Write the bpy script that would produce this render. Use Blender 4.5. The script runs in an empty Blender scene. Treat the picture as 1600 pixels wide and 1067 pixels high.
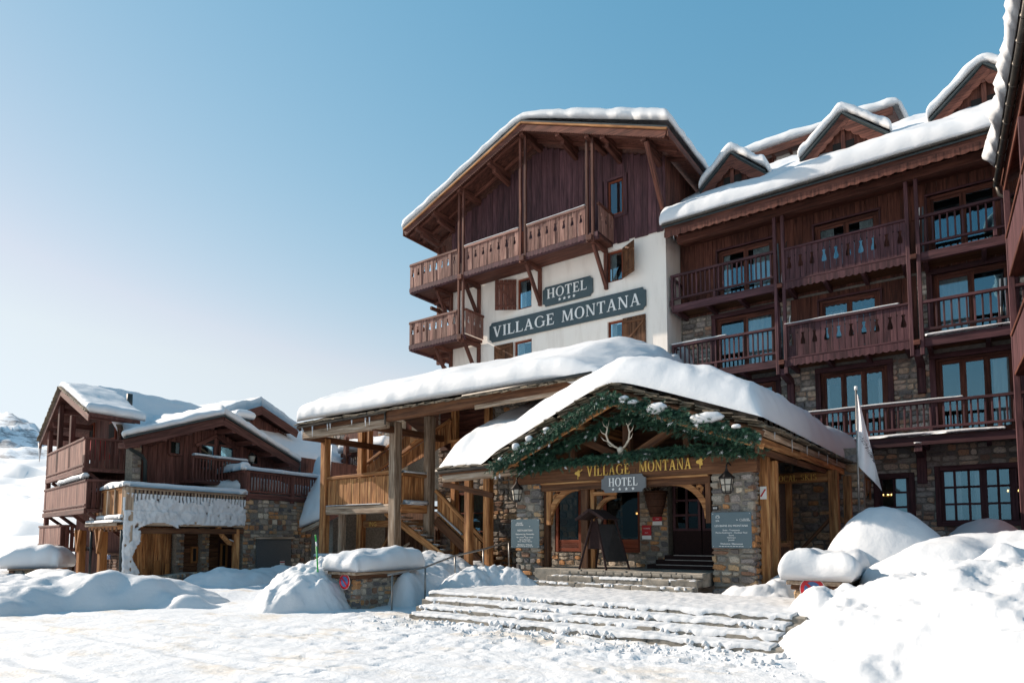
import bpy, math, random
from mathutils import Vector, Matrix, noise
V = Vector
rng = random.Random(7)
sc = bpy.context.scene
COL = sc.collection

# ------------------------------------------------------------------ camera
F_PX, PSI, TH, HZ, ZC = 1020.0, math.radians(35.9), math.radians(4.0), 838.0, 1.6
CYP = HZ - F_PX * math.tan(TH)
cam = bpy.data.cameras.new('camera'); camo = bpy.data.objects.new('camera', cam); COL.objects.link(camo)
cam.lens = 36.0 * F_PX / 1600.0; cam.sensor_width = 36.0; cam.sensor_fit = 'HORIZONTAL'
cam.shift_y = (CYP - 533.5) / 1600.0
cam.clip_start = 0.1; cam.clip_end = 20000
camo.location = (0, 0, ZC); camo.rotation_euler = (math.radians(90) + TH, 0, PSI)
sc.camera = camo

# ------------------------------------------------------------------ sky, sun, exposure
SUN_EL, SUN_A = math.radians(30), math.radians(12)      # elevation; angle in front of the hotel facade plane
SUN_FROM = V((-math.cos(SUN_A) * math.cos(SUN_EL), -math.sin(SUN_A) * math.cos(SUN_EL), math.sin(SUN_EL)))
world = bpy.data.worlds.new('World'); sc.world = world; world.use_nodes = True
wn = world.node_tree; wn.nodes.clear()
wo = wn.nodes.new('ShaderNodeOutputWorld'); wb = wn.nodes.new('ShaderNodeBackground'); ws = wn.nodes.new('ShaderNodeTexSky')
ws.sky_type = 'NISHITA'; ws.sun_disc = False
ws.sun_elevation = SUN_EL; ws.sun_rotation = math.atan2(SUN_FROM.x, SUN_FROM.y)
ws.altitude = 2000; ws.air_density = 1.6; ws.dust_density = 0.3; ws.ozone_density = 1.0
EXPO = 1.5
wb.inputs[1].default_value = 0.1
# the photograph's film response, applied evenly to the whole sky (less red, flatter blue)
_sep = wn.nodes.new('ShaderNodeSeparateColor'); _com = wn.nodes.new('ShaderNodeCombineColor'); wn.links.new(ws.outputs[0], _sep.inputs[0])
for _i, (_g, _k) in enumerate(((1.49, 3.03), (0.74, 1.108), (0.52, 0.918))):
    _m0 = wn.nodes.new('ShaderNodeMath'); _m0.operation = 'MULTIPLY'; _m0.inputs[1].default_value = 0.1; wn.links.new(_sep.outputs[_i], _m0.inputs[0])
    _m1 = wn.nodes.new('ShaderNodeMath'); _m1.operation = 'POWER'; _m1.inputs[1].default_value = _g; wn.links.new(_m0.outputs[0], _m1.inputs[0])
    _m2 = wn.nodes.new('ShaderNodeMath'); _m2.operation = 'MULTIPLY'; _m2.inputs[1].default_value = 1.13 * _k / 2 ** EXPO / 0.1; wn.links.new(_m1.outputs[0], _m2.inputs[0]); _ch = globals().setdefault('_chs', []); _ch.append(_m2.outputs[0])
def _cap(hi, lo, k):      # keep red <= green <= blue so that no part of the sky turns pink
    a = wn.nodes.new('ShaderNodeMath'); a.operation = 'MULTIPLY'; a.inputs[1].default_value = k; wn.links.new(hi, a.inputs[0])
    b = wn.nodes.new('ShaderNodeMath'); b.operation = 'MINIMUM'; wn.links.new(a.outputs[0], b.inputs[0]); wn.links.new(lo, b.inputs[1]); return b.outputs[0]
_g = _cap(_chs[2], _chs[1], .93); _r = _cap(_g, _chs[0], .90)
wn.links.new(_r, _com.inputs[0]); wn.links.new(_g, _com.inputs[1]); wn.links.new(_chs[2], _com.inputs[2])
wn.links.new(_com.outputs[0], wb.inputs[0]); wn.links.new(wb.outputs[0], wo.inputs[0])
sun = bpy.data.lights.new('sun', 'SUN'); suno = bpy.data.objects.new('sun', sun); COL.objects.link(suno)
sun.energy = 2.65; sun.angle = math.radians(0.5); sun.color = (1.0, 0.86, 0.72)
suno.rotation_euler = (-SUN_FROM).to_track_quat('-Z', 'Y').to_euler(); suno.location = (-30, -10, 40)
sc.view_settings.view_transform = 'Standard'; sc.view_settings.look = 'None'
sc.view_settings.exposure = EXPO; sc.view_settings.gamma = 1.0; sc.view_settings.use_curve_mapping = False
sc.cycles.max_bounces = 7; sc.cycles.diffuse_bounces = 4; sc.cycles.glossy_bounces = 3
sc.cycles.transmission_bounces = 4; sc.cycles.transparent_max_bounces = 8
sc.cycles.use_denoising = True; sc.cycles.caustics_reflective = False; sc.cycles.caustics_refractive = False

# ------------------------------------------------------------------ helpers: pixel of the photo -> point on a real plane
_c, _s, _ct, _st = math.cos(PSI), math.sin(PSI), math.cos(TH), math.sin(TH)
CR, CF, CU = V((_c, _s, 0)), V((-_s * _ct, _c * _ct, _st)), V((_s * _st, -_c * _st, _ct))
CAMP = V((0, 0, ZC))
def ray(px, py): return CF + CR * ((px - 800) / F_PX) + CU * ((CYP - py) / F_PX)
def at(px, py, X=None, Y=None, Z=None):
    d = ray(px, py)
    k = X / d.x if X is not None else Y / d.y if Y is not None else (Z - ZC) / d.z
    return CAMP + d * k
def onplane(px, py, P, N):
    d = ray(px, py); return CAMP + d * ((P - CAMP).dot(N) / d.dot(N))

# ------------------------------------------------------------------ helpers: materials
def nt(name):
    m = bpy.data.materials.new(name); m.use_nodes = True
    t = m.node_tree; t.nodes.clear()
    o = t.nodes.new('ShaderNodeOutputMaterial'); p = t.nodes.new('ShaderNodeBsdfPrincipled')
    t.links.new(p.outputs[0], o.inputs[0])
    return m, t, p, o
def srgb(h):
    h = h.lstrip('#'); v = [int(h[i:i + 2], 16) / 255 for i in (0, 2, 4)]
    return tuple((x / 12.92 if x < .04045 else ((x + .055) / 1.055) ** 2.4) for x in v) + (1,)
def pmat(name, cols, scale=(6, 6, 6), rough=.7, bump=.3, bscale=None, rnd=.25, metallic=0, detail=5, spread=(.3, .7), attr=None, spec=.3, bdist=.02, hue=None, stain=False):
    """cols: list of linear colours over a noise; per-object random brightness and pattern offset."""
    m, t, p, o = nt(name); N = t.nodes.new; L = t.links.new
    tc = N('ShaderNodeTexCoord'); mp = N('ShaderNodeMapping'); mp.inputs['Scale'].default_value = scale
    if attr:
        oi = N('ShaderNodeAttribute'); oi.attribute_name = attr; R = oi.outputs['Fac']
    else:
        oi = N('ShaderNodeObjectInfo'); R = oi.outputs['Random']
    mul = N('ShaderNodeMath'); mul.operation = 'MULTIPLY'; mul.inputs[1].default_value = 57.0
    L(R, mul.inputs[0]); L(tc.outputs['Object'], mp.inputs['Vector']); L(mul.outputs[0], mp.inputs['Location'])
    nz = N('ShaderNodeTexNoise'); nz.inputs['Scale'].default_value = 1.0; nz.inputs['Detail'].default_value = detail; nz.inputs['Roughness'].default_value = .6
    L(mp.outputs[0], nz.inputs['Vector'])
    cr = N('ShaderNodeValToRGB'); e = cr.color_ramp.elements
    while len(e) < len(cols): e.new(.5)
    for i, c in enumerate(cols):
        e[i].position = spread[0] + (spread[1] - spread[0]) * (i / max(1, len(cols) - 1)); e[i].color = c if len(c) == 4 else (*c, 1)
    L(nz.outputs['Fac'], cr.inputs[0]); out = cr.outputs[0]
    if hue:   # per-object choice among palette colours, multiplied by the noise ramp
        c2 = N('ShaderNodeValToRGB'); c2.color_ramp.interpolation = 'CONSTANT'; e = c2.color_ramp.elements
        while len(e) < len(hue): e.new(.5)
        for i, c in enumerate(hue): e[i].position = i / len(hue); e[i].color = c if len(c) == 4 else (*c, 1)
        wh = N('ShaderNodeTexWhiteNoise'); wh.noise_dimensions = '1D'; L(mul.outputs[0], wh.inputs['W']); L(wh.outputs['Value'], c2.inputs[0])
        mx = N('ShaderNodeMix'); mx.data_type = 'RGBA'; mx.blend_type = 'MULTIPLY'; mx.inputs[0].default_value = 1
        L(c2.outputs[0], mx.inputs[6]); L(out, mx.inputs[7]); out = mx.outputs[2]
    if stain:    # weathering: broad darker water stains and knots
        n3 = N('ShaderNodeTexNoise'); n3.inputs['Scale'].default_value = .35; n3.inputs['Detail'].default_value = 6; n3.inputs['Roughness'].default_value = .7; L(mp.outputs[0], n3.inputs['Vector'])
        c3 = N('ShaderNodeValToRGB'); e = c3.color_ramp.elements; e[0].position = .36; e[0].color = (.5, .47, .45, 1); e[1].position = .56; e[1].color = (1, 1, 1, 1); L(n3.outputs['Fac'], c3.inputs[0])
        m3 = N('ShaderNodeMix'); m3.data_type = 'RGBA'; m3.blend_type = 'MULTIPLY'; m3.inputs[0].default_value = .8; L(out, m3.inputs[6]); L(c3.outputs[0], m3.inputs[7]); out = m3.outputs[2]
    if rnd:
        mr = N('ShaderNodeMapRange'); mr.inputs['To Min'].default_value = 1 - rnd; mr.inputs['To Max'].default_value = 1 + rnd
        L(R, mr.inputs['Value'])
        vm = N('ShaderNodeVectorMath'); vm.operation = 'SCALE'; L(out, vm.inputs[0]); L(mr.outputs[0], vm.inputs['Scale']); out = vm.outputs[0]
    L(out, p.inputs['Base Color'])
    p.inputs['Roughness'].default_value = rough; p.inputs['Metallic'].default_value = metallic; p.inputs['Specular IOR Level'].default_value = spec
    if bump:
        b = N('ShaderNodeBump'); b.inputs['Strength'].default_value = bump; b.inputs['Distance'].default_value = bdist
        if bscale:
            m2 = N('ShaderNodeMapping'); m2.inputs['Scale'].default_value = bscale; L(tc.outputs['Object'], m2.inputs['Vector']); L(mul.outputs[0], m2.inputs['Location'])
            n2 = N('ShaderNodeTexNoise'); n2.inputs['Scale'].default_value = 1; n2.inputs['Detail'].default_value = 4; L(m2.outputs[0], n2.inputs['Vector']); L(n2.outputs['Fac'], b.inputs['Height'])
        else: L(nz.outputs['Fac'], b.inputs['Height'])
        L(b.outputs[0], p.inputs['Normal'])
    return m
def sc3(c, k): return tuple(x * k for x in c[:3])
def wood(name, cols, axis, rough=.75, rnd=.22, bump=.35):
    s = {'x': (1.2, 16, 16), 'y': (16, 1.2, 16), 'z': (16, 16, 1.2)}[axis]
    return pmat(name, cols, s, rough, bump, rnd=rnd, spread=(.28, .72), bdist=.014, stain=True)
RED = [(.036, .014, .010), (.125, .045, .031), (.21, .082, .055)]           # brown-red stain of the hotel timber
DRED = [(.034, .016, .019), (.088, .038, .044), (.135, .062, .066)]            # dark plum stain
FRED = [(.16, .035, .015), (.24, .06, .028)]                                   # orange-red window frames
OLD = [(.10, .038, .013), (.41, .18, .066), (.68, .385, .165)]               # old honey timber
GRY = [(.12, .075, .046), (.36, .26, .18), (.56, .46, .37)]                    # weathered grey timber
BRN = [(.045, .019, .010), (.125, .053, .024), (.20, .095, .046)]              # dark brown beams
MT = {}
for k, c in dict(red=RED, dred=DRED, fred=FRED, old=OLD, gry=GRY, brn=BRN).items():
    for ax in 'xyz': MT[k + ax] = wood(k + '_wood_' + ax, c, ax)
BALC = [(.085, .036, .029), (.25, .125, .098), (.42, .25, .20)]              # sun-bleached balcony boards
for ax in 'xyz': MT['balc' + ax] = wood('balcony_wood_' + ax, BALC, ax)
PINE = [(.30, .12, .035), (.42, .19, .065)]
for ax in 'xyz': MT['pine' + ax] = wood('pine_wood_' + ax, PINE, ax)
CHAL = [(.052, .019, .015), (.120, .047, .037), (.185, .082, .066)]
for ax in 'xyz': MT['chal' + ax] = wood('chalet_wood_' + ax, CHAL, ax)
STONES = [sc3(c, 1.75) for c in [(.16, .145, .125), (.22, .19, .155), (.11, .10, .095), (.25, .17, .10), (.27, .135, .06), (.13, .075, .05), (.30, .26, .21), (.17, .15, .14), (.075, .07, .07), (.22, .155, .105), (.14, .13, .115)]]
STN = [(.45, .45, .45), (1.0, 1.0, 1.0), (1.45, 1.4, 1.3)]
MT['stone'] = pmat('rubble_stone', STN, (9, 9, 9), .85, .7, rnd=.18, hue=STONES, bdist=.03)
MT['stone_a'] = pmat('rubble_stone_far', STN, (9, 9, 9), .85, .7, rnd=.18, hue=STONES, attr='rnd', bdist=.03)
WST = [tuple(1.35 * (.6 * x + .4 * sum(c) / 3) for x in c) for c in STONES]
MT['wstone'] = pmat('wing_stone', STN, (7, 7, 7), .85, .7, rnd=.2, hue=WST, bdist=.03)
MT['wstone_a'] = pmat('wing_stone_far', STN, (7, 7, 7), .85, .7, rnd=.2, hue=WST, attr='rnd', bdist=.03)
MT['mortar'] = pmat('mortar', [(.16, .14, .115), (.30, .27, .225)], (14, 14, 14), .95, .6, rnd=0)
MT['wmortar'] = pmat('wing_mortar', [(.16, .15, .135), (.28, .26, .23)], (14, 14, 14), .95, .6, rnd=0)
MT['slate'] = pmat('slate', [(.055, .045, .035), (.13, .105, .075), (.21, .165, .11)], (5, 5, 5), .8, .5, rnd=.35)
MT['tin'] = pmat('dark_roof_metal', [(.03, .04, .042), (.05, .062, .065)], (3, 3, 3), .5, .1, rnd=.1)
MT['gutter'] = pmat('gutter_metal', [(.05, .045, .04), (.09, .082, .072)], (4, 4, 4), .45, .15, rnd=.1, metallic=.6)
MT['plaster'] = pmat('cream_plaster', [(.80, .725, .65), (.89, .82, .745), (.90, .835, .76)], (3.2, 3.2, .5), .9, .25, (40, 40, 40), rnd=0, bdist=.006)
MT['steel'] = pmat('galvanised_steel', [(.20, .19, .18), (.34, .32, .30)], (6, 6, 6), .4, .1, rnd=.1, metallic=.7)
MT['black'] = pmat('black_iron', [(.012, .010, .010), (.022, .018, .017)], (9, 9, 9), .55, .2, rnd=.1)
MT['signgrey'] = pmat('sign_slate_grey', [(.052, .078, .088), (.066, .094, .105)], (3, 3, 3), .45, .05, rnd=.05)
MT['signlite'] = pmat('sign_mid_grey', [(.125, .135, .145), (.155, .165, .175)], (3, 3, 3), .5, .05, rnd=.05)
MT['panel'] = pmat('panel_blue_grey', [(.085, .125, .145), (.10, .142, .162)], (2, 2, 2), .3, .03, rnd=.05)
MT['white'] = pmat('white_paint', [(.74, .74, .72), (.82, .82, .80)], (5, 5, 5), .6, .05, rnd=.05)
MT['gold'] = pmat('gold_paint', [(.62, .38, .07), (.80, .54, .14)], (12, 12, 12), .5, .2, rnd=.12)
MT['redpaint'] = pmat('red_enamel', [(.42, .012, .02), (.50, .02, .028)], (4, 4, 4), .35, .03, rnd=.05)
MT['bluepaint'] = pmat('blue_enamel', [(.05, .11, .26), (.07, .14, .30)], (4, 4, 4), .35, .03, rnd=.05)
MT['greenpole'] = pmat('green_plastic', [(.02, .30, .04), (.03, .38, .06)], (4, 4, 4), .4, .03, rnd=.05)
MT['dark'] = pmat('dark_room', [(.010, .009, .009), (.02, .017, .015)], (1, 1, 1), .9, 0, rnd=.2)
MT['curtain'] = pmat('curtain_cloth', [(.70, .70, .67), (.84, .83, .80)], (30, 30, 1), .9, .1, rnd=.08)
MT['bone'] = pmat('antler_bone', [(.55, .47, .37), (.74, .68, .58)], (8, 8, 8), .6, .3, rnd=.05)
MT['lampglass'] = pmat('frosted_lamp_glass', [(.30, .27, .22), (.48, .45, .39)], (6, 6, 6), .25, .05, rnd=.1)
MT['concrete'] = pmat('step_stone', [(.13, .12, .105), (.25, .225, .19), (.33, .29, .24)], (5, 5, 5), .9, .4, rnd=.15)
MT['carpet'] = pmat('dark_carpet', [(.018, .009, .009), (.030, .014, .013)], (30, 30, 30), .95, .3, rnd=0)
MT['wicker'] = pmat('wicker', [(.03, .012, .007), (.085, .034, .018)], (30, 30, 6), .8, .6, rnd=.2)
MT['flag'] = pmat('flag_cloth', [(.72, .70, .72), (.80, .78, .79)], (4, 4, 4), .8, .05, rnd=0)
MT['ink'] = pmat('flag_print', [(.05, .04, .06), (.08, .06, .09)], (4, 4, 4), .8, .0, rnd=0)
MT['pinkink'] = pmat('flag_print_faded', [(.55, .42, .43), (.6, .48, .48)], (4, 4, 4), .8, .0, rnd=0)
MT['metalpanel'] = pmat('zinc_panel', [(.085, .09, .093), (.13, .135, .138), (.30, .31, .32)], (40, 40, 40), .5, .2, rnd=.05, spread=(.45, .75), metallic=.3)
MT['redcloth'] = pmat('red_cloth', [(.45, .02, .03), (.55, .03, .04)], (6, 6, 6), .8, .1, rnd=.05)
def snowmat(name, dirt=0.0, scale=1.0, base=(.69, .70, .715), b1=.5, lump=5.5):
    m, t, p, o = nt(name); N = t.nodes.new; L = t.links.new
    tc = N('ShaderNodeTexCoord'); n1 = N('ShaderNodeTexNoise'); n1.inputs['Scale'].default_value = lump * scale; n1.inputs['Detail'].default_value = 8; n1.inputs['Roughness'].default_value = .62
    n2 = N('ShaderNodeTexNoise'); n2.inputs['Scale'].default_value = 60 * scale; n2.inputs['Detail'].default_value = 3
    L(tc.outputs['Object'], n1.inputs['Vector']); L(tc.outputs['Object'], n2.inputs['Vector'])
    b = N('ShaderNodeBump'); b.inputs['Strength'].default_value = b1; b.inputs['Distance'].default_value = .06
    b2 = N('ShaderNodeBump'); b2.inputs['Strength'].default_value = .35; b2.inputs['Distance'].default_value = .006
    L(n1.outputs['Fac'], b.inputs['Height']); L(n2.outputs['Fac'], b2.inputs['Height']); L(b.outputs[0], b2.inputs['Normal']); L(b2.outputs[0], p.inputs['Normal'])
    p.inputs['Roughness'].default_value = .6; p.inputs['Specular IOR Level'].default_value = .25
    p.inputs['Base Color'].default_value = (*base, 1)
    if dirt:
        nd = N('ShaderNodeTexNoise'); nd.inputs['Scale'].default_value = .55; nd.inputs['Detail'].default_value = 9; nd.inputs['Roughness'].default_value = .68
        mp = N('ShaderNodeMapping'); mp.inputs['Scale'].default_value = (1, 1.9, 1); mp.inputs['Rotation'].default_value = (0, 0, .75)
        L(tc.outputs['Object'], mp.inputs[0]); L(mp.outputs[0], nd.inputs['Vector'])
        cr = N('ShaderNodeValToRGB'); e = cr.color_ramp.elements
        e[0].position = .52; e[0].color = (*base, 1); e[1].position = .86; e[1].color = (.36, .27, .18, 1)
        x = e.new(.62); x.color = (.66, .62, .57, 1)
        L(nd.outputs['Fac'], cr.inputs[0])
        ng = N('ShaderNodeTexNoise'); ng.inputs['Scale'].default_value = 7; ng.inputs['Detail'].default_value = 8; ng.inputs['Roughness'].default_value = .75
        L(mp.outputs[0], ng.inputs['Vector'])
        c2 = N('ShaderNodeValToRGB'); e = c2.color_ramp.elements; e[0].position = .62; e[0].color = (1, 1, 1, 1); e[1].position = .76; e[1].color = (.50, .41, .31, 1)
        L(ng.outputs['Fac'], c2.inputs[0])
        mx = N('ShaderNodeMix'); mx.data_type = 'RGBA'; mx.blend_type = 'MULTIPLY'; mx.inputs[0].default_value = dirt
        L(cr.outputs[0], mx.inputs[6]); L(c2.outputs[0], mx.inputs[7]); L(mx.outputs[2], p.inputs['Base Color'])
    return m
MT['snow'] = snowmat('snow', b1=.3, base=(.61, .62, .635))
MT['snowroof'] = snowmat('roof_snow', b1=.25, lump=3.0)
MT['snowroad'] = snowmat('packed_snow', dirt=.6, b1=.45, lump=9)
MT['snowhill'] = snowmat('hill_snow', scale=.05, b1=.8)
def glassmat(name, tint, gl=.30, rough=.02, top=.95):
    m = bpy.data.materials.new(name); m.use_nodes = True; t = m.node_tree; t.nodes.clear(); N = t.nodes.new; L = t.links.new
    o = N('ShaderNodeOutputMaterial'); tr = N('ShaderNodeBsdfTransparent'); g = N('ShaderNodeBsdfGlossy'); mx = N('ShaderNodeMixShader'); lw = N('ShaderNodeLayerWeight')
    tr.inputs[0].default_value = (*tint, 1); g.inputs['Roughness'].default_value = rough; g.inputs[0].default_value = (.34, .64, .80, 1); lw.inputs[0].default_value = .35
    mr = N('ShaderNodeMapRange'); mr.inputs['To Min'].default_value = gl; mr.inputs['To Max'].default_value = top
    L(lw.outputs['Fresnel'], mr.inputs[0]); L(mr.outputs[0], mx.inputs[0]); L(tr.outputs[0], mx.inputs[1]); L(g.outputs[0], mx.inputs[2]); L(mx.outputs[0], o.inputs[0])
    return m
MT['glass'] = glassmat('window_glass', (.82, .88, .90), .15)
MT['clear'] = glassmat('dim_glass', (.45, .45, .43), .0, top=.35)

# ------------------------------------------------------------------ helpers: objects
W = {}
def reg(o, M, parent):
    W[o.name] = M
    if parent is not None:
        o.parent = parent; o.matrix_parent_inverse = W[parent.name].inverted()
    o.matrix_basis = M
    COL.objects.link(o)
    return o
def thing(name, label, cat, loc=(0, 0, 0), group=None, kind=None):
    o = bpy.data.objects.new(name, None); o.empty_display_size = .2
    reg(o, Matrix.Translation(V(loc)), None); tag(o, label, cat, group, kind)
    return o
def tag(o, label=None, cat=None, group=None, kind=None):
    if label: o['label'] = label
    if cat: o['category'] = cat
    if group: o['group'] = group
    if kind: o['kind'] = kind
    return o
def group_part(name, parent, loc=(0, 0, 0)):          # an Empty part that parents sub-parts
    o = bpy.data.objects.new(name, None); o.empty_display_size = .1
    return reg(o, Matrix.Translation(V(loc)), parent)
def mesh(name, verts, faces, mat, smooth=False):
    me = bpy.data.meshes.new(name); me.from_pydata([tuple(v) for v in verts], [], faces)
    if mat is not None: me.materials.append(MT[mat] if isinstance(mat, str) else mat)
    if smooth: me.polygons.foreach_set('use_smooth', [True] * len(me.polygons))
    me.update(); return me
def ob(name, me, parent=None, M=None):
    return reg(bpy.data.objects.new(name, me), M if M is not None else Matrix.Identity(4), parent)
_cache = {}
def boxmesh(dx, dy, dz, mat, bev=0.0, skew=0.0):
    key = (round(dx, 3), round(dy, 3), round(dz, 3), mat, round(bev, 4))
    if key in _cache: return _cache[key]
    x, y, z = dx / 2, dy / 2, dz / 2
    b = min(bev, x * .45, y * .45, z * .45)
    if b <= 0:
        vs = [(sx * x, sy * y, sz * z) for sz in (-1, 1) for sy in (-1, 1) for sx in (-1, 1)]
        fs = [(0, 2, 3, 1), (4, 5, 7, 6), (0, 1, 5, 4), (2, 6, 7, 3), (0, 4, 6, 2), (1, 3, 7, 5)]
    else:
        vs = []; idx = {}
        for sx in (-1, 1):
            for sy in (-1, 1):
                for sz in (-1, 1):
                    for a in range(3):
                        c = [sx * (x - b), sy * (y - b), sz * (z - b)]; c[a] = (sx * x, sy * y, sz * z)[a]
                        idx[(sx, sy, sz, a)] = len(vs); vs.append(tuple(c))
        I = lambda *k: idx[k]; fs = []
        for s in (-1, 1):
            q = [I(s, -1, -1, 0), I(s, 1, -1, 0), I(s, 1, 1, 0), I(s, -1, 1, 0)]; fs.append(q if s > 0 else q[::-1])
            q = [I(-1, s, -1, 1), I(-1, s, 1, 1), I(1, s, 1, 1), I(1, s, -1, 1)]; fs.append(q if s > 0 else q[::-1])
            q = [I(-1, -1, s, 2), I(1, -1, s, 2), I(1, 1, s, 2), I(-1, 1, s, 2)]; fs.append(q if s > 0 else q[::-1])
        for s in (-1, 1):
            for u in (-1, 1):
                fs.append([I(-1, s, u, 1), I(1, s, u, 1), I(1, s, u, 2), I(-1, s, u, 2)][::(1 if s * u < 0 else -1)])
                fs.append([I(s, -1, u, 0), I(s, 1, u, 0), I(s, 1, u, 2), I(s, -1, u, 2)][::(-1 if s * u < 0 else 1)])
                fs.append([I(s, u, -1, 0), I(s, u, 1, 0), I(s, u, 1, 1), I(s, u, -1, 1)][::(1 if s * u < 0 else -1)])
                for v in (-1, 1):
                    fs.append([I(s, u, v, 0), I(s, u, v, 1), I(s, u, v, 2)][::(1 if s * u * v > 0 else -1)])
    me = mesh('box', vs, fs, mat); _cache[key] = me; return me
def box(name, x0, x1, y0, y1, z0, z1, mat, parent=None, bev=.008):
    return ob(name, boxmesh(abs(x1 - x0), abs(y1 - y0), abs(z1 - z0), mat, bev), parent, Matrix.Translation(((x0 + x1) / 2, (y0 + y1) / 2, (z0 + z1) / 2)))
def frame_along(p, q, up=V((0, 0, 1))):
    x = (q - p).normalized(); y = up.cross(x)
    if y.length < 1e-4: y = V((0, 1, 0)).cross(x)
    y.normalize(); z = x.cross(y)
    return Matrix(((x.x, y.x, z.x, 0), (x.y, y.y, z.y, 0), (x.z, y.z, z.z, 0), (0, 0, 0, 1)))
def beam(name, p, q, w, h, mat, parent=None, bev=.012, up=V((0, 0, 1))):
    """box from p to q; w across, h along 'up'."""
    p, q = V(p), V(q)
    return ob(name, boxmesh((q - p).length, w, h, mat, bev), parent, Matrix.Translation((p + q) / 2) @ frame_along(p, q, up))
def post(name, x, y, z0, z1, w, mat, parent=None, d=None, bev=.012):
    d = d or w
    return box(name, x - w / 2, x + w / 2, y - d / 2, y + d / 2, z0, z1, mat, parent, bev)
def prism(name, poly, P0, U, Vv, depth, mat, parent=None):
    """poly: list of (u,v) CCW seen against N=UxV; extruded from P0 plane by -depth along N (towards the back)."""
    U, Vv = V(U), V(Vv); N = U.cross(Vv).normalized()
    P0 = V(P0); n = len(poly)
    vs = [U * a + Vv * b for a, b in poly] + [U * a + Vv * b - N * depth for a, b in poly]
    fs = [tuple(range(n)), tuple(range(2 * n - 1, n - 1, -1))] + [((i + 1) % n, i, n + i, n + (i + 1) % n) for i in range(n)]
    return ob(name, mesh(name, vs, fs, mat), parent, Matrix.Translation(P0))
def tube(name, pts, r, mat, parent=None, n=8, closed_ends=True, smooth=True):
    pts = [V(p) for p in pts]; vs = []; fs = []; m = len(pts)
    rr = r if isinstance(r, (list, tuple)) else [r] * m
    prev = None
    for i, p in enumerate(pts):
        t = (pts[min(i + 1, m - 1)] - pts[max(i - 1, 0)]).normalized()
        if prev is None:
            a = t.cross(V((0, 0, 1)));  a = a if a.length > .05 else t.cross(V((0, 1, 0)))
        else: a = prev - t * prev.dot(t)
        a.normalize(); b = t.cross(a); prev = a
        for k in range(n):
            an = 2 * math.pi * k / n; vs.append(p + (a * math.cos(an) + b * math.sin(an)) * rr[i])
    for i in range(m - 1):
        for k in range(n):
            k2 = (k + 1) % n; fs.append((i * n + k, i * n + k2, (i + 1) * n + k2, (i + 1) * n + k))
    if closed_ends: fs += [tuple(range(n))[::-1], tuple(range((m - 1) * n, m * n))]
    c = sum(pts, V((0, 0, 0))) / m
    return ob(name, mesh(name, [v - c for v in vs], fs, mat, smooth), parent, Matrix.Translation(c))
def quadmesh(name, pts, mat, parent=None):
    return ob(name, mesh(name, pts, [tuple(range(len(pts)))], mat), parent)
def hexa(name, bot, top, mat, parent=None):
    """closed solid from a bottom ring and a top ring (lists of points, CCW from above)."""
    n = len(bot); c = sum((V(p) for p in list(bot) + list(top)), V((0, 0, 0))) / (2 * n)
    vs = [V(p) - c for p in bot] + [V(p) - c for p in top]
    fs = [tuple(range(n))[::-1], tuple(range(n, 2 * n))] + [(i, (i + 1) % n, n + (i + 1) % n, n + i) for i in range(n)]
    return ob(name, mesh(name, vs, fs, mat), parent, Matrix.Translation(c))
def wallholes(name, P0, U, width, z0, z1, holes, thick, mat, parent=None, topf=None):
    """wall in the plane P0+U*u, z; front faces -N side; N (into the wall) = z x U ... holes (u0,u1,v0,v1)."""
    U = V(U).normalized(); N = V((0, 0, 1)).cross(U)          # for U=+X gives +Y (into the building)
    us = sorted({0, width, *[h[0] for h in holes], *[h[1] for h in holes]}); zs = sorted({z0, z1, *[h[2] for h in holes], *[h[3] for h in holes]})
    us = [u for u in us if 0 <= u <= width]; zs = [z for z in zs if z0 <= z <= z1]
    vs = []; fs = []
    def vert(u, z, d): vs.append(U * u + V((0, 0, z)) + N * d); return len(vs) - 1
    for i in range(len(us) - 1):
        for j in range(len(zs) - 1):
            um, zm = (us[i] + us[i + 1]) / 2, (zs[j] + zs[j + 1]) / 2
            if any(h[0] < um < h[1] and h[2] < zm < h[3] for h in holes): continue
            fs.append((vert(us[i], zs[j], 0), vert(us[i + 1], zs[j], 0), vert(us[i + 1], zs[j + 1], 0), vert(us[i], zs[j + 1], 0)))
    for (a, b, c, d) in holes:
        for (q0, q1) in (((a, c), (a, d)), ((b, d), (b, c)), ((a, d), (b, d)), ((b, c), (a, c))):
            fs.append((vert(*q0, 0), vert(*q1, 0), vert(*q1, thick), vert(*q0, thick)))
    return ob(name, mesh(name, vs, fs, mat), parent, Matrix.Translation(V(P0)))

# ------------------------------------------------------------------ helpers: rubble stones
def _stonepool(mats, n=16):
    r = random.Random(3); out = {}
    base = []
    for i in range(n):
        c = []
        for sx, sy in ((-1, -1), (1, -1), (1, 1), (-1, 1)):
            k1, k2 = r.uniform(.05, .36), r.uniform(.05, .36); jx, jy = r.uniform(0, .10), r.uniform(0, .10)
            a = (sx * (.5 - k1), sy * (.5 - jy)); b = (sx * (.5 - jx), sy * (.5 - k2))
            c += [a, b] if sx * sy < 0 else [b, a]
        # order CCW: (-,-): b,a ; (+,-): a,b ; (+,+): b,a ; (-,+): a,b
        vs = [(u, .5, v) for u, v in c] + [(u, -.28, v) for u, v in c]
        vs += [(u * .84 + r.uniform(-.03, .03), -.5 + r.uniform(-.06, .1), v * .8 + r.uniform(-.03, .03)) for u, v in c]
        m = len(c); fs = []
        for g in (0, m):
            fs += [(g + k, g + (k + 1) % m, g + m + (k + 1) % m, g + m + k) for k in range(m)]
        fs.append(tuple(range(2 * m, 3 * m)))
        base.append((vs, fs))
    for mt in mats: out[mt] = [mesh('stone', vs, fs, mt) for vs, fs in base]
    return base, out
SBASE, SPOOL = _stonepool(['stone', 'wstone'])
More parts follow.
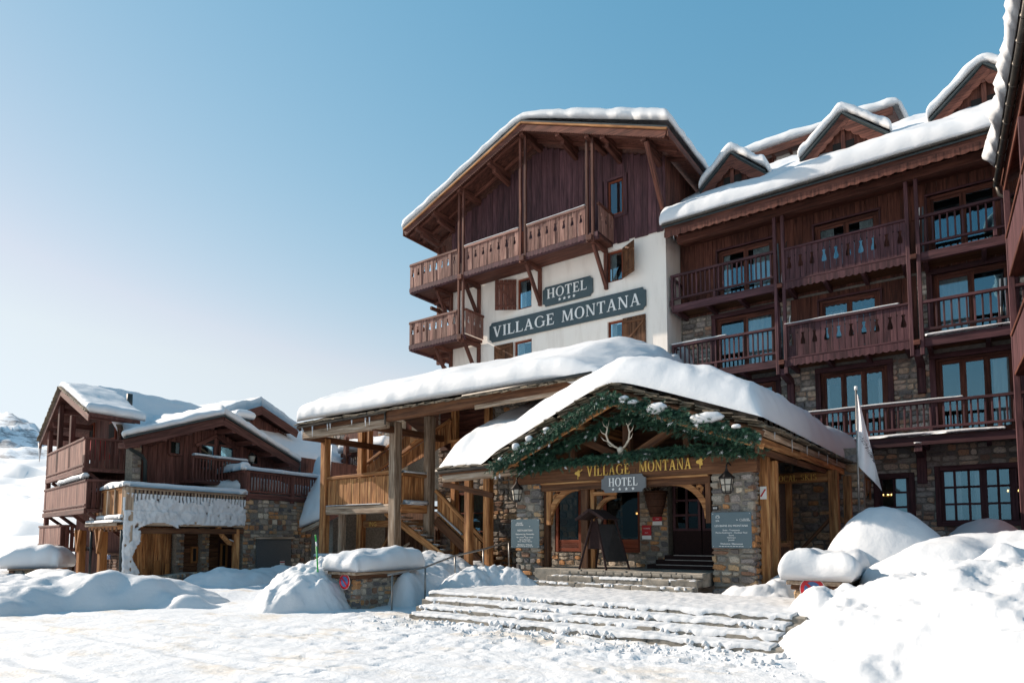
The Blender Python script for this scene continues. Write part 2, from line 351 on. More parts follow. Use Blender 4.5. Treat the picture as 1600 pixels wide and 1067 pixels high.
def _split(a, b, c, d, ch, sw, r, out):
    """irregular rubble: split a band into stones at random"""
    w, h = b - a, d - c; mw, mh = sw[1], ch[1]
    if w <= mw and h <= mh and (w <= sw[0] * 2.1 or r.random() < .55) and (h <= ch[0] * 2.1 or r.random() < .7): out.append((a, b, c, d)); return
    if (w / mw > h / mh or h < ch[0] * 1.9) and w > sw[0] * 1.7:
        m = a + w * r.uniform(.32, .68); _split(a, m, c, d, ch, sw, r, out); _split(m, b, c, d, ch, sw, r, out)
    elif h > ch[0] * 1.7:
        m = c + h * r.uniform(.36, .64); _split(a, b, c, m, ch, sw, r, out); _split(a, b, m, d, ch, sw, r, out)
    else: out.append((a, b, c, d))
def layout(width, z0, z1, ch=(.13, .26), sw=(.2, .55), holes=(), r=rng):
    """irregular rubble in uneven bands; returns (u0,u1,z0,z1) clipped round the holes"""
    cells = []; z = z0
    while z < z1 - .03:
        h = r.uniform(ch[1] * 1.1, ch[1] * 2.6)
        if z1 - z - h < ch[0] * 1.4: h = z1 - z
        u = 0
        while u < width - .01:
            w = r.uniform(sw[1] * .9, sw[1] * 2.4)
            if width - u - w < sw[0]: w = width - u
            _split(u, u + w, z, min(z1, z + h), ch, sw, r, cells); u += w
        z += h
    out = []
    for c in cells:
        um, zm = (c[0] + c[1]) / 2, (c[2] + c[3]) / 2; c = list(c); ok = True
        for hh in holes:
            if hh[0] < c[1] and hh[1] > c[0] and hh[2] < c[3] and hh[3] > c[2]:
                if hh[2] <= zm <= hh[3]:
                    if hh[0] > c[0] + .06 and um < hh[0] + .3: c[1] = min(c[1], hh[0])
                    elif hh[1] < c[1] - .06 and um > hh[1] - .3: c[0] = max(c[0], hh[1])
                    else: ok = False
                elif hh[2] > zm: c[3] = min(c[3], hh[2])
                else: c[2] = max(c[2], hh[3])
        if ok and c[1] - c[0] > .05 and c[3] - c[2] > .04: out.append(tuple(c))
    return out
class Masonry:
    """collects stones of one thing; flush() makes the nearest ones parts and the rest one part of kind stuff"""
    def __init__(s, mat='stone'): s.items = []; s.mat = mat
    def face(s, P0, U, width, z0, z1, parent, holes=(), proud=.05, ch=(.13, .26), sw=(.2, .55), gap=.018):
        U = V(U).normalized(); N = V((0, 0, 1)).cross(U); P0 = V(P0)
        for (a, b, c, d) in layout(width, z0, z1, ch, sw, holes):
            dep = .12; pr = proud * rng.uniform(.5, 1.5)
            ctr = P0 + U * ((a + b) / 2) + N * (dep / 2 - pr); ctr.z = (c + d) / 2
            R = Matrix(((U.x, N.x, 0, 0), (U.y, N.y, 0, 0), (0, 0, 1, 0), (0, 0, 0, 1)))
            tilt = Matrix.Rotation(rng.uniform(-.05, .05), 4, 'Y')
            M = Matrix.Translation(ctr) @ R @ tilt @ Matrix.Diagonal((b - a - gap, dep, d - c - gap, 1))
            s.items.append(((ctr - CAMP).length, M, parent, rng.randrange(len(SBASE))))
    def flush(s, thing_obj, limit=300):
        s.items.sort(key=lambda t: t[0])
        for d, M, par, k in s.items[:limit]: ob('stone', SPOOL[s.mat][k], par, M)
        rest = s.items[limit:]
        if rest:
            vs = []; fs = []; rv = []
            for d, M, par, k in rest:
                b = len(vs); bv, bf = SBASE[k]; vs += [M @ V(v) for v in bv]; fs += [tuple(b + i for i in f) for f in bf]; rv += [rng.random()] * len(bv)
            me = mesh('stones', vs, fs, s.mat + '_a'); at_ = me.attributes.new('rnd', 'FLOAT', 'POINT'); at_.data.foreach_set('value', rv)
            tag(ob('far_stones', me, thing_obj), kind='stuff')

# ------------------------------------------------------------------ helpers: snow blankets
def fbm(p, s, o=4): return noise.fractal(V(p) * s, 1.0, 2.1, o, noise_basis='PERLIN_ORIGINAL')
def ease(n, a=True, b=True):
    """parameter list 0..1, denser at soft ends"""
    out = []
    for i in range(n + 1):
        t = i / n
        out.append(.5 - .5 * math.cos(math.pi * t) if a and b else (1 - math.cos(math.pi / 2 * t) if a else (math.sin(math.pi / 2 * t) if b else t)))
    return out
def snow(name, fn, nu, nv, T, rad, label, cat='snow', mat='snowroof', lump=.10, lscale=.5, bulge=.12, parent=None, kind='stuff', size=None, seed=0, pq=(4.0, .5)):
    """blanket over fn(u,v)->point; rad=(ru0,ru1,rv0,rv1) edge rounding in metres (0: cut straight)."""
    us, vs_ = ease(nu), ease(nv)
    P = [[V(fn(u, v)) for v in vs_] for u in us]
    LU = (V(fn(1, .5)) - V(fn(0, .5))).length; LV = size or sum((V(fn(.5, vs_[j + 1])) - V(fn(.5, vs_[j]))).length for j in range(nv))
    verts = []; faces = []
    off = V((seed * 13.7, seed * 7.1, seed * 3.3))
    for i, u in enumerate(us):
        for j, v in enumerate(vs_):
            prof = 1.0
            for dist, r in ((u * LU, rad[0]), ((1 - u) * LU, rad[1]), (v * LV, rad[2]), ((1 - v) * LV, rad[3])):
                if r > 0 and dist < r: e = 1 - dist / r; prof *= (max(0.0, 1 - e ** pq[0])) ** pq[1]
            p = P[i][j]
            n1 = fbm(p + off, lscale, 4); n2 = fbm(p + off, 2.3, 3)
            h = T * prof * (1 + .28 * n1) + lump * n2 * prof * .5
            out = V((0, 0, 0))
            if prof < .98 and bulge:
                iu = min(max(i, 1), nu - 1); jv = min(max(j, 1), nv - 1)
                tu = (P[iu + 1][jv] - P[iu - 1][jv]).normalized(); tv = (P[iu][jv + 1] - P[iu][jv - 1]).normalized()
                k = bulge * (prof * (1 - prof) * 4) * (1 + .8 * n2)
                if rad[0] and u * LU < rad[0]: out -= tu * k
                if rad[1] and (1 - u) * LU < rad[1]: out += tu * k
                if rad[2] and v * LV < rad[2]: out -= tv * k
                if rad[3] and (1 - v) * LV < rad[3]: out += tv * k
                out.z *= .3
            verts.append(p + V((0, 0, max(h, 0.012 if prof > 0 else .0))) + out)
    W_ = nv + 1; n0 = len(verts)
    for i in range(nu):
        for j in range(nv): faces.append((i * W_ + j, (i + 1) * W_ + j, (i + 1) * W_ + j + 1, i * W_ + j + 1))
    ring = [i * W_ for i in range(nu + 1)] + [nu * W_ + j for j in range(1, nv + 1)] + [i * W_ + nv for i in range(nu - 1, -1, -1)] + [j for j in range(nv - 1, 0, -1)]
    flat = [P[i][j] for i in range(nu + 1) for j in range(nv + 1)]
    for r_ in ring: verts.append(flat[r_] + V((0, 0, .004)))
    m = len(ring)
    for k in range(m):
        k2 = (k + 1) % m
        faces.append((ring[k2], ring[k], n0 + k, n0 + k2))
    # orient upward
    a, b, c = verts[faces[0][0]], verts[faces[0][1]], verts[faces[0][2]]
    f0 = faces[(nu // 2) * nv + nv // 2]; nz = (verts[f0[1]] - verts[f0[0]]).cross(verts[f0[2]] - verts[f0[1]]).z
    if nz < 0: faces = [f[::-1] for f in faces]
    o = ob(name, mesh(name, verts, faces, mat, True), parent)
    if label: tag(o, label, cat, kind=kind)
    return o
def bilin(a, b, c, d):
    """a=(u0,v0) b=(u1,v0) c=(u1,v1) d=(u0,v1)"""
    a, b, c, d = V(a), V(b), V(c), V(d)
    return lambda u, v: (a * (1 - u) + b * u) * (1 - v) + (d * (1 - u) + c * u) * v
def strip_snow(name, p, q, w, t, parent, seed=0, mat='snow'):
    """thin snow on a rail from p to q"""
    p, q = V(p), V(q); x = (q - p).normalized(); y = V((-x.y, x.x, 0)).normalized() * (w / 2)
    return snow(name, bilin(p - y, q - y, q + y, p + y), max(6, int((q - p).length / .12)), 6, t, (.05, .05, w * .45, w * .45), None, mat=mat, lump=.02, bulge=.02, parent=parent, seed=seed)
# ------------------------------------------------------------------ helpers: lettering
def _bar(x0, y0, x1, y1, w):
    d = V((x1 - x0, y1 - y0)); n = V((-d.y, d.x)).normalized() * (w / 2); a, b = V((x0, y0)), V((x1, y1))
    return [[tuple(a - n), tuple(b - n), tuple(b + n), tuple(a + n)]]
def _cut(x0, y0, x1, y1, w):      # slanted stroke with horizontal ends
    return [[(x0 - w / 2, y0), (x0 + w / 2, y0), (x1 + w / 2, y1), (x1 - w / 2, y1)][::(1 if y1 > y0 else -1)]]
def _arc(cx, cy, rx, ry, w, a0=0, a1=360, n=20):
    out = []
    for i in range(n):
        t0, t1 = math.radians(a0 + (a1 - a0) * i / n), math.radians(a0 + (a1 - a0) * (i + 1) / n)
        f = lambda t: w * (.35 + .65 * abs(math.cos(t)) ** 1.3)
        P = lambda t, k: (cx + (rx - k * f(t)) * math.cos(t), cy + (ry - k * w * .38) * math.sin(t))
        out.append([P(t0, 0), P(t1, 0), P(t1, 1), P(t0, 1)])
    return out
def _sf(x, y, w=.3): return [[(x - w / 2, y), (x + w / 2, y), (x + w / 2, y + .055), (x - w / 2, y + .055)]]
T_, t_ = .155, .07
def _stem(x): return _cut(x, 0, x, 1, T_) + _sf(x, 0) + _sf(x, .945)
GL = {
 'I': (.34, _stem(.17)), 'H': (.86, _stem(.17) + _stem(.69) + _bar(.17, .5, .69, .5, t_)),
 'L': (.66, _stem(.17) + [[(.17, 0), (.62, 0), (.62, .07), (.17, .07)], [(.56, 0), (.62, 0), (.66, .28), (.60, .2)]]),
 'E': (.68, _stem(.17) + [[(.17, 0), (.62, 0), (.62, .07), (.17, .07)], [(.56, 0), (.62, 0), (.66, .26), (.60, .2)], [(.17, .93), (.6, .93), (.6, 1), (.17, 1)], [(.54, .95), (.58, .76), (.6, .76), (.6, 1)], [(.17, .48), (.48, .48), (.48, .55), (.17, .55)], [(.44, .4), (.48, .4), (.48, .63), (.44, .63)]]),
 'T': (.74, _cut(.37, 0, .37, 1, T_) + _sf(.37, 0) + [[(.03, .93), (.71, .93), (.71, 1), (.03, 1)], [(.03, .72), (.06, .72), (.1, .95), (.03, .95)], [(.68, .72), (.71, .72), (.71, .95), (.64, .95)]]),
 'O': (.90, _arc(.45, .5, .43, .52, .17)), 'V': (.86, _cut(.17, 1, .43, 0, T_) + _cut(.69, 1, .43, 0, t_) + _sf(.17, .945) + _sf(.69, .945, .24)),
 'A': (.86, _cut(.15, 0, .43, 1, t_) + _cut(.70, 0, .43, 1, T_) + _sf(.15, 0, .24) + _sf(.70, 0) + _bar(.25, .34, .62, .34, t_)),
 'N': (.88, _cut(.15, 0, .15, 1, t_) + _cut(.73, 0, .73, 1, t_) + _cut(.17, 1, .71, 0, T_) + _sf(.15, 0, .24) + _sf(.73, .945, .24) + _sf(.13, .945, .2)),
 'M': (1.08, _cut(.13, 0, .18, 1, t_) + _cut(.92, 0, .88, 1, T_) + _cut(.22, 1, .54, .04, T_) + _cut(.86, 1, .54, .04, t_) + _sf(.13, 0, .24) + _sf(.92, 0) + _sf(.18, .945, .18) + _sf(.9, .945, .2)),
 'G': (.92, _arc(.45, .5, .43, .52, .17, 40, 320) + _cut(.78, .06, .78, .44, .13) + _sf(.78, .44, .28)),
 'C': (.84, _arc(.45, .5, .43, .52, .17, 42, 318) + [[(.74, .7), (.79, .7), (.8, .95), (.72, .86)]]),
 'S': (.62, _arc(.31, .74, .25, .28, .14, 20, 250) + _arc(.31, .26, .27, .28, .15, -160, 80)),
 'K': (.84, _stem(.17) + _cut(.2, .42, .66, 1, t_) + _cut(.34, .55, .72, 0, T_) + _sf(.66, .945, .22) + _sf(.72, 0, .26)),
 ' ': (.45, [])}
def letters(text, P0, U, Vv, h, depth, mat, parent, track=.08, wide=1.0, fit=None, name='letter'):
    """serif capitals; P0 baseline start on the face; N=UxV points to the viewer"""
    U, Vv = V(U), V(Vv); N = U.cross(Vv); P0 = V(P0)
    tot = sum(GL[c][0] + track for c in text) - track
    k = (fit / tot) if fit else h * wide
    x = 0
    for ch in text:
        adv, polys = GL[ch]
        if polys:
            vs = []; fs = []
            for i, pl in enumerate(polys):
                ar = sum(pl[a][0] * pl[(a + 1) % len(pl)][1] - pl[(a + 1) % len(pl)][0] * pl[a][1] for a in range(len(pl)))
                if ar < 0: pl = pl[::-1]
                b = len(vs); n = len(pl); e = depth * (1 + .02 * (i % 5))
                vs += [U * (q[0] * k) + Vv * (q[1] * h) + N * e for q in pl] + [U * (q[0] * k) + Vv * (q[1] * h) for q in pl]
                fs.append(tuple(range(b, b + n))); fs += [(b + (j + 1) % n, b + j, b + n + j, b + n + (j + 1) % n) for j in range(n)]
            ob(name, mesh('letter', vs, fs, mat), parent, Matrix.Translation(P0 + U * (x * k)))
        x += adv + track
    return tot * k
def plaintext(name, text, C, U, Vv, size, mat, parent, align='CENTER', ext=.001):
    """small sans lettering as flat print (font curve turned into a mesh)"""
    cu = bpy.data.curves.new('print', 'FONT'); cu.body = text; cu.size = size; cu.align_x = align; cu.extrude = ext; cu.resolution_u = 3
    tmp = bpy.data.objects.new('tmp', cu); COL.objects.link(tmp)
    me = bpy.data.meshes.new_from_object(tmp.evaluated_get(bpy.context.evaluated_depsgraph_get()))
    bpy.data.objects.remove(tmp); bpy.data.curves.remove(cu)
    me.materials.clear(); me.materials.append(MT[mat])
    U, Vv = V(U).normalized(), V(Vv).normalized(); N = U.cross(Vv)
    M = Matrix(((U.x, Vv.x, N.x, 0), (U.y, Vv.y, N.y, 0), (U.z, Vv.z, N.z, 0), (0, 0, 0, 1)))
    return ob(name, me, parent, Matrix.Translation(V(C)) @ M)
def star(name, C, U, Vv, r, mat, parent, depth=.01):
    pts = [(math.sin(i * math.pi / 5) * (r if i % 2 == 0 else r * .42), math.cos(i * math.pi / 5) * (r if i % 2 == 0 else r * .42)) for i in range(10)][::-1]
    U, Vv = V(U), V(Vv); N = U.cross(Vv)
    return prism(name, pts, V(C) + N * depth, U, Vv, depth, mat, parent)
XP, YP, ZP = V((1, 0, 0)), V((0, 1, 0)), V((0, 0, 1))
# ================================================================== SETTING: ground, road, hillside, mountain
def sstep(a, b, x): t = min(1, max(0, (x - a) / (b - a))); return t * t * (3 - 2 * t)
FP = {}
_r = random.Random(12)
def _print(x, y, a):
    for i in range(-1, 2):
        for j in range(-1, 2): FP.setdefault((int(x // .5) + i, int(y // .5) + j), []).append((x, y, math.cos(a), math.sin(a)))
for (x0_, y0_, x1_, y1_) in ((-1.5, 4.5, -5.2, 9.1), (-6.5, 3.5, -6.2, 9.0), (-11, 6.5, -8.2, 9.0), (-3.2, 6.0, -4.6, 9.1), (-9, 7.6, -3.5, 7.9), (-12.5, 5.8, -3.4, 7.2), (-7.5, 5.2, -6.9, 9.0)):
    n_ = int(math.hypot(x1_ - x0_, y1_ - y0_) / .36); a_ = math.atan2(y1_ - y0_, x1_ - x0_)
    for k_ in range(n_): t_2 = k_ / n_; sd = .11 * (1 if k_ % 2 else -1); _print(x0_ + (x1_ - x0_) * t_2 - math.sin(a_) * sd + _r.uniform(-.06, .06), y0_ + (y1_ - y0_) * t_2 + math.cos(a_) * sd + _r.uniform(-.06, .06), a_ + _r.uniform(-.25, .25))
for k_ in range(160): _print(_r.uniform(-10, -2.5), 9.05 - abs(_r.gauss(0, .9)), _r.uniform(0, 6.28))
def marks(x, y):
    h = 0.0
    for (fx, fy, c, s_) in FP.get((int(x // .5), int(y // .5)), ()):
        u, v = (x - fx) * c + (y - fy) * s_, -(x - fx) * s_ + (y - fy) * c; d = (u / .15) ** 2 + (v / .06) ** 2
        if d < 2.4: h += -.028 * math.exp(-d * d * 1.1) + .010 * math.exp(-((d - 1.5) / .45) ** 2)
    for (k, b, w_) in ((.42, 9.1, .13), (.42, 7.4, .13), (.18, 5.6, .12), (.18, 4.1, .12)):      # wheel ruts crossing the forecourt
        dd = (y - (b + k * x * .55 + .25 * math.sin(x * .35))) / w_
        if abs(dd) < 3: h += -.022 * math.exp(-dd * dd) * (1 + .3 * math.sin(x * 38)) + .012 * math.exp(-((abs(dd) - 1.7) / .5) ** 2)
    return h
def gz0(x, y):
    r = math.hypot(x, y)
    if r > 60: return 0.0
    f = 1 - sstep(30, 60, r)
    h = .030 * fbm(V((x, y, 0)), .55, 4) + .020 * fbm(V((x, y, 5)), 2.4, 3)
    ch = math.exp(-((y - 9.0) / .9) ** 2) * (1 if -11 < x < -1.5 else 0)       # churned snow at the foot of the steps
    h += ch * (.05 * fbm(V((x, y, 2)), 3.6, 3) + .02)
    tr = math.sin((x * .55 + y * .83) * 2.1 + 1.2 * noise.noise(V((x * .3, y * .3, 0))))
    if r < 22 and y < 9.3: h += marks(x, y)
    return (h + .006 * tr) * f
def ground():
    angs = []; a = -180.0
    base = math.degrees(math.atan2(CF.y, CF.x))
    while a < 180: angs.append(math.radians(base + a)); a += .3 if -45 <= a < 45 else 3.0
    rad = [.4]
    while rad[-1] < 3.5: rad.append(rad[-1] * 1.03 + .004)
    while rad[-1] < 17: rad.append(rad[-1] + max(.03, rad[-1] * .005))
    while rad[-1] < 45: rad.append(rad[-1] * 1.016 + .004)
    while rad[-1] < 9000: rad.append(rad[-1] * 1.25)
    vs = [V((0, 0, 0))]; fs = []; n = len(angs)
    for r in rad:
        for an in angs: x, y = r * math.cos(an), r * math.sin(an); vs.append(V((x, y, gz0(x, y))))
    fs += [(0, 1 + k, 1 + (k + 1) % n) for k in range(n)]
    for i in range(len(rad) - 1):
        b = 1 + i * n; fs += [(b + k, b + n + k, b + n + (k + 1) % n, b + (k + 1) % n) for k in range(n)]
    tag(ob('ground', mesh('ground', vs, fs, 'snowroad', True)), 'packed snow forecourt and ground with brown dirty patches', 'ground', kind='structure')
ground()
MT['slush'] = snowmat('road_slush', dirt=.3, base=(.66, .68, .71), b1=.6, lump=7)
def road():
    cl = [V((-14.0, 8.2, 0)), V((-15.4, 9.2, 0)), V((-17, 10.4, 0)), V((-18.8, 13, 0)), V((-20.2, 17, 0)), V((-21.5, 22, 0)), V((-23, 30, 0))]
    pts = []
    for i in range(len(cl) - 1):
        for k in range(12):
            t = k / 12; p0, p1, p2, p3 = cl[max(0, i - 1)], cl[i], cl[i + 1], cl[min(len(cl) - 1, i + 2)]
            pts.append(.5 * ((2 * p1) + (-p0 + p2) * t + (2 * p0 - 5 * p1 + 4 * p2 - p3) * t * t + (-p0 + 3 * p1 - 3 * p2 + p3) * t ** 3))
    vs = []; fs = []; m = 24
    for i, p in enumerate(pts):
        d = (pts[min(i + 1, len(pts) - 1)] - pts[max(i - 1, 0)]).normalized(); nn = V((-d.y, d.x, 0))
        hw = 2.3 * sstep(0, 14, i) + .5
        for k in range(m + 1):
            s = -1 + 2 * k / m; q = p + nn * (s * hw); rut = -.03 * (math.exp(-((abs(s) - .42) / .1) ** 2)) + .02 * math.sin(s * 19 + .5 * fbm(q, .6, 2))
            vs.append(V((q.x, q.y, max(gz0(q.x, q.y) - .05 + .054 * sstep(2, 18, i), gz0(q.x, q.y) - .06 + .105 * sstep(2, 22, i) + rut * 1.0 + .01 * fbm(q, 3, 2)) * (1 if abs(s) < .98 else .3))))
    for i in range(len(pts) - 1):
        for k in range(m): b = i * (m + 1) + k; fs.append((b, b + 1, b + m + 2, b + m + 1))
    if (vs[fs[0][1]] - vs[fs[0][0]]).cross(vs[fs[0][2]] - vs[fs[0][1]]).z < 0: fs = [f[::-1] for f in fs]
    tag(ob('road', mesh('road', vs, fs, 'slush', True)), 'grey slushy tyre marked road leading up between the buildings', 'road', kind='structure')
road()
def rd(t, d): p = CR * (t * d) + V((-_s, _c, 0)) * d; return p          # bearing tangent t and depth d -> plan point
def gridmesh(name, ts, ds, zf, mat, label, cat, kind):
    vs = []; fs = []; m = len(ds)
    for t in ts:
        for d in ds: p = rd(t, d); vs.append(V((p.x, p.y, zf(t, d, p))))
    for i in range(len(ts) - 1):
        for j in range(m - 1): b = i * m + j; fs.append((b, b + m, b + m + 1, b + 1))
    tag(ob(name, mesh(name, vs, fs, mat, True)), label, cat, kind=kind)
def hillz(t, d, p):
    w = 1 - sstep(-.62, -.30, t); r = sstep(26, 330, d)
    ter = .35 * math.sin(d * .22 + 2.5 * noise.noise(V((p.x * .02, p.y * .02, 0)))) + .5 * fbm(V((p.x, p.y, 0)), .05, 4)
    rg_ = abs(noise.noise(V((p.x * .012 + p.y * .012, (p.y - p.x * .35) * .085, 2)))) + .5 * abs(noise.noise(V((p.x * .03, (p.y - p.x * .35) * .2, 7))))
    ter += (1.0 - rg_ * 2.2) * .9
    return -.6 + w * (36 * r ** 1.15 + ter * sstep(30, 70, d) * 3.0)
gridmesh('hillside', [-2.6 + 2.4 * k / 300 for k in range(301)], [22 * (1.0175 ** k) for k in range(200)], hillz, 'snowhill', 'wide snowy hillside rising to the far left behind the chalet', 'hillside', 'structure')
def rockmat():
    m, t, p, o = nt('mountain_snow_rock'); N = t.nodes.new; L = t.links.new
    tc = N('ShaderNodeTexCoord'); nz = N('ShaderNodeTexNoise'); nz.inputs['Scale'].default_value = .018; nz.inputs['Detail'].default_value = 10; nz.inputs['Roughness'].default_value = .7
    mp = N('ShaderNodeMapping'); mp.inputs['Scale'].default_value = (1, 1, 3.2); L(tc.outputs['Object'], mp.inputs[0]); L(mp.outputs[0], nz.inputs['Vector'])
    cr = N('ShaderNodeValToRGB'); e = cr.color_ramp.elements; e[0].position = .40; e[0].color = (.20, .21, .23, 1); e[1].position = .52; e[1].color = (.80, .82, .85, 1)
    L(nz.outputs['Fac'], cr.inputs[0]); L(cr.outputs[0], p.inputs['Base Color']); p.inputs['Roughness'].default_value = .8
    return m
MT['rock'] = rockmat()
def mtz(t, d, p):
    top = (300 + 26 * math.sin(t * 21 + 1.0) + 10 * math.sin(t * 55)) * (1 - sstep(-.66, -.36, t)) * (d / 1550.0 if d < 1550 else 1)
    r = sstep(520, 1560, d) ** 1.1 * (1 - .55 * sstep(1560, 2400, d))
    rid = 1 - abs(fbm(V((p.x, p.y, 0)), .006, 6)); f2 = fbm(V((p.x, p.y, 4)), .022, 4)
    return -8 + top * r * 1.0 + (rid - .75) * 46 * r + f2 * 9 * r
gridmesh('mountain', [-2.4 + 2.25 * k / 260 for k in range(261)], [500 + 22 * k for k in range(90)], mtz, 'rock', 'far snowy rocky mountain ridge at the left edge', 'mountain', 'structure')
# ------------------------------------------------------------------ snow banks
def bank(name, label, x0, x1, y0, y1, res, bumps, seed=0, rough=.06, fine=.02, base=-.12, mat='snow', clod=0.0, cs=2.2):
    nx, ny = int((x1 - x0) / res), int((y1 - y0) / res); vs = []; fs = []; off = V((seed * 5.1, seed * 3.7, seed))
    for i in range(nx + 1):
        for j in range(ny + 1):
            x, y = x0 + (x1 - x0) * i / nx, y0 + (y1 - y0) * j / ny; p = V((x, y, 0)) + off
            wx, wy = x + .35 * noise.noise(p * .7), y + .35 * noise.noise(p * .7 + V((9, 4, 2))); h = 0.0
            for (cx, cy, rx, ry, rot, hh, pw) in bumps:
                dx, dy = wx - cx, wy - cy; c, s_ = math.cos(rot), math.sin(rot); u, v = (dx * c + dy * s_) / rx, (-dx * s_ + dy * c) / ry; d2 = u * u + v * v
                if d2 < 1: q = hh * (1 - d2) ** pw; h = max(h, q) + .28 * min(h, q)
            h *= sstep(0, .4, min(x - x0, x1 - x, y - y0, y1 - y))
            lum = rough * fbm(p, 1.1, 4) + fine * (1.2 * abs(fbm(p, 4.5, 3)) + .5 * fbm(p, 11, 2))
            if clod: lum += clod * (.45 - min(.9, noise.voronoi(p * cs + V((0, 0, fbm(p, .8, 2))))[0][0])) + .4 * clod * (.4 - noise.voronoi(p * cs * 2.3)[0][0])
            z = base + h * (1 + .0) + (lum * (min(1, h / .25) if h > 0 else 0))
            vs.append(V((x, y, z)))
    m = ny + 1
    for i in range(nx):
        for j in range(ny):
            q = (i * m + j, (i + 1) * m + j, (i + 1) * m + j + 1, i * m + j + 1)
            if max(vs[k].z for k in q) > base + .005: fs.append(q)
    used = sorted({k for f in fs for k in f}); mp = {k: i for i, k in enumerate(used)}
    o = ob(name, mesh(name, [vs[k] for k in used], [tuple(mp[k] for k in f) for f in fs], mat, True)); tag(o, label, 'snow bank'); return o
bank('snow_bank', 'lumpy snow mound around the stone pier left of the entrance steps', -16.2, -10.9, 7.2, 13.0, .042, [(-12.95, 9.9, 1.4, 1.7, .63, .98, .65), (-12.5, 9.0, 1.0, .8, .63, .60, .8), (-13.5, 11.2, 1.5, 1.6, .63, 1.05, .7), (-11.85, 9.25, .65, .5, .63, .42, .9)], 1, .20, .06, clod=.15, cs=2.0)
bank('snow_bank', 'shovelled snow slope between the handrail and the stair porch', -16.8, -9.4, 10.6, 16.6, .06, [(-13.6, 13.3, 2.9, 2.7, .5, 1.25, .8), (-11.9, 12.0, 1.6, 1.8, .2, 1.02, .8), (-15.6, 15.0, 1.6, 1.4, 0, 1.05, .8), (-12.6, 15.0, 1.8, 1.2, 0, .8, .8), (-11.0, 10.9, .6, 1.1, 0, .66, .8)], 2, .18, .05, clod=.09, cs=2.4)
bank('snow_bank', 'crumbly shovelled snow ridge at the foot of the left entrance pillar', -11.3, -8.2, 11.2, 14.2, .04, [(-10.2, 12.5, 1.2, .75, .5, .92, .7), (-9.5, 13.1, .95, .55, .2, .8, .7), (-10.4, 13.6, 1.0, .7, 0, .95, .7)], 3, .12, .06, clod=.13, cs=3.2)
bank('snow_bank', 'huge smooth snow heap in the right foreground', -3.4, 4.4, 5.6, 14.2, .042, [(.45, 10.8, 3.1, 3.8, .25, 1.30, 1.0), (-2.3, 11.22, .75, .75, 0, .75, .8), (-1.2, 10.3, 1.3, 2.0, .2, .55, .9), (2.1, 9.0, 2.9, 3.0, 0, 1.1, 1.0), (.1, 10.9, .55, .4, .3, .55, .8)], 4, .17, .05, clod=.10, cs=1.3)
bank('snow_bank', 'rolling snow bank behind the right foreground heap', -2.1, 4.5, 10.8, 17.0, .07, [(.8, 13.9, 3.3, 2.2, 0, 1.56, .6), (-.7, 13.0, 1.3, 1.5, 0, 1.4, .6), (3, 13, 3, 3, 0, 1.6, .7)], 5, .12, .012, clod=.04, cs=.8)
bank('snow_bank', 'tall rounded snow dome beside the flagpole', -3.6, .6, 12.6, 16.6, .05, [(-1.5, 14.5, 1.35, 1.3, .3, 2.26, .7)], 6, .10, .012)
bank('snow_bank', 'shaded pointed snow pile against the wing wall below the large grid window', -4.6, 3.5, 17.5, 25.4, .09, [(.0, 22.6, 1.5, 1.4, 0, 1.85, .9), (-.5, 22, 5, 4.5, 0, 1.2, .5)], 7, .1, .02)
bank('snow_bank', 'small trampled snow patch right of the entrance pillar', -4.9, -2.75, 12.7, 16.6, .045, [(-3.45, 14.9, .8, 1.3, 0, .95, .7), (-3.6, 13.6, 1.1, .7, 0, .68, .6), (-4.3, 13.5, .7, .4, 0, .56, .6)], 8, .08, .03, clod=.14, cs=2.6)
bank('snow_bank', 'long ploughed snow bank along the road at the far left', -22.5, -12.2, -2.0, 11.2, .08, [(-16.4, 7.4, 2.3, 1.2, 1.15, .80, .7), (-17.6, 4.6, 3.0, 1.5, 1.25, .72, .7), (-19.7, 2.6, 3.4, 1.8, .8, .75, .7), (-18.8, 7.0, 2.6, 2.0, 0, .55, .8), (-15.2, 7.8, 1.2, .8, .6, .40, .8), (-20.5, 5.5, 2.5, 2.5, 0, .6, .8)], 9, .16, .02, clod=.10, cs=1.3)
bank('snow_bank', 'ploughed snow bank below the stone wall and steel door', -23.2, -17.6, 9.8, 19.8, .08, [(-20.5, 12.3, 1.2, 2.0, -.35, .62, .7), (-21.3, 14.8, 1.2, 2.3, -.15, .62, .7), (-22.0, 17.4, 1.3, 2.1, 0, .6, .7)], 10, .10, .02, clod=.10, cs=1.6)
bank('snow_bank', 'soft snow hummocks around the trough and the first pine post', -33, -22.6, 4.5, 11.0, .11, [(-25.2, 8.7, 2.0, 1.2, 0, .55, .8), (-28.5, 8, 3, 2, 0, .45, .8), (-24.0, 8.6, 1.6, .8, 0, .5, .8)], 11, .12, .02)
# ================================================================== HOTEL TOWER
tw = thing('hotel_tower', 'tall cream and timber hotel block with big snowy gable roof', 'building', (-15.4, 24, 0))
TX0, TX1, TY = -21.0, -9.83, 24.0
RX, RZ, EZ = -15.62, 19.55, 16.75          # ridge and eave of the roof (top face)
ELX, ERX, FY = -22.75, -8.98, 22.25        # roof edges, front verge
def roofz(x): return RZ - (RZ - EZ) * (abs(x - RX) / ((RX - ELX) if x < RX else (ERX - RX)))
tholes = [(-17.08 - TX0, -16.28 - TX0, 12.0, 13.45), (-12.45 - TX0, -11.72 - TX0, 12.2, 13.53), (-12.45 - TX0, -11.75 - TX0, 9.2, 10.54), (-17.26 - TX0, -16.27 - TX0, 9.2, 10.55)]
pw = group_part('plaster_walls', tw, (TX0, TY, 0))
wallholes('front_wall', (TX0, TY, 0), XP, TX1 - TX0, 0, 13.9, tholes, .22, 'plaster', pw)
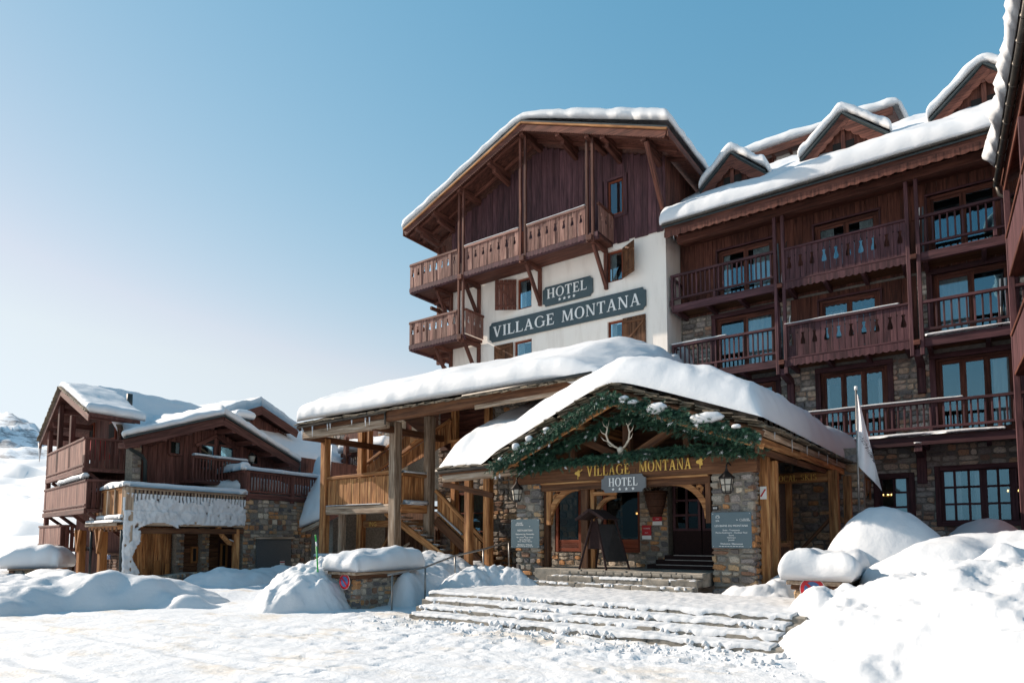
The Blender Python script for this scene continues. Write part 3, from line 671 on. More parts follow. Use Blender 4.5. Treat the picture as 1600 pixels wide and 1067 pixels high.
wallholes('side_wall', (TX1, TY, 0), YP, 12, 0, 13.9, [], .1, 'plaster', pw)
wallholes('side_wall', (TX0, TY + 12, 0), -YP, 12, 0, 13.9, [], .1, 'plaster', pw)
def casement(parent, x0, x1, z0, z1, y, fm='fred', fw=.09, mull=0, glass='glass', curtain=True, dep=.07, bars=0, back=True):
    """window frame + panes in plane y (front of frame), facing -Y"""
    w = group_part('window', parent, (x0, y, z0))
    box('frame', x0, x0 + fw, y, y + dep, z0, z1, fm + 'z', w); box('frame', x1 - fw, x1, y, y + dep, z0, z1, fm + 'z', w)
    box('frame', x0 + fw, x1 - fw, y, y + dep, z1 - fw, z1, fm + 'x', w); box('frame', x0 + fw, x1 - fw, y, y + dep, z0, z0 + fw, fm + 'x', w)
    n = mull + 1; iw = (x1 - x0 - 2 * fw) / n
    for k in range(1, n): box('mullion', x0 + fw + k * iw - .04, x0 + fw + k * iw + .04, y + .004, y + dep - .004, z0 + fw, z1 - fw, fm + 'z', w)
    for k in range(n):
        a = x0 + fw + k * iw + (.04 if k else 0); b = x0 + fw + (k + 1) * iw - (.04 if k < n - 1 else 0)
        ob('pane', boxmesh(b - a, .006, z1 - z0 - 2 * fw, glass), w, Matrix.Translation(((a + b) / 2, y + dep * .6, (z0 + z1) / 2)))
        for q in range(1, bars + 1):
            zz = z0 + fw + (z1 - z0 - 2 * fw) * q / (bars + 1); box('glazing_bar', a, b, y + .012, y + .05, zz - .02, zz + .02, fm + 'x', w, .003)
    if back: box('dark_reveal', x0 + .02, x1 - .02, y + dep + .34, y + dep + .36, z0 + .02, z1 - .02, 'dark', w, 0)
    if curtain: drape(w, x0 + fw, x0 + fw + (x1 - x0) * .34, y + dep + .1, z0 + .05, z1 - .06)
    return w
def drape(parent, x0, x1, y, z0, z1, name='curtain'):
    n = max(8, int((x1 - x0) / .035)); vs = []; fs = []
    for i in range(n + 1):
        x = x0 + (x1 - x0) * i / n; d = .03 * math.sin(i * 1.35 + rng.random() * .4)
        vs += [(x, y + d, z0), (x, y + d * .5, z1)]
    fs = [(2 * i, 2 * i + 2, 2 * i + 3, 2 * i + 1) for i in range(n)]
    return ob(name, mesh(name, vs, fs, 'curtain', True), parent)
casement(tw, -17.08, -16.28, 12.0, 13.45, TY + .1)
casement(tw, -12.45, -11.72, 12.2, 13.53, TY + .1)
casement(tw, -12.45, -11.75, 9.2, 10.54, TY + .1)
casement(tw, -17.26, -16.27, 9.2, 10.55, TY + .1)
def shutter(parent, hx, hy, ang, w, z0, z1, mat='brn'):
    """board shutter hinged at (hx,hy); ang: direction of the leaf in plan (radians from +X)"""
    g = group_part('shutter', parent, (hx, hy, z0)); d = V((math.cos(ang), math.sin(ang), 0)); n = 5
    for k in range(n):
        a = V((hx, hy, (z0 + z1) / 2)) + d * (w * (k + .5) / n)
        ob('board', boxmesh(w / n - .008, .035, z1 - z0, mat + 'z', .006), g, Matrix.Translation(a) @ Matrix.Rotation(ang, 4, 'Z'))
    nn = V((d.y, -d.x, 0)); nn = nn if nn.y < 0 else -nn
    for zz in (z0 + .18, z1 - .18):
        beam('batten', V((hx, hy, zz)) + d * .04 + nn * .032, V((hx, hy, zz)) + d * (w - .04) + nn * .032, .028, .1, mat + 'x', g)
    beam('brace', V((hx, hy, z0 + .25)) + d * .08 + nn * .03, V((hx, hy, z1 - .25)) + d * (w - .08) + nn * .03, .024, .09, mat + 'x', g)
shutter(tw, -17.1, TY - .03, math.radians(180 + 32), 1.0, 12.02, 13.45, 'red')
shutter(tw, -11.7, TY - .03, math.radians(-32), .86, 12.22, 13.5, 'brn')
shutter(tw, -11.73, TY - .045, 0, 1.02, 9.2, 10.53, 'brn')
shutter(tw, -17.28, TY - .045, math.pi, 1.1, 9.2, 10.53, 'brn')
# timber gable: vertical planks up to the roof
gb = group_part('gable_cladding', tw, (TX0, TY, 13.86))
prism('gable_backing', [(TX0, 13.8), (TX1, 13.8), (TX1, roofz(TX1) - .3), (RX, RZ - .3), (TX0, roofz(TX0) - .3)], (0, TY + .02, 0), XP, ZP, .1, 'dredz', gb)
x = TX0 - .04; i = 0
while x < TX1 - .02:
    w = rng.uniform(.26, .38); x2 = min(x + w, TX1 + .04)
    zb = 13.80 + rng.uniform(-.06, .03)
    top = min(roofz(x), roofz(x2)) - .27
    segs = [(zb, top)]
    if x2 > -12.4 and x < -11.6: segs = [(zb, 14.95), (16.62, top)]
    for a, b in segs:
        if b - a > .05:
            yf = TY - .05 - rng.uniform(0, .018)
            poly = [(0.006, a), (x2 - x - .006, a), (x2 - x - .006, b), (.006, b)]
            prism('plank', poly, (x, yf, 0), XP, ZP, .045, 'dredz', gb)
    x = x2; i += 1
for yy in range(12):
    box('plank', TX1 + .0, TX1 + .05, TY + yy * .5 + .01, TY + yy * .5 + .49, 13.8, roofz(TX1) - .28, 'redz', gb)
w = casement(tw, -12.33, -11.62, 15.0, 16.52, TY - .02, glass='glass', curtain=True, back=True)
for a in ((-12.5, -12.34, 14.86, 16.66), (-11.61, -11.45, 14.86, 16.66)): box('casing', a[0], a[1], TY - .1, TY - .05, a[2], a[3], 'dredz', w)
for a in ((-12.34, -11.61, 14.86, 15.0), (-12.34, -11.61, 16.53, 16.66)): box('casing', a[0], a[1], TY - .1, TY - .05, a[2], a[3], 'dredx', w)
w = casement(tw, -16.75, -15.95, 13.9, 15.6, TY - .09, curtain=False, back=False)
box('casing', -16.95, -15.75, TY - .12, TY - .06, 15.6, 15.78, 'dredx', w)
# roof: two slabs, boarded soffit, purlins, barge boards, metal verge
rf = group_part('roof', tw, (RX, FY, RZ))
def slab(name, x0, z0, x1, z1, y0, y1, t, mat, parent):
    return hexa(name, [(x0, y0, z0 - t), (x1, y0, z1 - t), (x1, y1, z1 - t), (x0, y1, z0 - t)], [(x0, y0, z0), (x1, y0, z1), (x1, y1, z1), (x0, y1, z0)], mat, parent)
slab('roof_slab', ELX, EZ, RX, RZ, FY + .06, 36, .16, 'redx', rf); slab('roof_slab', RX, RZ, ERX, EZ, FY + .06, 36, .16, 'redx', rf)
def barge(x0, z0, x1, z1, y, name='barge_board', depth=.3, th=.06, mat='redx', parent=rf, sc=.11, dy=0):
    """board along a rake with a scalloped lower edge"""
    L = math.hypot(x1 - x0, z1 - z0); U = V((x1 - x0, 0, z1 - z0)) / L; Vv = V((-U.z, 0, U.x)) if U.x > 0 else V((U.z, 0, -U.x))
    if Vv.z < 0: Vv = -Vv
    n = int(L / sc); pts = []
    for k in range(n):
        for q in range(4): t = (k + q / 4) / n; pts.append((t * L, -depth - .05 * abs(math.sin(math.pi * q / 4))))
    pts.append((L, -depth)); pts += [(L, 0), (0, 0)]
    return prism(name, pts, (x0, y + (.005 if z1 < z0 else 0), z0), U, Vv, th, mat, parent)
barge(ELX, EZ - .02, RX, RZ - .02, FY); barge(RX, RZ - .02, ERX, EZ - .02, FY)
for a, b in (((ELX, EZ), (RX, RZ)), ((RX, RZ), (ERX, EZ))):
    beam('verge_flashing', (a[0], FY + .05, a[1] + .035), (b[0], FY + .05, b[1] + .035), .22, .08, 'tin', rf)
    beam('verge_batten', (a[0], FY - .03, a[1] - .03), (b[0], FY - .03, b[1] - .03), .06, .09, 'oldx', rf)
for (x, big) in ((-22.0, 0), (-20.9, 0), (-19.28, 1), (-17.5, 0), (-15.7, 1), (-13.85, 0), (-12.45, 1), (-11.75, 0), (-10.0, 2)):
    z = roofz(x) - .16
    beam('purlin', (x, FY + .1, z - .17), (x, TY, z - .17), .2, .3, 'redx', rf)
    if big != 1: beam('purlin_corbel', (x, FY + .5, z - .40), (x, TY, z - .52), .18, .22, 'redx', rf)
    if big == 2: beam('eave_brace', (x + .1, FY + .2, z - .35), (x + .1, TY - .1, 14.6), .15, .18, 'redx', rf)
for x in (-21.9, -9.6):                                                     # soffit rafters
    z = roofz(x) - .16
for k in range(9):
    y = FY + .35 + k * .9
    for (a, b) in ((ELX + .1, RX), (RX, ERX - .1)):
        za, zb = roofz(a) - .24, roofz(b) - .24
        if k < 3: beam('soffit_board', (a, y, za), (b, y, zb), .12, .14, 'redx', rf)
barge_r = beam('eave_fascia', (ERX + .02, FY, EZ - .16), (ERX + .02, 30, EZ - .16), .06, .3, 'redx', rf)
beam('eave_fascia', (ELX - .02, FY, EZ - .16), (ELX - .02, 30, EZ - .16), .06, .3, 'redx', rf)
# balconies with bottle-shaped cut-outs between the boards
def half_board(w, h, mat, mirror, foot=.0):
    key = ('hb', round(w, 3), round(h, 3), mat, mirror)
    if key in _cache: return _cache[key]
    c = h * .64; s = h * .30        # bottle: centre and length
    prof = [(c - s * .5, 0), (c - s * .5, .062), (c - s * .36, .075), (c - s * .1, .06), (c + s * .12, .03), (c + s * .34, .03), (c + s * .42, .05), (c + s * .5, .055), (c + s * .5, 0)]
    pts = [(0, 0), (w, 0)] + [(w - d, z) for z, d in prof] + [(w, h), (0, h)]
    if mirror: pts = [(w - a, b) for a, b in pts][::-1]
    n = len(pts); vs = [(a - w / 2, -.016, b) for a, b in pts] + [(a - w / 2, .016, b) for a, b in pts]
    fs = [tuple(range(n)), tuple(range(2 * n - 1, n - 1, -1))] + [((i + 1) % n, i, n + i, n + (i + 1) % n) for i in range(n)]
    _cache[key] = mesh('board', vs, fs, mat); return _cache[key]
def scallop(name, x0, x1, y, z0, z1, mat, parent, step=.19):
    n = max(1, round((x1 - x0) / step)); st = (x1 - x0) / n; pts = []
    for k in range(n):
        for q in range(5): pts.append((k * st + st * q / 5, z0 + .045 - .045 * math.sin(math.pi * q / 5)))
    pts += [(x1 - x0, z0 + .045), (x1 - x0, z1), (0, z1)]
    return prism(name, [(a, b - z1) for a, b in pts], (x0, y, z1), XP, ZP, .03, mat, parent)
def boards(parent, P, U, L, z0, h, mat, w=.2, gapj=.006, jitter=.01):
    n = max(2, 2 * round(L / w / 2)); st = L / n; U = V(U); ang = math.atan2(U.y, U.x)
    for k in range(n):
        c = V(P) + U * (st * (k + .5)); c.z = z0
        nrm = V((U.y, -U.x, 0)) * (jitter * rng.uniform(-1, 1))
        ob('board', half_board(st - gapj, h, mat, k % 2 == 1), parent, Matrix.Translation(c + nrm) @ Matrix.Rotation(ang + rng.uniform(-.03, .03), 4, 'Z'))
def twin_post(parent, x, y, z0, z1, mat='redz', s=.13, w=.11):
    for d in (-s, s): post('post', x + d, y, z0, z1, w, mat, parent)
def bracket(parent, x, y0, y1, z, drop, mat='redx', w=.15):
    """horizontal arm under a balcony, wall post and diagonal strut (y0 outer, y1 wall)"""
    g = group_part('bracket', parent, (x, y1, z))
    beam('arm', (x, y0, z - .1), (x, y1, z - .1), w, .2, mat, g); beam('wall_post', (x, y1 - .08, z - .2), (x, y1 - .08, z - drop), w, .15, mat, g, up=YP)
    beam('strut', (x, y0 + .2, z - .18), (x, y1 - .1, z - drop + .15), w * .9, .16, mat, g)
BY = 22.6
def tower_balcony(x0, x1, z, h, posts, left_return=True, right_return=True):
    b = group_part('balcony', tw, (x0, BY, z))
    box('deck', x0 + .02, x1 - .02, BY + .05, TY - .06, z - .12, z, 'redx', b); box('edge_beam', x0, x1, BY - .02, BY + .12, z - .24, z - .06, 'dredx', b)
    scallop('valance', x0, x1, BY - .045, z - .2, z + .03, 'dredz', b)
    cuts = [x0] + posts + ([x1] if posts[-1] < x1 - .5 else [])
    for a, c in zip(cuts[:-1], cuts[1:]):
        a2, c2 = a + (.22 if a != x0 else .02), c - (.22 if c in posts else .02)
        boards(b, (a2, BY, 0), XP, c2 - a2, z + .05, h - .1, 'balcz', .205, jitter=.02)
        box('rail', a2, c2, BY - .06, BY + .07, z + h - .05, z + h + .05, 'balcx', b); box('lower_rail', a2, c2, BY + .02, BY + .08, z + .06, z + .15, 'redx', b)
        if left_return and a >= -20: strip_snow('rail_snow', (a2, BY, z + h + .05), (c2, BY, z + h + .05), .12, .05, b, seed=int(a * 7))
    if right_return:
        xr = x1
        boards(b, (xr, BY + .05, 0), YP, TY - BY - .1, z + .05, h - .1, 'balcz', .2); box('rail', xr - .06, xr + .06, BY, TY - .02, z + h - .05, z + h + .05, 'redx', b)
    # wrap round the left corner of the tower
    boards(b, (x0, BY + .05, 0), YP, 4.0, z + .05, h - .1, 'balcz', .2); box('rail', x0 - .06, x0 + .06, BY, BY + 4.1, z + h - .05, z + h + .05, 'redx', b)
    box('deck', x0 + .02, TX0, TY - .06, BY + 4.1, z - .12, z - .002, 'redx', b); box('edge_beam', x0 - .02, x0 + .12, BY + .12, BY + 4.1, z - .24, z - .06, 'dredx', b)
    return b
ub = tower_balcony(-22.6, -12.1, 13.78, 1.2, [-19.28, -15.77, -12.45])
lb = tower_balcony(-22.6, -19.05, 10.92, 1.15, [-19.28], left_return=False)
for x, ztop in ((-19.28, roofz(-19.28) - .3), (-15.77, RZ - .35), (-12.45, roofz(-12.45) - .3)):
    twin_post(ub, x, BY, 13.45 if x != -19.28 else 10.6, ztop)
    box('post_shoe', x - .12, x + .12, BY - .14, BY + .02, 13.5, 13.72, 'redx', ub)
box('post_shoe', -19.4, -19.16, BY - .14, BY + .02, 10.66, 10.88, 'redx', lb)
post('post', -22.45, TY + .55, 10.4, 16.6, .16, 'redz', ub); post('post', -22.1, TY + .55, 10.4, 16.6, .14, 'redz', ub)
for x in (-21.05, -19.28, -15.77, -12.45): bracket(ub, x, BY + .05, TY, 13.66, 1.75)
for x in (-21.05, -19.28): bracket(lb, x, BY + .05, TY, 10.8, 1.9)
for z in (13.66, 10.8):
    for y in (TY + .3, TY + 1.8): beam('side_arm', (-22.5, y, z - .1), (TX0, y, z - .1), .15, .2, 'redx', ub); beam('side_strut', (-22.3, y, z - .2), (TX0 - .05, y, z - 1.4), .13, .14, 'redx', ub)
beam('wall_plate', (-22.4, TY - .1, 13.2), (-22.4, TY + 2.5, 13.2), .14, .16, 'redx', ub)
# snow on the tower roof: one strip over both slopes
def trf(u, v):
    x = (ELX - .05) + (ERX - ELX + .1) * v; y = FY - .02 + 12.5 * u
    zz = RZ + .07 - (RZ - EZ) * (math.sqrt((x - RX) ** 2 + .12) - .34) / (6.85)
    return V((x, y, min(zz, RZ + .06)))
snow('tower_roof_snow', trf, 40, 70, .46, (.16, 0, .45, .45), 'thick smooth snow on the tall hotel tower gable roof', lump=.10, lscale=.35, bulge=.08)
# ------------------------------------------------------------------ wall signs on the tower
def notched(w, h, c):
    n = 4; pts = []
    for (cx, cz, a0) in ((w - 0, 0, 180), (w, h, 270), (0, h, 0), (0, 0, 90)):
        arc = [(cx + c * math.cos(math.radians(a0 - 90 * k / n)), cz + c * math.sin(math.radians(a0 - 90 * k / n))) for k in range(n + 1)]
        pts += arc
    return pts
s1 = thing('village_montana_sign', 'long dark grey board with white serif capitals on the cream tower wall', 'sign', (-18.62, TY, 10.7))
prism('sign_board', notched(7.95, .92, .13), (-18.63, TY - .09, 10.72), XP, ZP, .08, 'signgrey', s1)
letters('VILLAGE', (-18.42, TY - .092, 10.93), XP, ZP, .5, .02, 'white', s1, fit=3.42)
letters('MONTANA', (-14.62, TY - .092, 10.93), XP, ZP, .5, .02, 'white', s1, fit=3.72)
s2 = thing('hotel_star_sign', 'small dark grey hotel board with four stars above the long tower sign', 'sign', (-15.6, TY, 11.85))
prism('sign_board', notched(2.52, .86, .12), (-15.61, TY - .09, 11.82), XP, ZP, .08, 'signgrey', s2)
letters('HOTEL', (-15.38, TY - .092, 12.13), XP, ZP, .43, .02, 'white', s2, fit=2.02)
for k in range(4): star('star', (-14.72 + k * .24, TY - .091, 11.98), XP, ZP, .085, 'white', s2, .015)
# ================================================================== HOTEL WING (right)
wg = thing('hotel_wing', 'long shaded hotel wing of dark timber and rubble stone with stacked balconies', 'building', (-4, 25.5, 0))
WX0, WX1, WY = -9.83, 3.0, 25.5
WH = {  # openings (x0,x1,z0,z1)
 'tL': (-8.24, -6.1, 10.62, 12.97), 'tM': (-4.67, -2.58, 10.62, 13.0), 'tR': (-1.15, .82, 10.62, 13.02),
 'sL': (-8.38, -6.1, 7.9, 10.25), 'sM': (-4.58, -2.63, 7.9, 10.15), 'sR': (-1.1, 1.0, 7.9, 10.3),
 'fL': (-8.3, -6.15, 4.8, 7.45), 'fM': (-4.62, -2.5, 4.8, 7.5), 'fR': (-1.12, 1.0, 4.8, 7.45),
 'gA': (-2.9, -2.0, 2.1, 3.58), 'gB': (-1.12, 1.9, 2.1, 3.74)}
H = [(a - WX0, b - WX0, c, d) for a, b, c, d in WH.values()]
ww = group_part('walls', wg, (WX0, WY, 0))
wallholes('masonry_wall', (WX0, WY, 0), XP, WX1 - WX0, 0, 14.6, H, .25, 'wmortar', ww)
ms = Masonry('wstone')
def st(x0, x1, z0, z1): ms.face((x0, WY, 0), XP, x1 - x0, z0, z1, ww, [(a - x0, b - x0, c, d) for a, b, c, d in WH.values()], proud=.05, ch=(.14, .3), sw=(.25, .7))
st(-9.8, -5.55, 7.9, 10.45); st(-1.55, 2.2, 7.9, 10.45); st(-9.8, 2.2, 4.75, 7.65); st(-4.2, 2.2, .9, 4.6)
ms.flush(wg, 290)
# timber cladding: broad dark boards, top floor and middle bay
cl = group_part('timber_cladding', wg, (WX0, WY, 7.9))
def clad(x0, x1, z0, z1, holes, par, mat='red', y=WY, w=(.28, .42)):
    x = x0; edges = sorted(e for h_ in holes for e in h_[:2] if x0 < e < x1)
    while x < x1 - .02:
        x2 = min(x + rng.uniform(*w), x1)
        for e in edges:
            if x + .01 < e < x2 + .12: x2 = e; break
        segs = [(z0, z1)]
        for a, b, c, d in holes:
            if x2 > a + .005 and x < b - .005: segs = [q for s_ in segs for q in ((s_[0], min(s_[1], c)), (max(s_[0], d), s_[1])) if q[1] - q[0] > .04]
        for a, b in segs: box('plank', x + .004, x2 - .004, y - .05 - rng.uniform(0, .012), y - .005, a, b, mat + 'z', par, .006)
        x = x2
TH_ = [WH['tL'], WH['tM'], WH['tR']]
clad(-9.8, 2.4, 10.5, 12.3, TH_, cl, 'red'); clad(-9.8, 2.4, 12.31, 13.9, TH_, cl, 'red')
clad(-5.55, -1.55, 7.8, 10.4, [WH['sM']], cl, 'red')
# glazed doors and windows
def french(key, leaves, curtains, pel=False, fm='red', surround=None, y=WY):
    x0, x1, z0, z1 = WH[key]; w = group_part('window', wg, (x0, y, z0)); fw = .1
    box('frame', x0, x0 + fw, y + .03, y + .12, z0, z1, fm + 'z', w); box('frame', x1 - fw, x1, y + .03, y + .12, z0, z1, fm + 'z', w); box('frame', x0 + fw, x1 - fw, y + .03, y + .12, z1 - fw, z1, fm + 'x', w)
    box('sill', x0 + fw, x1 - fw, y + .03, y + .12, z0, z0 + .12, fm + 'x', w)
    n = leaves; iw = (x1 - x0 - 2 * fw) / n
    for k in range(n):
        a, b = x0 + fw + k * iw, x0 + fw + (k + 1) * iw
        box('leaf_stile', a, a + .09, y + .05, y + .1, z0 + .12, z1 - fw, 'redz', w); box('leaf_stile', b - .09, b, y + .05, y + .1, z0 + .12, z1 - fw, 'redz', w)
        box('leaf_rail', a + .09, b - .09, y + .05, y + .1, z1 - fw - .1, z1 - fw, 'redx', w); box('leaf_rail', a + .09, b - .09, y + .05, y + .1, z0 + .12, z0 + .3, 'redx', w)
        ob('pane', boxmesh(b - a - .18, .006, z1 - fw - .1 - z0 - .3, 'glass'), w, Matrix.Translation(((a + b) / 2, y + .078, (z0 + .3 + z1 - fw - .1) / 2)))
        if pel:
            scallop('pelmet', a + .09, b - .09, y + .13, z1 - fw - .34, z1 - fw - .1, 'brnz', w, .1)
    for (a, b) in curtains: drape(w, x0 + (x1 - x0) * a, x0 + (x1 - x0) * b, y + .15, z0 + .1, z1 - .12)
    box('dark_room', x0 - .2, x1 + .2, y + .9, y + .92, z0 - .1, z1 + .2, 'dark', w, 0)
    if surround:
        s = surround
        box('surround', x0 - s, x0, y - .1, y + .06, z0, z1, 'dredz', w); box('surround', x1, x1 + s, y - .1, y + .06, z0, z1, 'dredz', w); box('surround', x0 - s, x1 + s, y - .12, y + .06, z1, z1 + s, 'dredx', w)
    return w
french('tL', 2, [(.05, .2), (.62, .94)], surround=.07); french('tM', 2, [(.05, .3), (.7, .94)], surround=.07); french('tR', 2, [(.04, .1)], surround=.07)
french('sL', 2, [(.52, .97)], surround=.17); french('sM', 2, [(.05, .4)], pel=True, surround=.07); french('sR', 2, [(.04, .46)], surround=.17)
french('fL', 2, [(.05, .3)], surround=.17); french('fM', 3, [(.05, .12), (.85, .95)], pel=True, surround=.17); french('fR', 3, [(.72, .95)], surround=.17)
def small_panes(key, cols, rows, splits=(), curtains=()):
    x0, x1, z0, z1 = WH[key]; y = WY; w = group_part('window', wg, (x0, y, z0)); s = .16
    box('surround', x0 - s, x0, y - .1, y + .1, z0 - s, z1 + s, 'dredz', w); box('surround', x1, x1 + s, y - .1, y + .1, z0 - s, z1 + s, 'dredz', w)
    box('surround', x0, x1, y - .11, y + .1, z1, z1 + s, 'dredx', w); box('surround', x0, x1, y - .11, y + .1, z0 - s, z0, 'dredx', w)
    xs = [x0]
    for k in range(1, cols): xs.append(x0 + (x1 - x0) * k / cols)
    xs.append(x1)
    for k, xx in enumerate(xs): bw = .1 if k in splits or k in (0, cols) else .035; box('glazing_bar', xx - bw, xx + bw, y + .02, y + .09, z0, z1, 'dredz', w)
    for k in range(rows + 1):
        zz = z0 + (z1 - z0) * k / rows; box('glazing_bar', x0, x1, y + .025, y + .085, zz - .035, zz + .035, 'dredx', w)
    for i in range(cols):
        for j in range(rows):
            a, b, c, d = xs[i] + .03, xs[i + 1] - .03, z0 + (z1 - z0) * j / rows + .03, z0 + (z1 - z0) * (j + 1) / rows - .03
            ob('pane', boxmesh(b - a, .006, d - c, 'glass'), w, Matrix.Translation(((a + b) / 2, y + .055, (c + d) / 2)) @ Matrix.Rotation(rng.uniform(-.006, .006), 4, 'Z'))
    for (a, b) in curtains: drape(w, x0 + (x1 - x0) * a, x0 + (x1 - x0) * b, y + .2, z0, z1)
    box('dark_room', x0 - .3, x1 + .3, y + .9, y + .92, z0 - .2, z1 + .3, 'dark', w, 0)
small_panes('gA', 2, 3, (), [(.5, 1.0)]); small_panes('gB', 8, 3, (3, 5), [(0, .18), (.3, .36)])
# balconies
WB = 24.2
def rail_bay(b, x0, x1, z, h, step=.175, snow_on=False, below=.14):
    box('handrail', x0, x1, WB - .07, WB + .07, z + h - .09, z + h, 'dredx', b); box('lower_rail', x0, x1, WB - .04, WB + .04, z + below + .05, z + below + .13, 'dredx', b)
    n = int((x1 - x0) / step)
    for k in range(1, n): xx = x0 + (x1 - x0) * k / n; box('baluster', xx - .026, xx + .026, WB - .024, WB + .024, z + below + .13, z + h - .09, 'dredz', b, .006)
    for k in range(0, n + 1, 10):
        xx = x0 + (x1 - x0) * k / n; box('rail_stub', xx - .05, xx + .05, WB - .05, WB + .05, z - .02, z + below + .05, 'dredz', b)
    if snow_on: strip_snow('rail_snow', (x0, WB, z + h), (x1 - snow_on, WB, z + h), .15, .07, b, seed=int(x0 * 9 + z))
def wing_balcony(x0, x1, z, slabh=.3):
    b = group_part('balcony', wg, (x0, WB, z))
    box('deck', x0 + .05, x1, WB + .1, WY - .06, z - .14, z, 'brnx', b); box('edge_beam', x0, x1, WB - .03, WB + .1, z - slabh, z - .02, 'dredx', b)
    n = int((x1 - x0) / 1.9) + 1
    for k in range(n + 1): xx = x0 + .15 + (x1 - x0 - .3) * k / n; beam('joist', (xx, WB + .1, z - .24), (xx, WY - .06, z - .24), .13, .18, 'dredx', b)
    return b
def picket_bay(b, x0, x1, z, h, snow_on=False):
    boards(b, (x0, WB, 0), XP, x1 - x0, z - .28, h + .22, 'dredz', .19, gapj=.012, jitter=.004)
    box('rail', x0, x1, WB - .07, WB + .07, z + h - .07, z + h, 'dredx', b); box('lower_rail', x0, x1, WB - .05, WB - .018, z - .06, z, 'dredx', b)
    scallop('valance', x0, x1, WB - .06, z - .34, z - .08, 'dredz', b, .2)
    for k in range(11):
        xx = x0 + (x1 - x0) * k / 10.0
        if 0 < k < 10: tube('peg_hole', [(xx, WB - .021, z + h * .72), (xx, WB - .019, z + h * .72)], .025, 'dark', b, 8)
    if snow_on: strip_snow('rail_snow', (x0, WB, z + h), (x1 - snow_on, WB, z + h), .14, .06, b, seed=int(z * 5))
for z, sn in ((10.72, 0), (7.93, .5)):
    b = wing_balcony(-9.7, -5.72, z); rail_bay(b, -9.72, -5.75, z, 1.2 if z > 10 else 1.17, .172, snow_on=(1.8 if sn else False))
    post('newel', -9.66, WB, z - .2, z + 1.2, .1, 'dredz', b)
    box('end_rail', -9.76, -9.66, WB + .08, WY - .02, z + 1.1, z + 1.18, 'dredx', b)
    b = wing_balcony(-5.5, -1.66, z, .2); picket_bay(b, -5.48, -1.68, z, 1.18, snow_on=(.3 if sn else False))
    b = wing_balcony(-1.36, 2.0, z - .02); rail_bay(b, -1.36, 1.4, z, 1.16, .185)
    if sn: strip_snow('floor_snow', (-1.3, WB + .02, z + .0), (.9, WB + .02, z), .2, .09, b, 5)
b = wing_balcony(-6.5, 2.0, 4.78); rail_bay(b, -6.5, 1.2, 4.8, 1.07, .175, snow_on=1.6)
strip_snow('floor_snow', (-6.2, WB + .0, 4.79), (.6, WB + .0, 4.79), .2, .1, b, 6)
# twin posts, corbels
fr = group_part('post_frame', wg, (-5.65, WB, 7.4))
for x in (-5.62, -1.52):
    for d in (-.14, .14): post('post', x + d, WB - .02, 7.35, 13.5, .115, 'dredz', fr)
    for z in (13.3, 10.55, 7.75): box('post_block', x - .09, x + .09, WB - .12, WB + .04, z - .06, z + .1, 'redx', fr)
    beam('corbel', (x, WY - .1, 7.35), (x, WY - .1, 6.35), .24, .22, 'dredx', fr, up=YP); beam('corbel_arm', (x, WB, 7.45), (x, WY, 7.3), .2, .24, 'dredx', fr)
for x in (-1.62, 1.3):
    beam('corbel', (x, WY - .12, 4.5), (x, WY - .12, 3.35), .28, .24, 'dredx', fr, up=YP); beam('corbel_arm', (x, WB, 4.4), (x, WY, 4.3), .22, .24, 'dredx', fr)
    strip_snow('corbel_snow', (x - .1, WB + .05, 4.53), (x + .1, WB + .05, 4.53), .16, .07, fr, 3)
# skis leaning between the posts
sk = thing('skis', 'slim white and black skis stored upright beside the right twin post on the upper balcony', 'skis', (-5.35, 24.6, 10.72), group='skis leaning on the balconies')
def skis(root, x, y, z, n, mats):
    for k in range(n):
        p = V((x + k * .07, y, z)); q = p + V((rng.uniform(-.12, .16), .2, 1.62))
        beam('ski', p, q, .05, .02, mats[k % len(mats)], root)
skis(sk, -1.4, 24.45, 10.75, 3, ['white', 'black', 'panel']); sk['label'] = 'slim skis standing on the top balcony beside the right twin post'
sk2 = thing('skis', 'slim skis standing on the top balcony beside the left twin post', 'skis', (-5.45, 24.5, 10.72), group='skis leaning on the balconies'); skis(sk2, -5.7, 24.5, 10.75, 3, ['panel', 'white', 'black'])
sk3 = thing('skis', 'slim skis standing on the middle balcony beside the left twin post', 'skis', (-5.45, 24.5, 7.95), group='skis leaning on the balconies'); skis(sk3, -5.7, 24.5, 7.96, 3, ['black', 'panel', 'white'])
sk4 = thing('skis', 'slim skis at the far right end of the middle balcony railing', 'skis', (.7, 24.6, 7.95), group='skis leaning on the balconies'); skis(sk4, .62, 24.7, 7.96, 4, ['white', 'black', 'panel'])
# eave: beam, fascia, scalloped board, gutter
ev = group_part('eave', wg, (WX0, 23.4, 13.3))
box('eave_beam', -9.4, 3, WB - .14, WB + .12, 13.12, 13.42, 'redx', ev); box('soffit', -9.6, 3, 23.45, WY, 13.5, 13.54, 'redx', ev)
box('fascia', -9.62, 3, 23.38, 23.44, 13.28, 13.62, 'redx', ev)
scallop('scalloped_board', -9.62, 3, 23.34, 13.1, 13.34, 'redz', ev, .32)
for k in range(14): beam('rafter_end', (-9.3 + k * .9, 23.46, 13.42), (-9.3 + k * .9, WB + .6, 13.46), .1, .14, 'redx', ev)
gt = group_part('gutter', wg, (WX0, 23.3, 13.55))
n = 9; vs = []; fs = []
for i in range(2):
    for k in range(n): a = math.pi + math.pi * k / (n - 1); vs.append(V((12.7 * i, .075 * math.cos(a), .075 * math.sin(a))))
fs = [(k, k + 1, n + k + 1, n + k) for k in range(n - 1)]
ob('gutter_trough', mesh('gutter_trough', vs, fs, 'gutter', True), gt, Matrix.Translation((-9.66, 23.27, 13.64)))
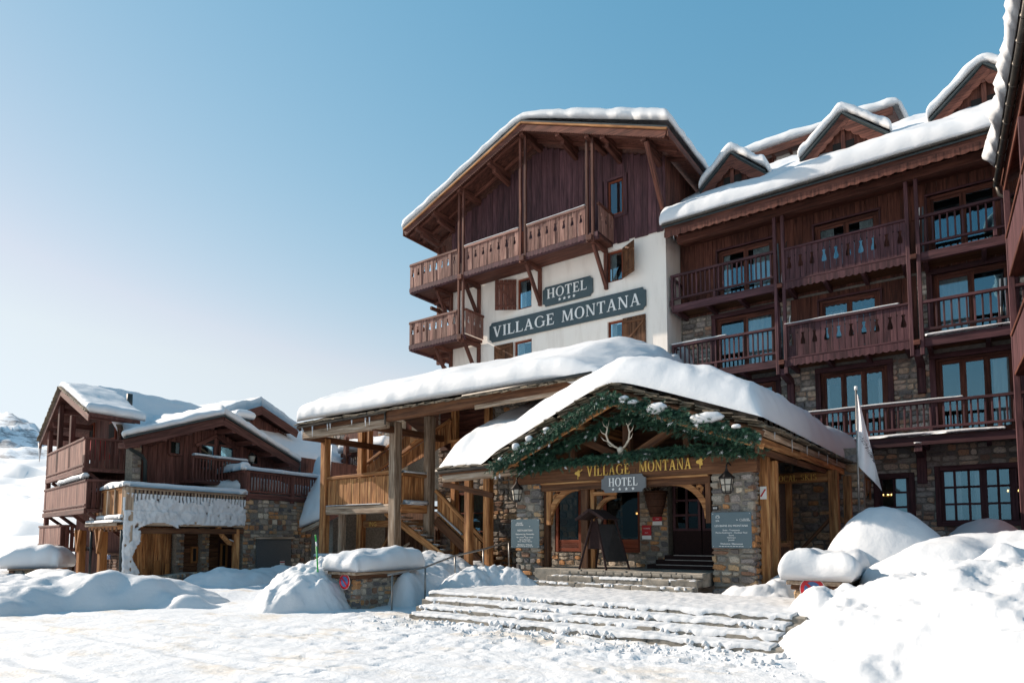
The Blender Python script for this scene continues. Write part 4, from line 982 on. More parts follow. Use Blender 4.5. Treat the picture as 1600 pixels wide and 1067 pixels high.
for k in range(18):
    x = -9.3 + k * .7; tube('gutter_hook', [(x, 23.27 + .08 * math.cos(a), 13.64 + .085 * math.sin(a)) for a in [math.pi + math.pi * q / 6 for q in range(7)]], .012, 'gutter', gt, 5)
for k in range(3):
    tube('icicle', [(-9.25 + k * .14, 23.36, 13.3), (-9.24 + k * .14, 23.36, 12.95 + .1 * k)], [.02, .003], 'snow', gt, 6)
# roof plane and snow
SL = .62
def wrz(y): return 13.62 + SL * (y - 23.25)
rp = hexa('roof', [(-9.7, 23.3, wrz(23.3) - .15), (3.2, 23.3, wrz(23.3) - .15), (3.2, 32, wrz(32) - .15), (-9.7, 32, wrz(32) - .15)], [(-9.7, 23.3, wrz(23.3)), (3.2, 23.3, wrz(23.3)), (3.2, 32, wrz(32)), (-9.7, 32, wrz(32))], 'tin', wg)
for k in range(46):
    x = -9.6 + k * .225; box('snow_stop', x, x + .05, 23.24, 23.36, wrz(23.3) - .01, wrz(23.3) + .07 + .02 * rng.random(), 'black', rp, .003)
def wsn(u, v):
    x = -9.75 + 12.9 * u; y = 23.24 + 7.0 * v
    return V((x, y, wrz(y)))
snow('wing_roof_snow', wsn, 110, 50, .62, (.25, .2, .42, 0), 'long snow blanket on the hotel wing roof below the dormers', lump=.09, lscale=.45, bulge=.04, seed=2)
# dormers
def dormer(cx, hw, zb, zt, label, snow_label, seed):
    y = 25.2; d = group_part('dormer', wg, (cx, y, zb))
    k = (zt - zb) / hw
    prism('dormer_face', [(-hw + .25, zb - .9), (hw - .25, zb - .9), (hw - .15, zb + .1), (0, zt - .12), (-hw + .15, zb + .1)], (cx, y + .2, 0), XP, ZP, .1, 'redz', d)
    for s in (-1, 1):
        a, b = (cx + s * hw, zb), (cx, zt)
        hexa('dormer_roof', [(a[0], y, a[1] - .1), (b[0], y, b[1] - .1), (b[0], y + 5, b[1] - .1), (a[0], y + 5, a[1] - .1)], [(a[0], y, a[1]), (b[0], y, b[1]), (b[0], y + 5, b[1]), (a[0], y + 5, a[1])], 'tin', d) if s < 0 else hexa('dormer_roof', [(b[0], y, b[1] - .1), (a[0], y, a[1] - .1), (a[0], y + 5, a[1] - .1), (b[0], y + 5, b[1] - .1)], [(b[0], y, b[1]), (a[0], y, a[1]), (a[0], y + 5, a[1]), (b[0], y + 5, b[1])], 'tin', d)
        if s < 0: barge(a[0], a[1] - .09, b[0], b[1] - .09, y - .03, parent=d, depth=.3, sc=.3)
        else: barge(b[0], b[1] - .09, a[0], a[1] - .09, y - .03, parent=d, depth=.3, sc=.3)
        beam('dormer_verge', (a[0], y - .02, a[1] + .03), (b[0], y - .02, b[1] + .03), .12, .07, 'tin', d)
    prism('apex_board', [(-.42, zt - .42 * k - .12), (0, zt - .62), (.42, zt - .42 * k - .12), (0, zt - .03)], (cx, y - .015, 0), XP, ZP, .03, 'redz', d)
    post('king_post', cx, y + .15, zb - .3, zt - .35, .14, 'redz', d)
    box('dormer_vent', cx - .35, cx + .35, y + .13, y + .145, zb - .1, zb + .35, 'dark', d, 0)
    def f(u, v):
        x = cx - hw - .03 + (2 * hw + .06) * v; yy = y + .02 + 4.6 * u
        return V((x, yy, zt + .05 - k * (math.sqrt((x - cx) ** 2 + .03) - .17)))
    snow('dormer_snow', f, 30, 36, .46, (.18, 0, .3, .3), snow_label, lump=.16, lscale=.9, bulge=.08, seed=seed)
dormer(-7.55, 1.28, 15.5, 16.7, '', 'lumpy snow cap on the smallest roof dormer next to the tower', 11)
dormer(-3.58, 1.44, 15.45, 16.78, '', 'lumpy snow cap on the middle roof dormer of the wing', 12)
dormer(.54, 1.5, 15.45, 16.82, '', 'lumpy snow cap on the rightmost roof dormer of the wing', 13)
# taller block behind the dormers
bb = thing('rear_block', 'pale walled rear hotel block with snowy eave behind the wing dormers', 'building', (-6.5, 32, 14))
box('wall', -9.6, -5.2, 32.3, 40, 12, 20.0, 'plaster', bb); box('corner_post', -7.9, -7.6, 32.2, 32.35, 12, 20.0, 'redz', bb)
def brz(y): return 20.15 + .35 * (y - 31.6)
hexa('roof', [(-8.6, 31.6, 19.98), (-2.5, 31.6, 19.98), (-2.5, 38, brz(38) - .2), (-8.6, 38, brz(38) - .2)], [(-8.6, 31.6, 20.16), (-2.5, 31.6, 20.16), (-2.5, 38, brz(38)), (-8.6, 38, brz(38))], 'redx', bb)
box('fascia', -8.6, -2.5, 31.5, 31.58, 19.78, 20.12, 'redx', bb)
for k in range(6): beam('rafter_end', (-8.3 + k * .75, 31.6, 19.9), (-8.3 + k * .75, 32.3, 19.95), .1, .14, 'redx', bb)
snow('rear_block_snow', lambda u, v: V((-9.9 + 7.6 * u, 31.52 + 6 * v, brz(31.52 + 6 * v) + .02)), 40, 24, .5, (.4, .3, .35, 0), 'snow on the rear block roof between the first two dormers', lump=.12, seed=4)
# ================================================================== RIGHT BUILDING (only its eave shows)
rb = thing('right_chalet', 'neighbouring timber chalet at the right edge with snowy eave and gutter', 'building', (2.4, 14, 0))
GA, GB = V((.80, 23.6, 12.0)), V((1.24, 15.2, 12.0)); gd = (GB - GA).normalized(); gn = V((-gd.y, gd.x, 0)); gn = gn if gn.x > 0 else -gn
def gp(s, o, z): p = GA + gd * s + gn * o; return V((p.x, p.y, z))
LGT = (GB - GA).length
hexa('wall', [gp(0, .7, 0), gp(LGT, .7, 0), gp(LGT, 8, 0), gp(0, 8, 0)][::-1], [gp(0, .7, 12.2), gp(LGT, .7, 12.2), gp(LGT, 8, 12.2), gp(0, 8, 12.2)][::-1], 'dredz', rb)
hexa('roof', [gp(-.2, .0, 11.98), gp(LGT, .0, 11.98), gp(LGT, 8, 15.6), gp(-.2, 8, 15.6)][::-1], [gp(-.2, .0, 12.12), gp(LGT, .0, 12.12), gp(LGT, 8, 15.74), gp(-.2, 8, 15.74)][::-1], 'redx', rb)
beam('fascia', gp(-.1, .06, 11.86), gp(LGT, .06, 11.86), .05, .32, 'redx', rb)
for z in (9.2, 6.3):
    bal = group_part('balcony', rb, tuple(gp(0, .2, z)))
    beam('deck', gp(.1, .4, z), gp(LGT, .4, z), .7, .2, 'redx', bal); beam('rail', gp(.1, .06, z + 1.1), gp(LGT, .06, z + 1.1), .1, .1, 'redx', bal)
    for k in range(39):
        p = gp(.2 + k * .21, .06, z + .5); ob('board', boxmesh(.19, .025, 1.05, 'dredz', .004), bal, Matrix.Translation(p) @ Matrix.Rotation(math.atan2(gd.y, gd.x), 4, 'Z'))
for k in range(3): post('post', gp(.15 + k * 4, .1, 0).x, gp(.15 + k * 4, .1, 0).y, 0, 11.7, .16, 'dredz', rb)
g2 = group_part('gutter', rb, tuple(gp(0, -.1, 12)))
tube('gutter_trough', [gp(0, -.12, 12.0), gp(LGT, -.12, 12.0)], .085, 'gutter', g2, 10)
for k in range(10): p = gp(.4 + k * .8, -.12, 12.0); tube('gutter_hook', [p - gd * .02, p + gd * .02], .1, 'gutter', g2, 10)
tube('downpipe', [gp(.05, -.12, 12.0), gp(0, -.05, 11.7), gp(-.02, .25, 11.45), gp(-.02, .5, 11.3), gp(0, .58, 10.9), gp(0, .6, 0)], .06, 'gutter', g2, 8)
cw_ = group_part('cladding', rb, tuple(gp(0, .7, 0)))
for k in range(27): c_ = gp((k + .5) * LGT / 27, .67, 6.1); ob('plank', boxmesh(LGT / 27 - .012, .03 + .012 * (k % 2), 12.1, 'redz', .005), cw_, Matrix.Translation(c_) @ Matrix.Rotation(math.atan2(gd.y, gd.x), 4, 'Z'))
for k in range(22): c_ = gp(LGT + .03, .7 + (k + .5) * 7.3 / 22, 6.1); ob('plank', boxmesh(7.3 / 22 - .012, .03 + .012 * (k % 2), 12.1, 'redz', .005), cw_, Matrix.Translation(c_) @ Matrix.Rotation(math.atan2(gn.y, gn.x), 4, 'Z'))
snow('right_chalet_snow', lambda u, v: gp(.9 + (LGT - .9) * u, -.22 + 5 * v, 12.14 + .453 * 5 * v), 90, 24, .85, (.9, .3, .35, 0), 'heavy ragged snow overhanging the gutter at the far right edge', lump=.55, lscale=.9, bulge=.22, seed=6, mat='snow')
# ================================================================== ENTRANCE PORTICO
po = thing('entrance_portico', 'stone and timber hotel entrance portico with a snowy slate gable', 'portico', (-7, 14.3, .4))
PY, GY = 14.3, 13.6
PRX, PRZ, PLX, PLZ, PEX, PEZ = -6.95, 5.14, -10.47, 3.66, -3.57, 3.84     # ridge, left eave, right eave
def pz(x): return PRZ - (PRZ - PLZ) * (PRX - x) / (PRX - PLX) if x < PRX else PRZ - (PRZ - PEZ) * (x - PRX) / (PEX - PRX)
ms = Masonry('stone')
def pillar(x0, x1, y0, y1, z0, z1):
    g = group_part('pillar', po, (x0, y0, z0))
    box('core', x0 + .05, x1 - .05, y0 + .05, y1, z0, z1, 'mortar', g, 0)
    kw = dict(proud=.045, ch=(.1, .25), sw=(.15, .46), gap=.022)
    ms.face((x0, y0 + .05, 0), XP, x1 - x0, z0, z1, g, **kw); ms.face((x1 - .05, y0, 0), YP, y1 - y0, z0, z1, g, **kw)
    return g
pR = pillar(-4.93, -4.0, PY, PY + .62, .3, 3.44); pL = pillar(-10.25, -9.43, PY, PY + .62, .3, 3.36)
# inner walls around the door
wl = group_part('inner_walls', po, (-10.3, 16.2, .8))
box('wall_core', -10.4, -7.45, 16.25, 16.5, .4, 1.15, 'mortar', wl, 0); box('wall_core', -7.45, -6.66, 16.1, 16.5, .4, 3.6, 'mortar', wl, 0); box('wall_core', -9.3, -8.62, 16.2, 16.5, 1.15, 3.6, 'mortar', wl, 0)
box('wall_core', -5.06, -4.96, 14.9, 21.5, .3, 3.9, 'mortar', wl, 0); box('wall_core', -10.9, -10.25, 16.3, 16.6, .3, 4.5, 'mortar', wl, 0)
kw = dict(proud=.03, ch=(.1, .2), sw=(.14, .36), gap=.014)
ms.face((-10.4, 16.25, 0), XP, 2.95, .78, 1.15, wl, **kw); ms.face((-7.45, 16.1, 0), XP, .79, .78, 3.5, wl, **kw); ms.face((-9.3, 16.2, 0), XP, .68, 1.15, 3.4, wl, **kw)
ms.face((-5.0, 21.3, 0), XP, 2.2, .4, 4.0, wl, proud=.03, ch=(.14, .28), sw=(.25, .6)); box('wall_core', -5.0, -2.8, 21.33, 21.5, .3, 4.2, 'mortar', wl, 0)
ms.flush(po, 299)
# floor and steps
fl = group_part('steps', po, (-7, 13.2, .4))
box('floor_slab', -9.35, -4.97, 13.9, 16.3, .5, .8, 'concrete', fl); 
for k, (y, z, x0) in enumerate(((13.2, .53, -9.15), (13.52, .665, -8.75), (13.84, .80, -8.55))):
    n = 6; xs = [x0 + (-4.95 - x0) * i / n for i in range(n + 1)]
    for i in range(n): box('step_slab', xs[i] + .006, xs[i + 1] - .006, y + rng.uniform(-.02, .02), y + .36, z - .15, z + rng.uniform(-.008, .008), 'concrete', fl, .02)
for i in range(15):
    x = -8.45 + i * .235; box('cobble', x, x + .2 + rng.uniform(-.03, .02), 13.80, 13.86, .70, .765, 'concrete', fl, .02)
for k, (y, z, x0) in enumerate(((15.4, .905, -6.95), (15.72, 1.015, -6.85), (16.04, 1.125, -6.75))):
    box('carpet_step', x0, -5.06, y, 16.4 if k == 2 else y + .4, .8, z, 'carpet', fl, .01)
    box('step_nosing', x0 + .25, -5.08, y - .012, y + .03, z - .012, z + .008, 'steel', fl, .003)
# joinery
jn = group_part('joinery', po, (-9.4, 16.1, .8))
def glazed(x0, x1, z0, z1, y, low, par, fm='fred', mull=0):
    g = group_part('window', po, (x0, y, z0)); f = .09
    box('frame', x0, x0 + f, y, y + .09, z0, z1, fm + 'z', g); box('frame', x1 - f, x1, y, y + .09, z0, z1, fm + 'z', g)
    box('frame', x0 + f, x1 - f, y, y + .09, z1 - f, z1, fm + 'x', g)
    nb = 3
    for k in range(nb): box('panel_board', x0 + f, x1 - f, y + .02, y + .06, z0 + low * k / nb + .004, z0 + low * (k + 1) / nb - .004, fm + 'x', g)
    ob('pane', boxmesh(x1 - x0 - 2 * f, .006, z1 - z0 - low - f, 'clear'), g, Matrix.Translation(((x0 + x1) / 2, y + .05, (z0 + low + z1 - f) / 2)))
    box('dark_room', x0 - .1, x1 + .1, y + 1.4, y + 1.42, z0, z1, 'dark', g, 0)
    return g
gw1 = glazed(-10.15, -9.3, 1.17, 3.0, 16.2, .34, jn); gw2 = glazed(-8.56, -7.43, 1.17, 2.95, 16.12, .36, jn)
dr = group_part('door', po, (-6.66, 16.3, 1.12))
for k, (a, b) in enumerate(((-6.62, -5.84), (-5.84, -5.07))):
    box('door_leaf', a + .01, b - .01, 16.3, 16.34, 1.13, 1.75, 'carpet', dr, .004)
    for xx in (a + .02, (a + b) / 2 - .03, b - .09): box('door_stile', xx, xx + .07, 16.28, 16.34, 1.75, 3.3, 'dredz', dr, .004)
    for zz in (1.75, 2.12, 2.5, 2.88, 3.24): box('door_rail', a + .02, b - .02, 16.285, 16.335, zz, zz + .06, 'dredx', dr, .004)
    for i in range(2):
        for j in range(4):
            x0 = a + .09 + i * .345; ob('pane', boxmesh(.3, .006, .32, 'clear'), dr, Matrix.Translation((x0 + .13, 16.315, 1.96 + j * .375)))
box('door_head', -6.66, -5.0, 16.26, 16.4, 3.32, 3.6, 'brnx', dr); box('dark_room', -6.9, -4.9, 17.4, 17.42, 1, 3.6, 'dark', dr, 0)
# posts, beams, truss
fm = group_part('timber_frame', po, (-9.4, PY, .8))
box('lintel', -9.43, -4.93, PY + .04, PY + .34, 2.78, 2.98, 'brnx', fm); box('tie_beam', -10.3, -3.9, PY - .03, PY + .3, 2.985, 3.4, 'brnx', fm, .02); box('tie_edge', -9.4, -4.95, PY - .06, PY + .02, 2.94, 2.99, 'oldx', fm)
post('post', -8.18, PY + .2, .8, 2.8, .2, 'brnz', fm); post('post', -8.0, PY + .26, .8, 2.8, .13, 'oldz', fm); post('post', -9.34, PY + .2, .8, 2.8, .14, 'brnz', fm)
def arch(cx, cz, r, a0, a1, y, w=.13, mat='oldx', t=.11):
    """curved knee brace: ring sector in the XZ plane"""
    n = 12; pts = [(cx + (r + w) * math.cos(math.radians(a0 + (a1 - a0) * k / n)), cz + (r + w) * math.sin(math.radians(a0 + (a1 - a0) * k / n))) for k in range(n + 1)]
    pts += [(cx + r * math.cos(math.radians(a1 - (a1 - a0) * k / n)), cz + r * math.sin(math.radians(a1 - (a1 - a0) * k / n))) for k in range(n + 1)]
    return prism('knee_brace', pts, (0, y, 0), XP, ZP, t, mat, fm)
arch(-8.32, 1.95, .82, 90, 180, PY + .06); box('knee_frame', -9.3, -8.32, PY + .05, PY + .16, 2.76, 2.9, 'oldx', fm); box('knee_frame', -9.28, -9.14, PY + .05, PY + .16, 1.9, 2.76, 'oldz', fm)
arch(-7.35, 2.05, .48, 90, 180, PY + .14, .09); box('knee_frame', -7.95, -7.3, PY + .13, PY + .2, 2.62, 2.72, 'oldx', fm)
arch(-5.85, 2.0, .78, 0, 90, PY + .05, .13); box('knee_frame', -5.95, -4.95, PY + .05, PY + .16, 2.86, 2.97, 'oldx', fm); box('knee_frame', -5.05, -4.93, PY + .045, PY + .165, 1.9, 2.86, 'brnz', fm)
for (cx, cz) in ((-9.0, 2.62), (-5.2, 2.68)):                                # carved scrolls in the corners
    for k in range(5):
        a = k * 1.3; tube('scroll', [(cx + (.03 + .012 * q) * math.cos(a + q * .9), PY + .1, cz + (.03 + .012 * q) * math.sin(a + q * .9)) for q in range(7)], .014, 'oldx', fm, 5)
TX = -6.97
for s in (-1, 1):
    xe = -10.2 if s < 0 else -3.75
    beam('truss_rafter', (xe, PY + .1, pz(xe) - .42), (TX, PY + .1, PRZ - .42), .2, .24, 'brnx', fm)
    beam('truss_strut', (TX + s * .1, PY + .08, 3.5), (TX + s * 1.25, PY + .08, pz(TX + s * 1.25) - .55), .16, .18, 'brnx', fm)
    beam('truss_strut', (TX + s * 1.5, PY + .1, 3.4), (TX + s * 1.5, PY + .1, pz(TX + s * 1.5) - .5), .14, .16, 'brnx', fm, up=YP)
post('king_post', TX + .05, PY + .04, 3.4, PRZ - .5, .2, 'brnz', fm)
for x in (-9.95, -8.05, -6.97, -5.1, -3.95):                                  # purlins running back
    beam('purlin', (x, GY + .12, pz(x) - .32), (x, 21, pz(x) - .32), .22, .24, 'oldx' if x in (-9.95, -8.05) else 'brnx', fm)
box('gable_boarding', -9.6, -4.4, 16.0, 16.05, 3.3, 3.62, 'brnx', fm)
prism('gable_back', [(-10.3, 3.4), (-3.7, 3.4), (-3.7, pz(-3.7) - .25), (PRX, PRZ - .25), (-10.3, pz(-10.3) - .25)], (0, 16.7, 0), XP, ZP, .05, 'brnx', fm)
# roof slabs, barge boards, slates
rf = group_part('roof', po, (PRX, GY, PRZ))
slab('roof_slab', PLX, PLZ - .06, PRX, PRZ - .06, GY + .05, 21, .1, 'brnx', rf)
hexa('roof_slab', [(PRX, GY + .05, PRZ - .16), (PEX, GY + .05, PEZ - .16), (-3.12, 25.4, PEZ - .2), (PRX, 25.4, PRZ - .16)], [(PRX, GY + .05, PRZ - .06), (PEX, GY + .05, PEZ - .06), (-3.12, 25.4, PEZ - .1), (PRX, 25.4, PRZ - .06)], 'brnx', rf)
for (a, b) in (((PLX, PLZ), (PRX, PRZ)), ((PRX, PRZ), (PEX, PEZ))):
    beam('barge_board', (a[0], GY + .0, a[1] - .22), (b[0], GY + .0, b[1] - .22), .05, .24, 'brnx', rf); beam('barge_trim', (a[0], GY + .05, a[1] - .42), (b[0], GY + .05, b[1] - .42), .06, .12, 'oldx', rf)
    L = math.hypot(b[0] - a[0], b[1] - a[1]); n = int(L / .3)
    for lay in range(3):
        for k in range(n):
            t = (k + .5 + rng.uniform(-.25, .25)) / n; x = a[0] + (b[0] - a[0]) * t; z = a[1] + (b[1] - a[1]) * t
            sl = math.atan2(b[1] - a[1], b[0] - a[0])
            ob('slate', boxmesh(.34 if k % 2 else .28, .42, .035, 'slate', .008), rf, Matrix.Translation((x, GY + .16 - lay * .05 + rng.uniform(-.06, .06), z - .035 + lay * .038)) @ Matrix.Rotation(-sl * .6 + rng.uniform(-.1, .1), 4, 'Y') @ Matrix.Rotation(rng.uniform(-.25, .25), 4, 'Z'))
def pe(s): return V((PEX + (-3.12 - PEX) * s, GY + (25.4 - GY) * s, PEZ - .04 * s))
for k, (dz, dx, w, h, m) in enumerate(((-.14, .0, .06, .14, 'gry'), (-.30, -.06, .06, .17, 'old'), (-.46, -.14, .07, .14, 'brn'))):
    for q in range(4):
        p, r_ = pe(q / 4), pe((q + 1) / 4)
        beam('eave_board', p + V((dx, 0, dz + rng.uniform(-.03, .03))), r_ + V((dx, -.01, dz + rng.uniform(-.03, .03))), w, h, m + 'x', rf)
for lay in range(2):
    for k in range(38):
        p = pe((k + .5 + rng.uniform(-.3, .3)) / 38)
        ob('slate', boxmesh(.4, .36, .04, 'slate', .008), rf, Matrix.Translation(p + V((.02 - lay * .07 + rng.uniform(-.05, .05), 0, -.02 + lay * .05))) @ Matrix.Rotation(.25, 4, 'Y') @ Matrix.Rotation(rng.uniform(-.3, .3), 4, 'Z'))
for k in range(16):                                                           # ragged boards hanging at the far end of the eave
    s_ = .72 + .28 * k / 15; p = pe(s_); box('hanging_board', p.x - .06, p.x - .02, p.y - .1, p.y + .1, p.z - .62 - rng.uniform(0, .35), p.z - .3, 'gryz' if k % 3 else 'oldz', rf)
for k in range(9):
    q_ = pe(.05 + .1 * k + rng.uniform(-.03, .03)); tube('icicle', [q_ + V((.05, 0, -.06)), q_ + V((.05, 0, -.14 - rng.uniform(.05, .22)))], [.016, .002], 'snow', rf, 6)
# snow on the portico and the lean-to: one continuous field
def pof(u, v):
    xr = PEX + (-3.12 - PEX) * u; x = -12.8 + (xr + 12.8) * v
    yf = 13.96 - .36 * sstep(-11.4, -10.2, x); y = yf + (25.3 - yf) * u
    g = PRZ - ((PRZ - PLZ) / (PRX - PLX) if x < PRX else (PRZ - PEZ) / (PEX - PRX)) * (math.sqrt((x - PRX) ** 2 + .12) - .346)
    pe_ = 3.56 + .43 * (y - 14.0); w = 1 - sstep(-9.6, -7.4, x)
    if x < PRX: k = .25; d = pe_ * w + g * (1 - w) - g; g = g + .5 * (d + math.sqrt(d * d + k)) * w if w > 0 else g; g -= .5 * math.sqrt(k) * w * math.exp(-abs(d))
    return V((x, y, g + .05))
snow('portico_snow', pof, 100, 110, .84, (1.1, .1, .75, .5), 'deep soft snow over the entrance portico gable roof and lean-to', lump=.10, lscale=.32, bulge=.02, seed=21, pq=(2.2, .75))
# pent roof to the left of the portico
pt = thing('pent_roof', 'low snow laden lean-to roof with gutter left of the entrance gable', 'roof', (-11.6, 14, 3.2))
def ptz(y): return 3.56 + .43 * (y - 14.0)
hexa('roof_slab', [(-12.75, 14, 3.44), (-9.9, 14, 3.44), (-9.9, 20, ptz(20) - .12), (-12.75, 20, ptz(20) - .12)], [(-12.75, 14, 3.56), (-9.9, 14, 3.56), (-9.9, 20, ptz(20)), (-12.75, 20, ptz(20))], 'brnx', pt)
tube('gutter', [(-12.78, 13.93, 3.46), (-10.45, 13.93, 3.52)], .07, 'gutter', pt, 8)
beam('eave_beam', (-12.6, 14.05, 3.25), (-9.95, 14.05, 3.33), .2, .2, 'gryx', pt, .03); beam('fascia_board', (-12.72, 14.0, 3.4), (-10.3, 14.0, 3.46), .05, .16, 'brnx', pt)
for k in range(10): ob('slate', boxmesh(.34, .36, .035, 'slate', .008), pt, Matrix.Translation((-12.6 + k * .25, 14.0 + rng.uniform(-.03, .03), 3.58 + .02 * (k % 2))) @ Matrix.Rotation(rng.uniform(-.2, .2), 4, 'Z') @ Matrix.Rotation(.35, 4, 'X'))
post('post', -12.2, 14.7, .3, 3.3, .2, 'oldz', pt); beam('brace', (-12.65, 14.1, 3.12), (-11.2, 14.6, 2.75), .14, .16, 'brnx', pt)
# ------------------------------------------------------------------ side bay with the ski shop beam
sb = thing('ski_shop_bay', 'open timber bay under the right eave with a gold lettered beam', 'shop bay', (-4, 19.5, .4))
box('name_beam', -5.0, -3.3, 19.42, 19.62, 3.1, 3.38, 'oldx', sb, .02)
letters('OCAL', (-4.70, 19.419, 3.15), XP, ZP, .17, .02, 'gold', sb, fit=.48, name='letter'); letters('SKIS', (-4.12, 19.419, 3.16), XP, ZP, .17, .02, 'gold', sb, fit=.42)
box('letter_stub', -4.80, -4.73, 19.4, 19.42, 3.15, 3.18, 'gold', sb, 0)
post('post', -3.3, 19.5, .3, 3.4, .24, 'oldz', sb); post('post', -3.1, 20.4, .3, 3.3, .2, 'oldz', sb); post('post', -4.55, 19.9, .3, 3.2, .16, 'oldz', sb)
post('post', -3.92, 14.98, .4, 3.5, .2, 'oldz', sb); post('post', -3.8, 15.3, .4, 3.3, .16, 'oldz', sb)
for k in range(7): box('dado_board', -3.9 + .02, -3.86, 15.45 + k * .2, 15.63 + k * .2, .4, 1.35 + rng.uniform(-.02, .02), 'brnz', sb)
box('dado_rail', -3.93, -3.83, 15.4, 16.9, 1.35, 1.45, 'oldy', sb); post('post', -4.6, 16.95, .4, 3.4, .15, 'oldz', sb)
for k in range(3): box('bench_slat', -4.5, -4.0, 17.2 + k * .14, 17.3 + k * .14, 1.1, 1.5, 'oldz', sb)
beam('brace', (-3.3, 19.45, 2.2), (-4.2, 19.45, 1.2), .07, .09, 'brnx', sb)
box('no_entry_plate', -4.0, -3.86, 14.86, 14.872, 2.42, 2.7, 'white', sb, .004)
beam('no_entry_bar', (-3.98, 14.855, 2.48), (-3.88, 14.855, 2.64), .006, .03, 'redpaint', sb, 0)
# ------------------------------------------------------------------ gold lettering on the tie beam
gl = thing('gold_lettering', 'gold serif letters with leaf emblems fixed along the entrance beam', 'lettering', (-8.3, 14.27, 3.0))
letters('VILLAGE', (-8.02, PY - .032, 3.10), XP, ZP, .25, .02, 'gold', gl, fit=1.18); letters('MONTANA', (-6.6, PY - .032, 3.13), XP, ZP, .25, .02, 'gold', gl, fit=1.28)
def leafmark(cx, cz, par, r=.07):
    pts = []
    for k in range(24): a = 2 * math.pi * k / 24; q = r * (1 + .28 * math.cos(3 * a + math.pi)); pts.append((q * math.cos(a), q * math.sin(a)))
    prism('leaf_emblem', pts, (cx, PY - .05, cz), XP, ZP, .018, 'gold', par); box('leaf_stalk', cx - .008, cx + .008, PY - .046, PY - .034, cz - .15, cz - .05, 'gold', par, 0)
    beam('leaf_stalk', (cx + .05, PY - .04, cz + .03), (cx + .13, PY - .04, cz + .09), .012, .02, 'gold', par, 0)
leafmark(-8.27, 3.19, gl); leafmark(-5.12, 3.27, gl)
hs = thing('hanging_hotel_sign', 'grey hotel board with four white stars hanging below the entrance beam', 'sign', (-7, 14.1, 2.7))
prism('sign_board', notched(1.16, .42, .09), (-7.56, PY - .13, 2.66), XP, ZP, .05, 'signlite', hs)
letters('HOTEL', (-7.36, PY - .132, 2.81), XP, ZP, .20, .012, 'white', hs, fit=.76)
for k in range(4): star('star', (-7.24 + k * .175, PY - .131, 2.735), XP, ZP, .042, 'white', hs, .01)
for x in (-7.3, -6.66): tube('hook', [(x, PY - .1, 3.12), (x, PY - .1, 3.2)], .008, 'black', hs, 6)
# antlers
an = thing('antler_mount', 'pale stag antlers on a wooden shield mounted on the king post', 'antlers', (-7.05, 14.1, 3.5))
pts = [(.13 * math.sin(a) * (1 if math.cos(a) > 0 else .8), .19 * math.cos(a)) for a in [2 * math.pi * k / 20 for k in range(20)]][::-1]
prism('shield', pts, (-6.98, PY - .1, 3.56), XP, ZP, .05, 'pinez', an)
tube('skull', [(-7.0, PY - .14, 3.46), (-7.0, PY - .2, 3.58), (-7.0, PY - .2, 3.68), (-7.0, PY - .16, 3.73)], [.03, .065, .085, .05], 'bone', an, 10)
def antler(s):
    b = V((-7.0 + s * .05, PY - .18, 3.7))
    main = [b, b + V((s * .10, -.05, .06)), b + V((s * .22, -.12, .18)), b + V((s * .26, -.16, .34)), b + V((s * .22, -.16, .50)), b + V((s * .26, -.14, .62))]
    tube('antler_beam', main, [.028, .026, .024, .021, .016, .006], 'bone', an, 8)
    for (i, d, r) in ((1, V((s * .10, -.16, .02)), .014), (2, V((s * .15, -.10, .07)), .014), (3, V((s * .14, -.06, .10)), .014), (4, V((s * .13, -.03, .12)), .012), (4, V((-s * .06, -.03, .14)), .010)):
        tube('tine', [main[i], main[i] + d * .6 + V((0, 0, -.01)), main[i] + d + V((0, 0, .05))], [r, r * .8, .003], 'bone', an, 6)
antler(-1); antler(1)
# lanterns
def lantern(x, label):
    g = thing('wall_lantern', label, 'lantern', (x, PY - .3, 2.45), group='wall lanterns on the portico pillars')
    y = PY - .3; n = 6
    K = .74
    def ring(r, z): return [(x + K * r * math.cos(2 * math.pi * (k + .5) / n), y + K * r * math.sin(2 * math.pi * (k + .5) / n), 3.0 + K * (z - 3.06)) for k in range(n)]
    hexa('lamp_roof', ring(.25, 2.86), ring(.05, 3.06), 'black', g); hexa('lamp_cap', ring(.05, 3.05), ring(.03, 3.14), 'black', g); hexa('lamp_base', ring(.11, 2.40), ring(.13, 2.44), 'black', g)
    hexa('lamp_glass', ring(.125, 2.44), ring(.195, 2.86), 'lampglass', g)
    for p, q in zip(ring(.13, 2.44), ring(.205, 2.86)): beam('lamp_bar', p, q, .016, .016, 'black', g, 0)
    for zz, rr in ((2.46, .14), (2.66, .172), (2.84, .205)):
        pr = ring(rr, zz)
        for k in range(n): beam('lamp_band', pr[k], pr[(k + 1) % n], .014, .018, 'black', g, 0)
    tube('lamp_arm', [(x, y, 3.04), (x, y, 3.12), (x, y + .12, 3.2), (x, PY + .02, 3.14)], .018, 'black', g, 6)
lantern(-4.45, 'black iron lantern with frosted panes on the right pillar above the spa panel')
lantern(-9.98, 'black iron lantern with frosted panes on the left pillar above the restaurant panel')
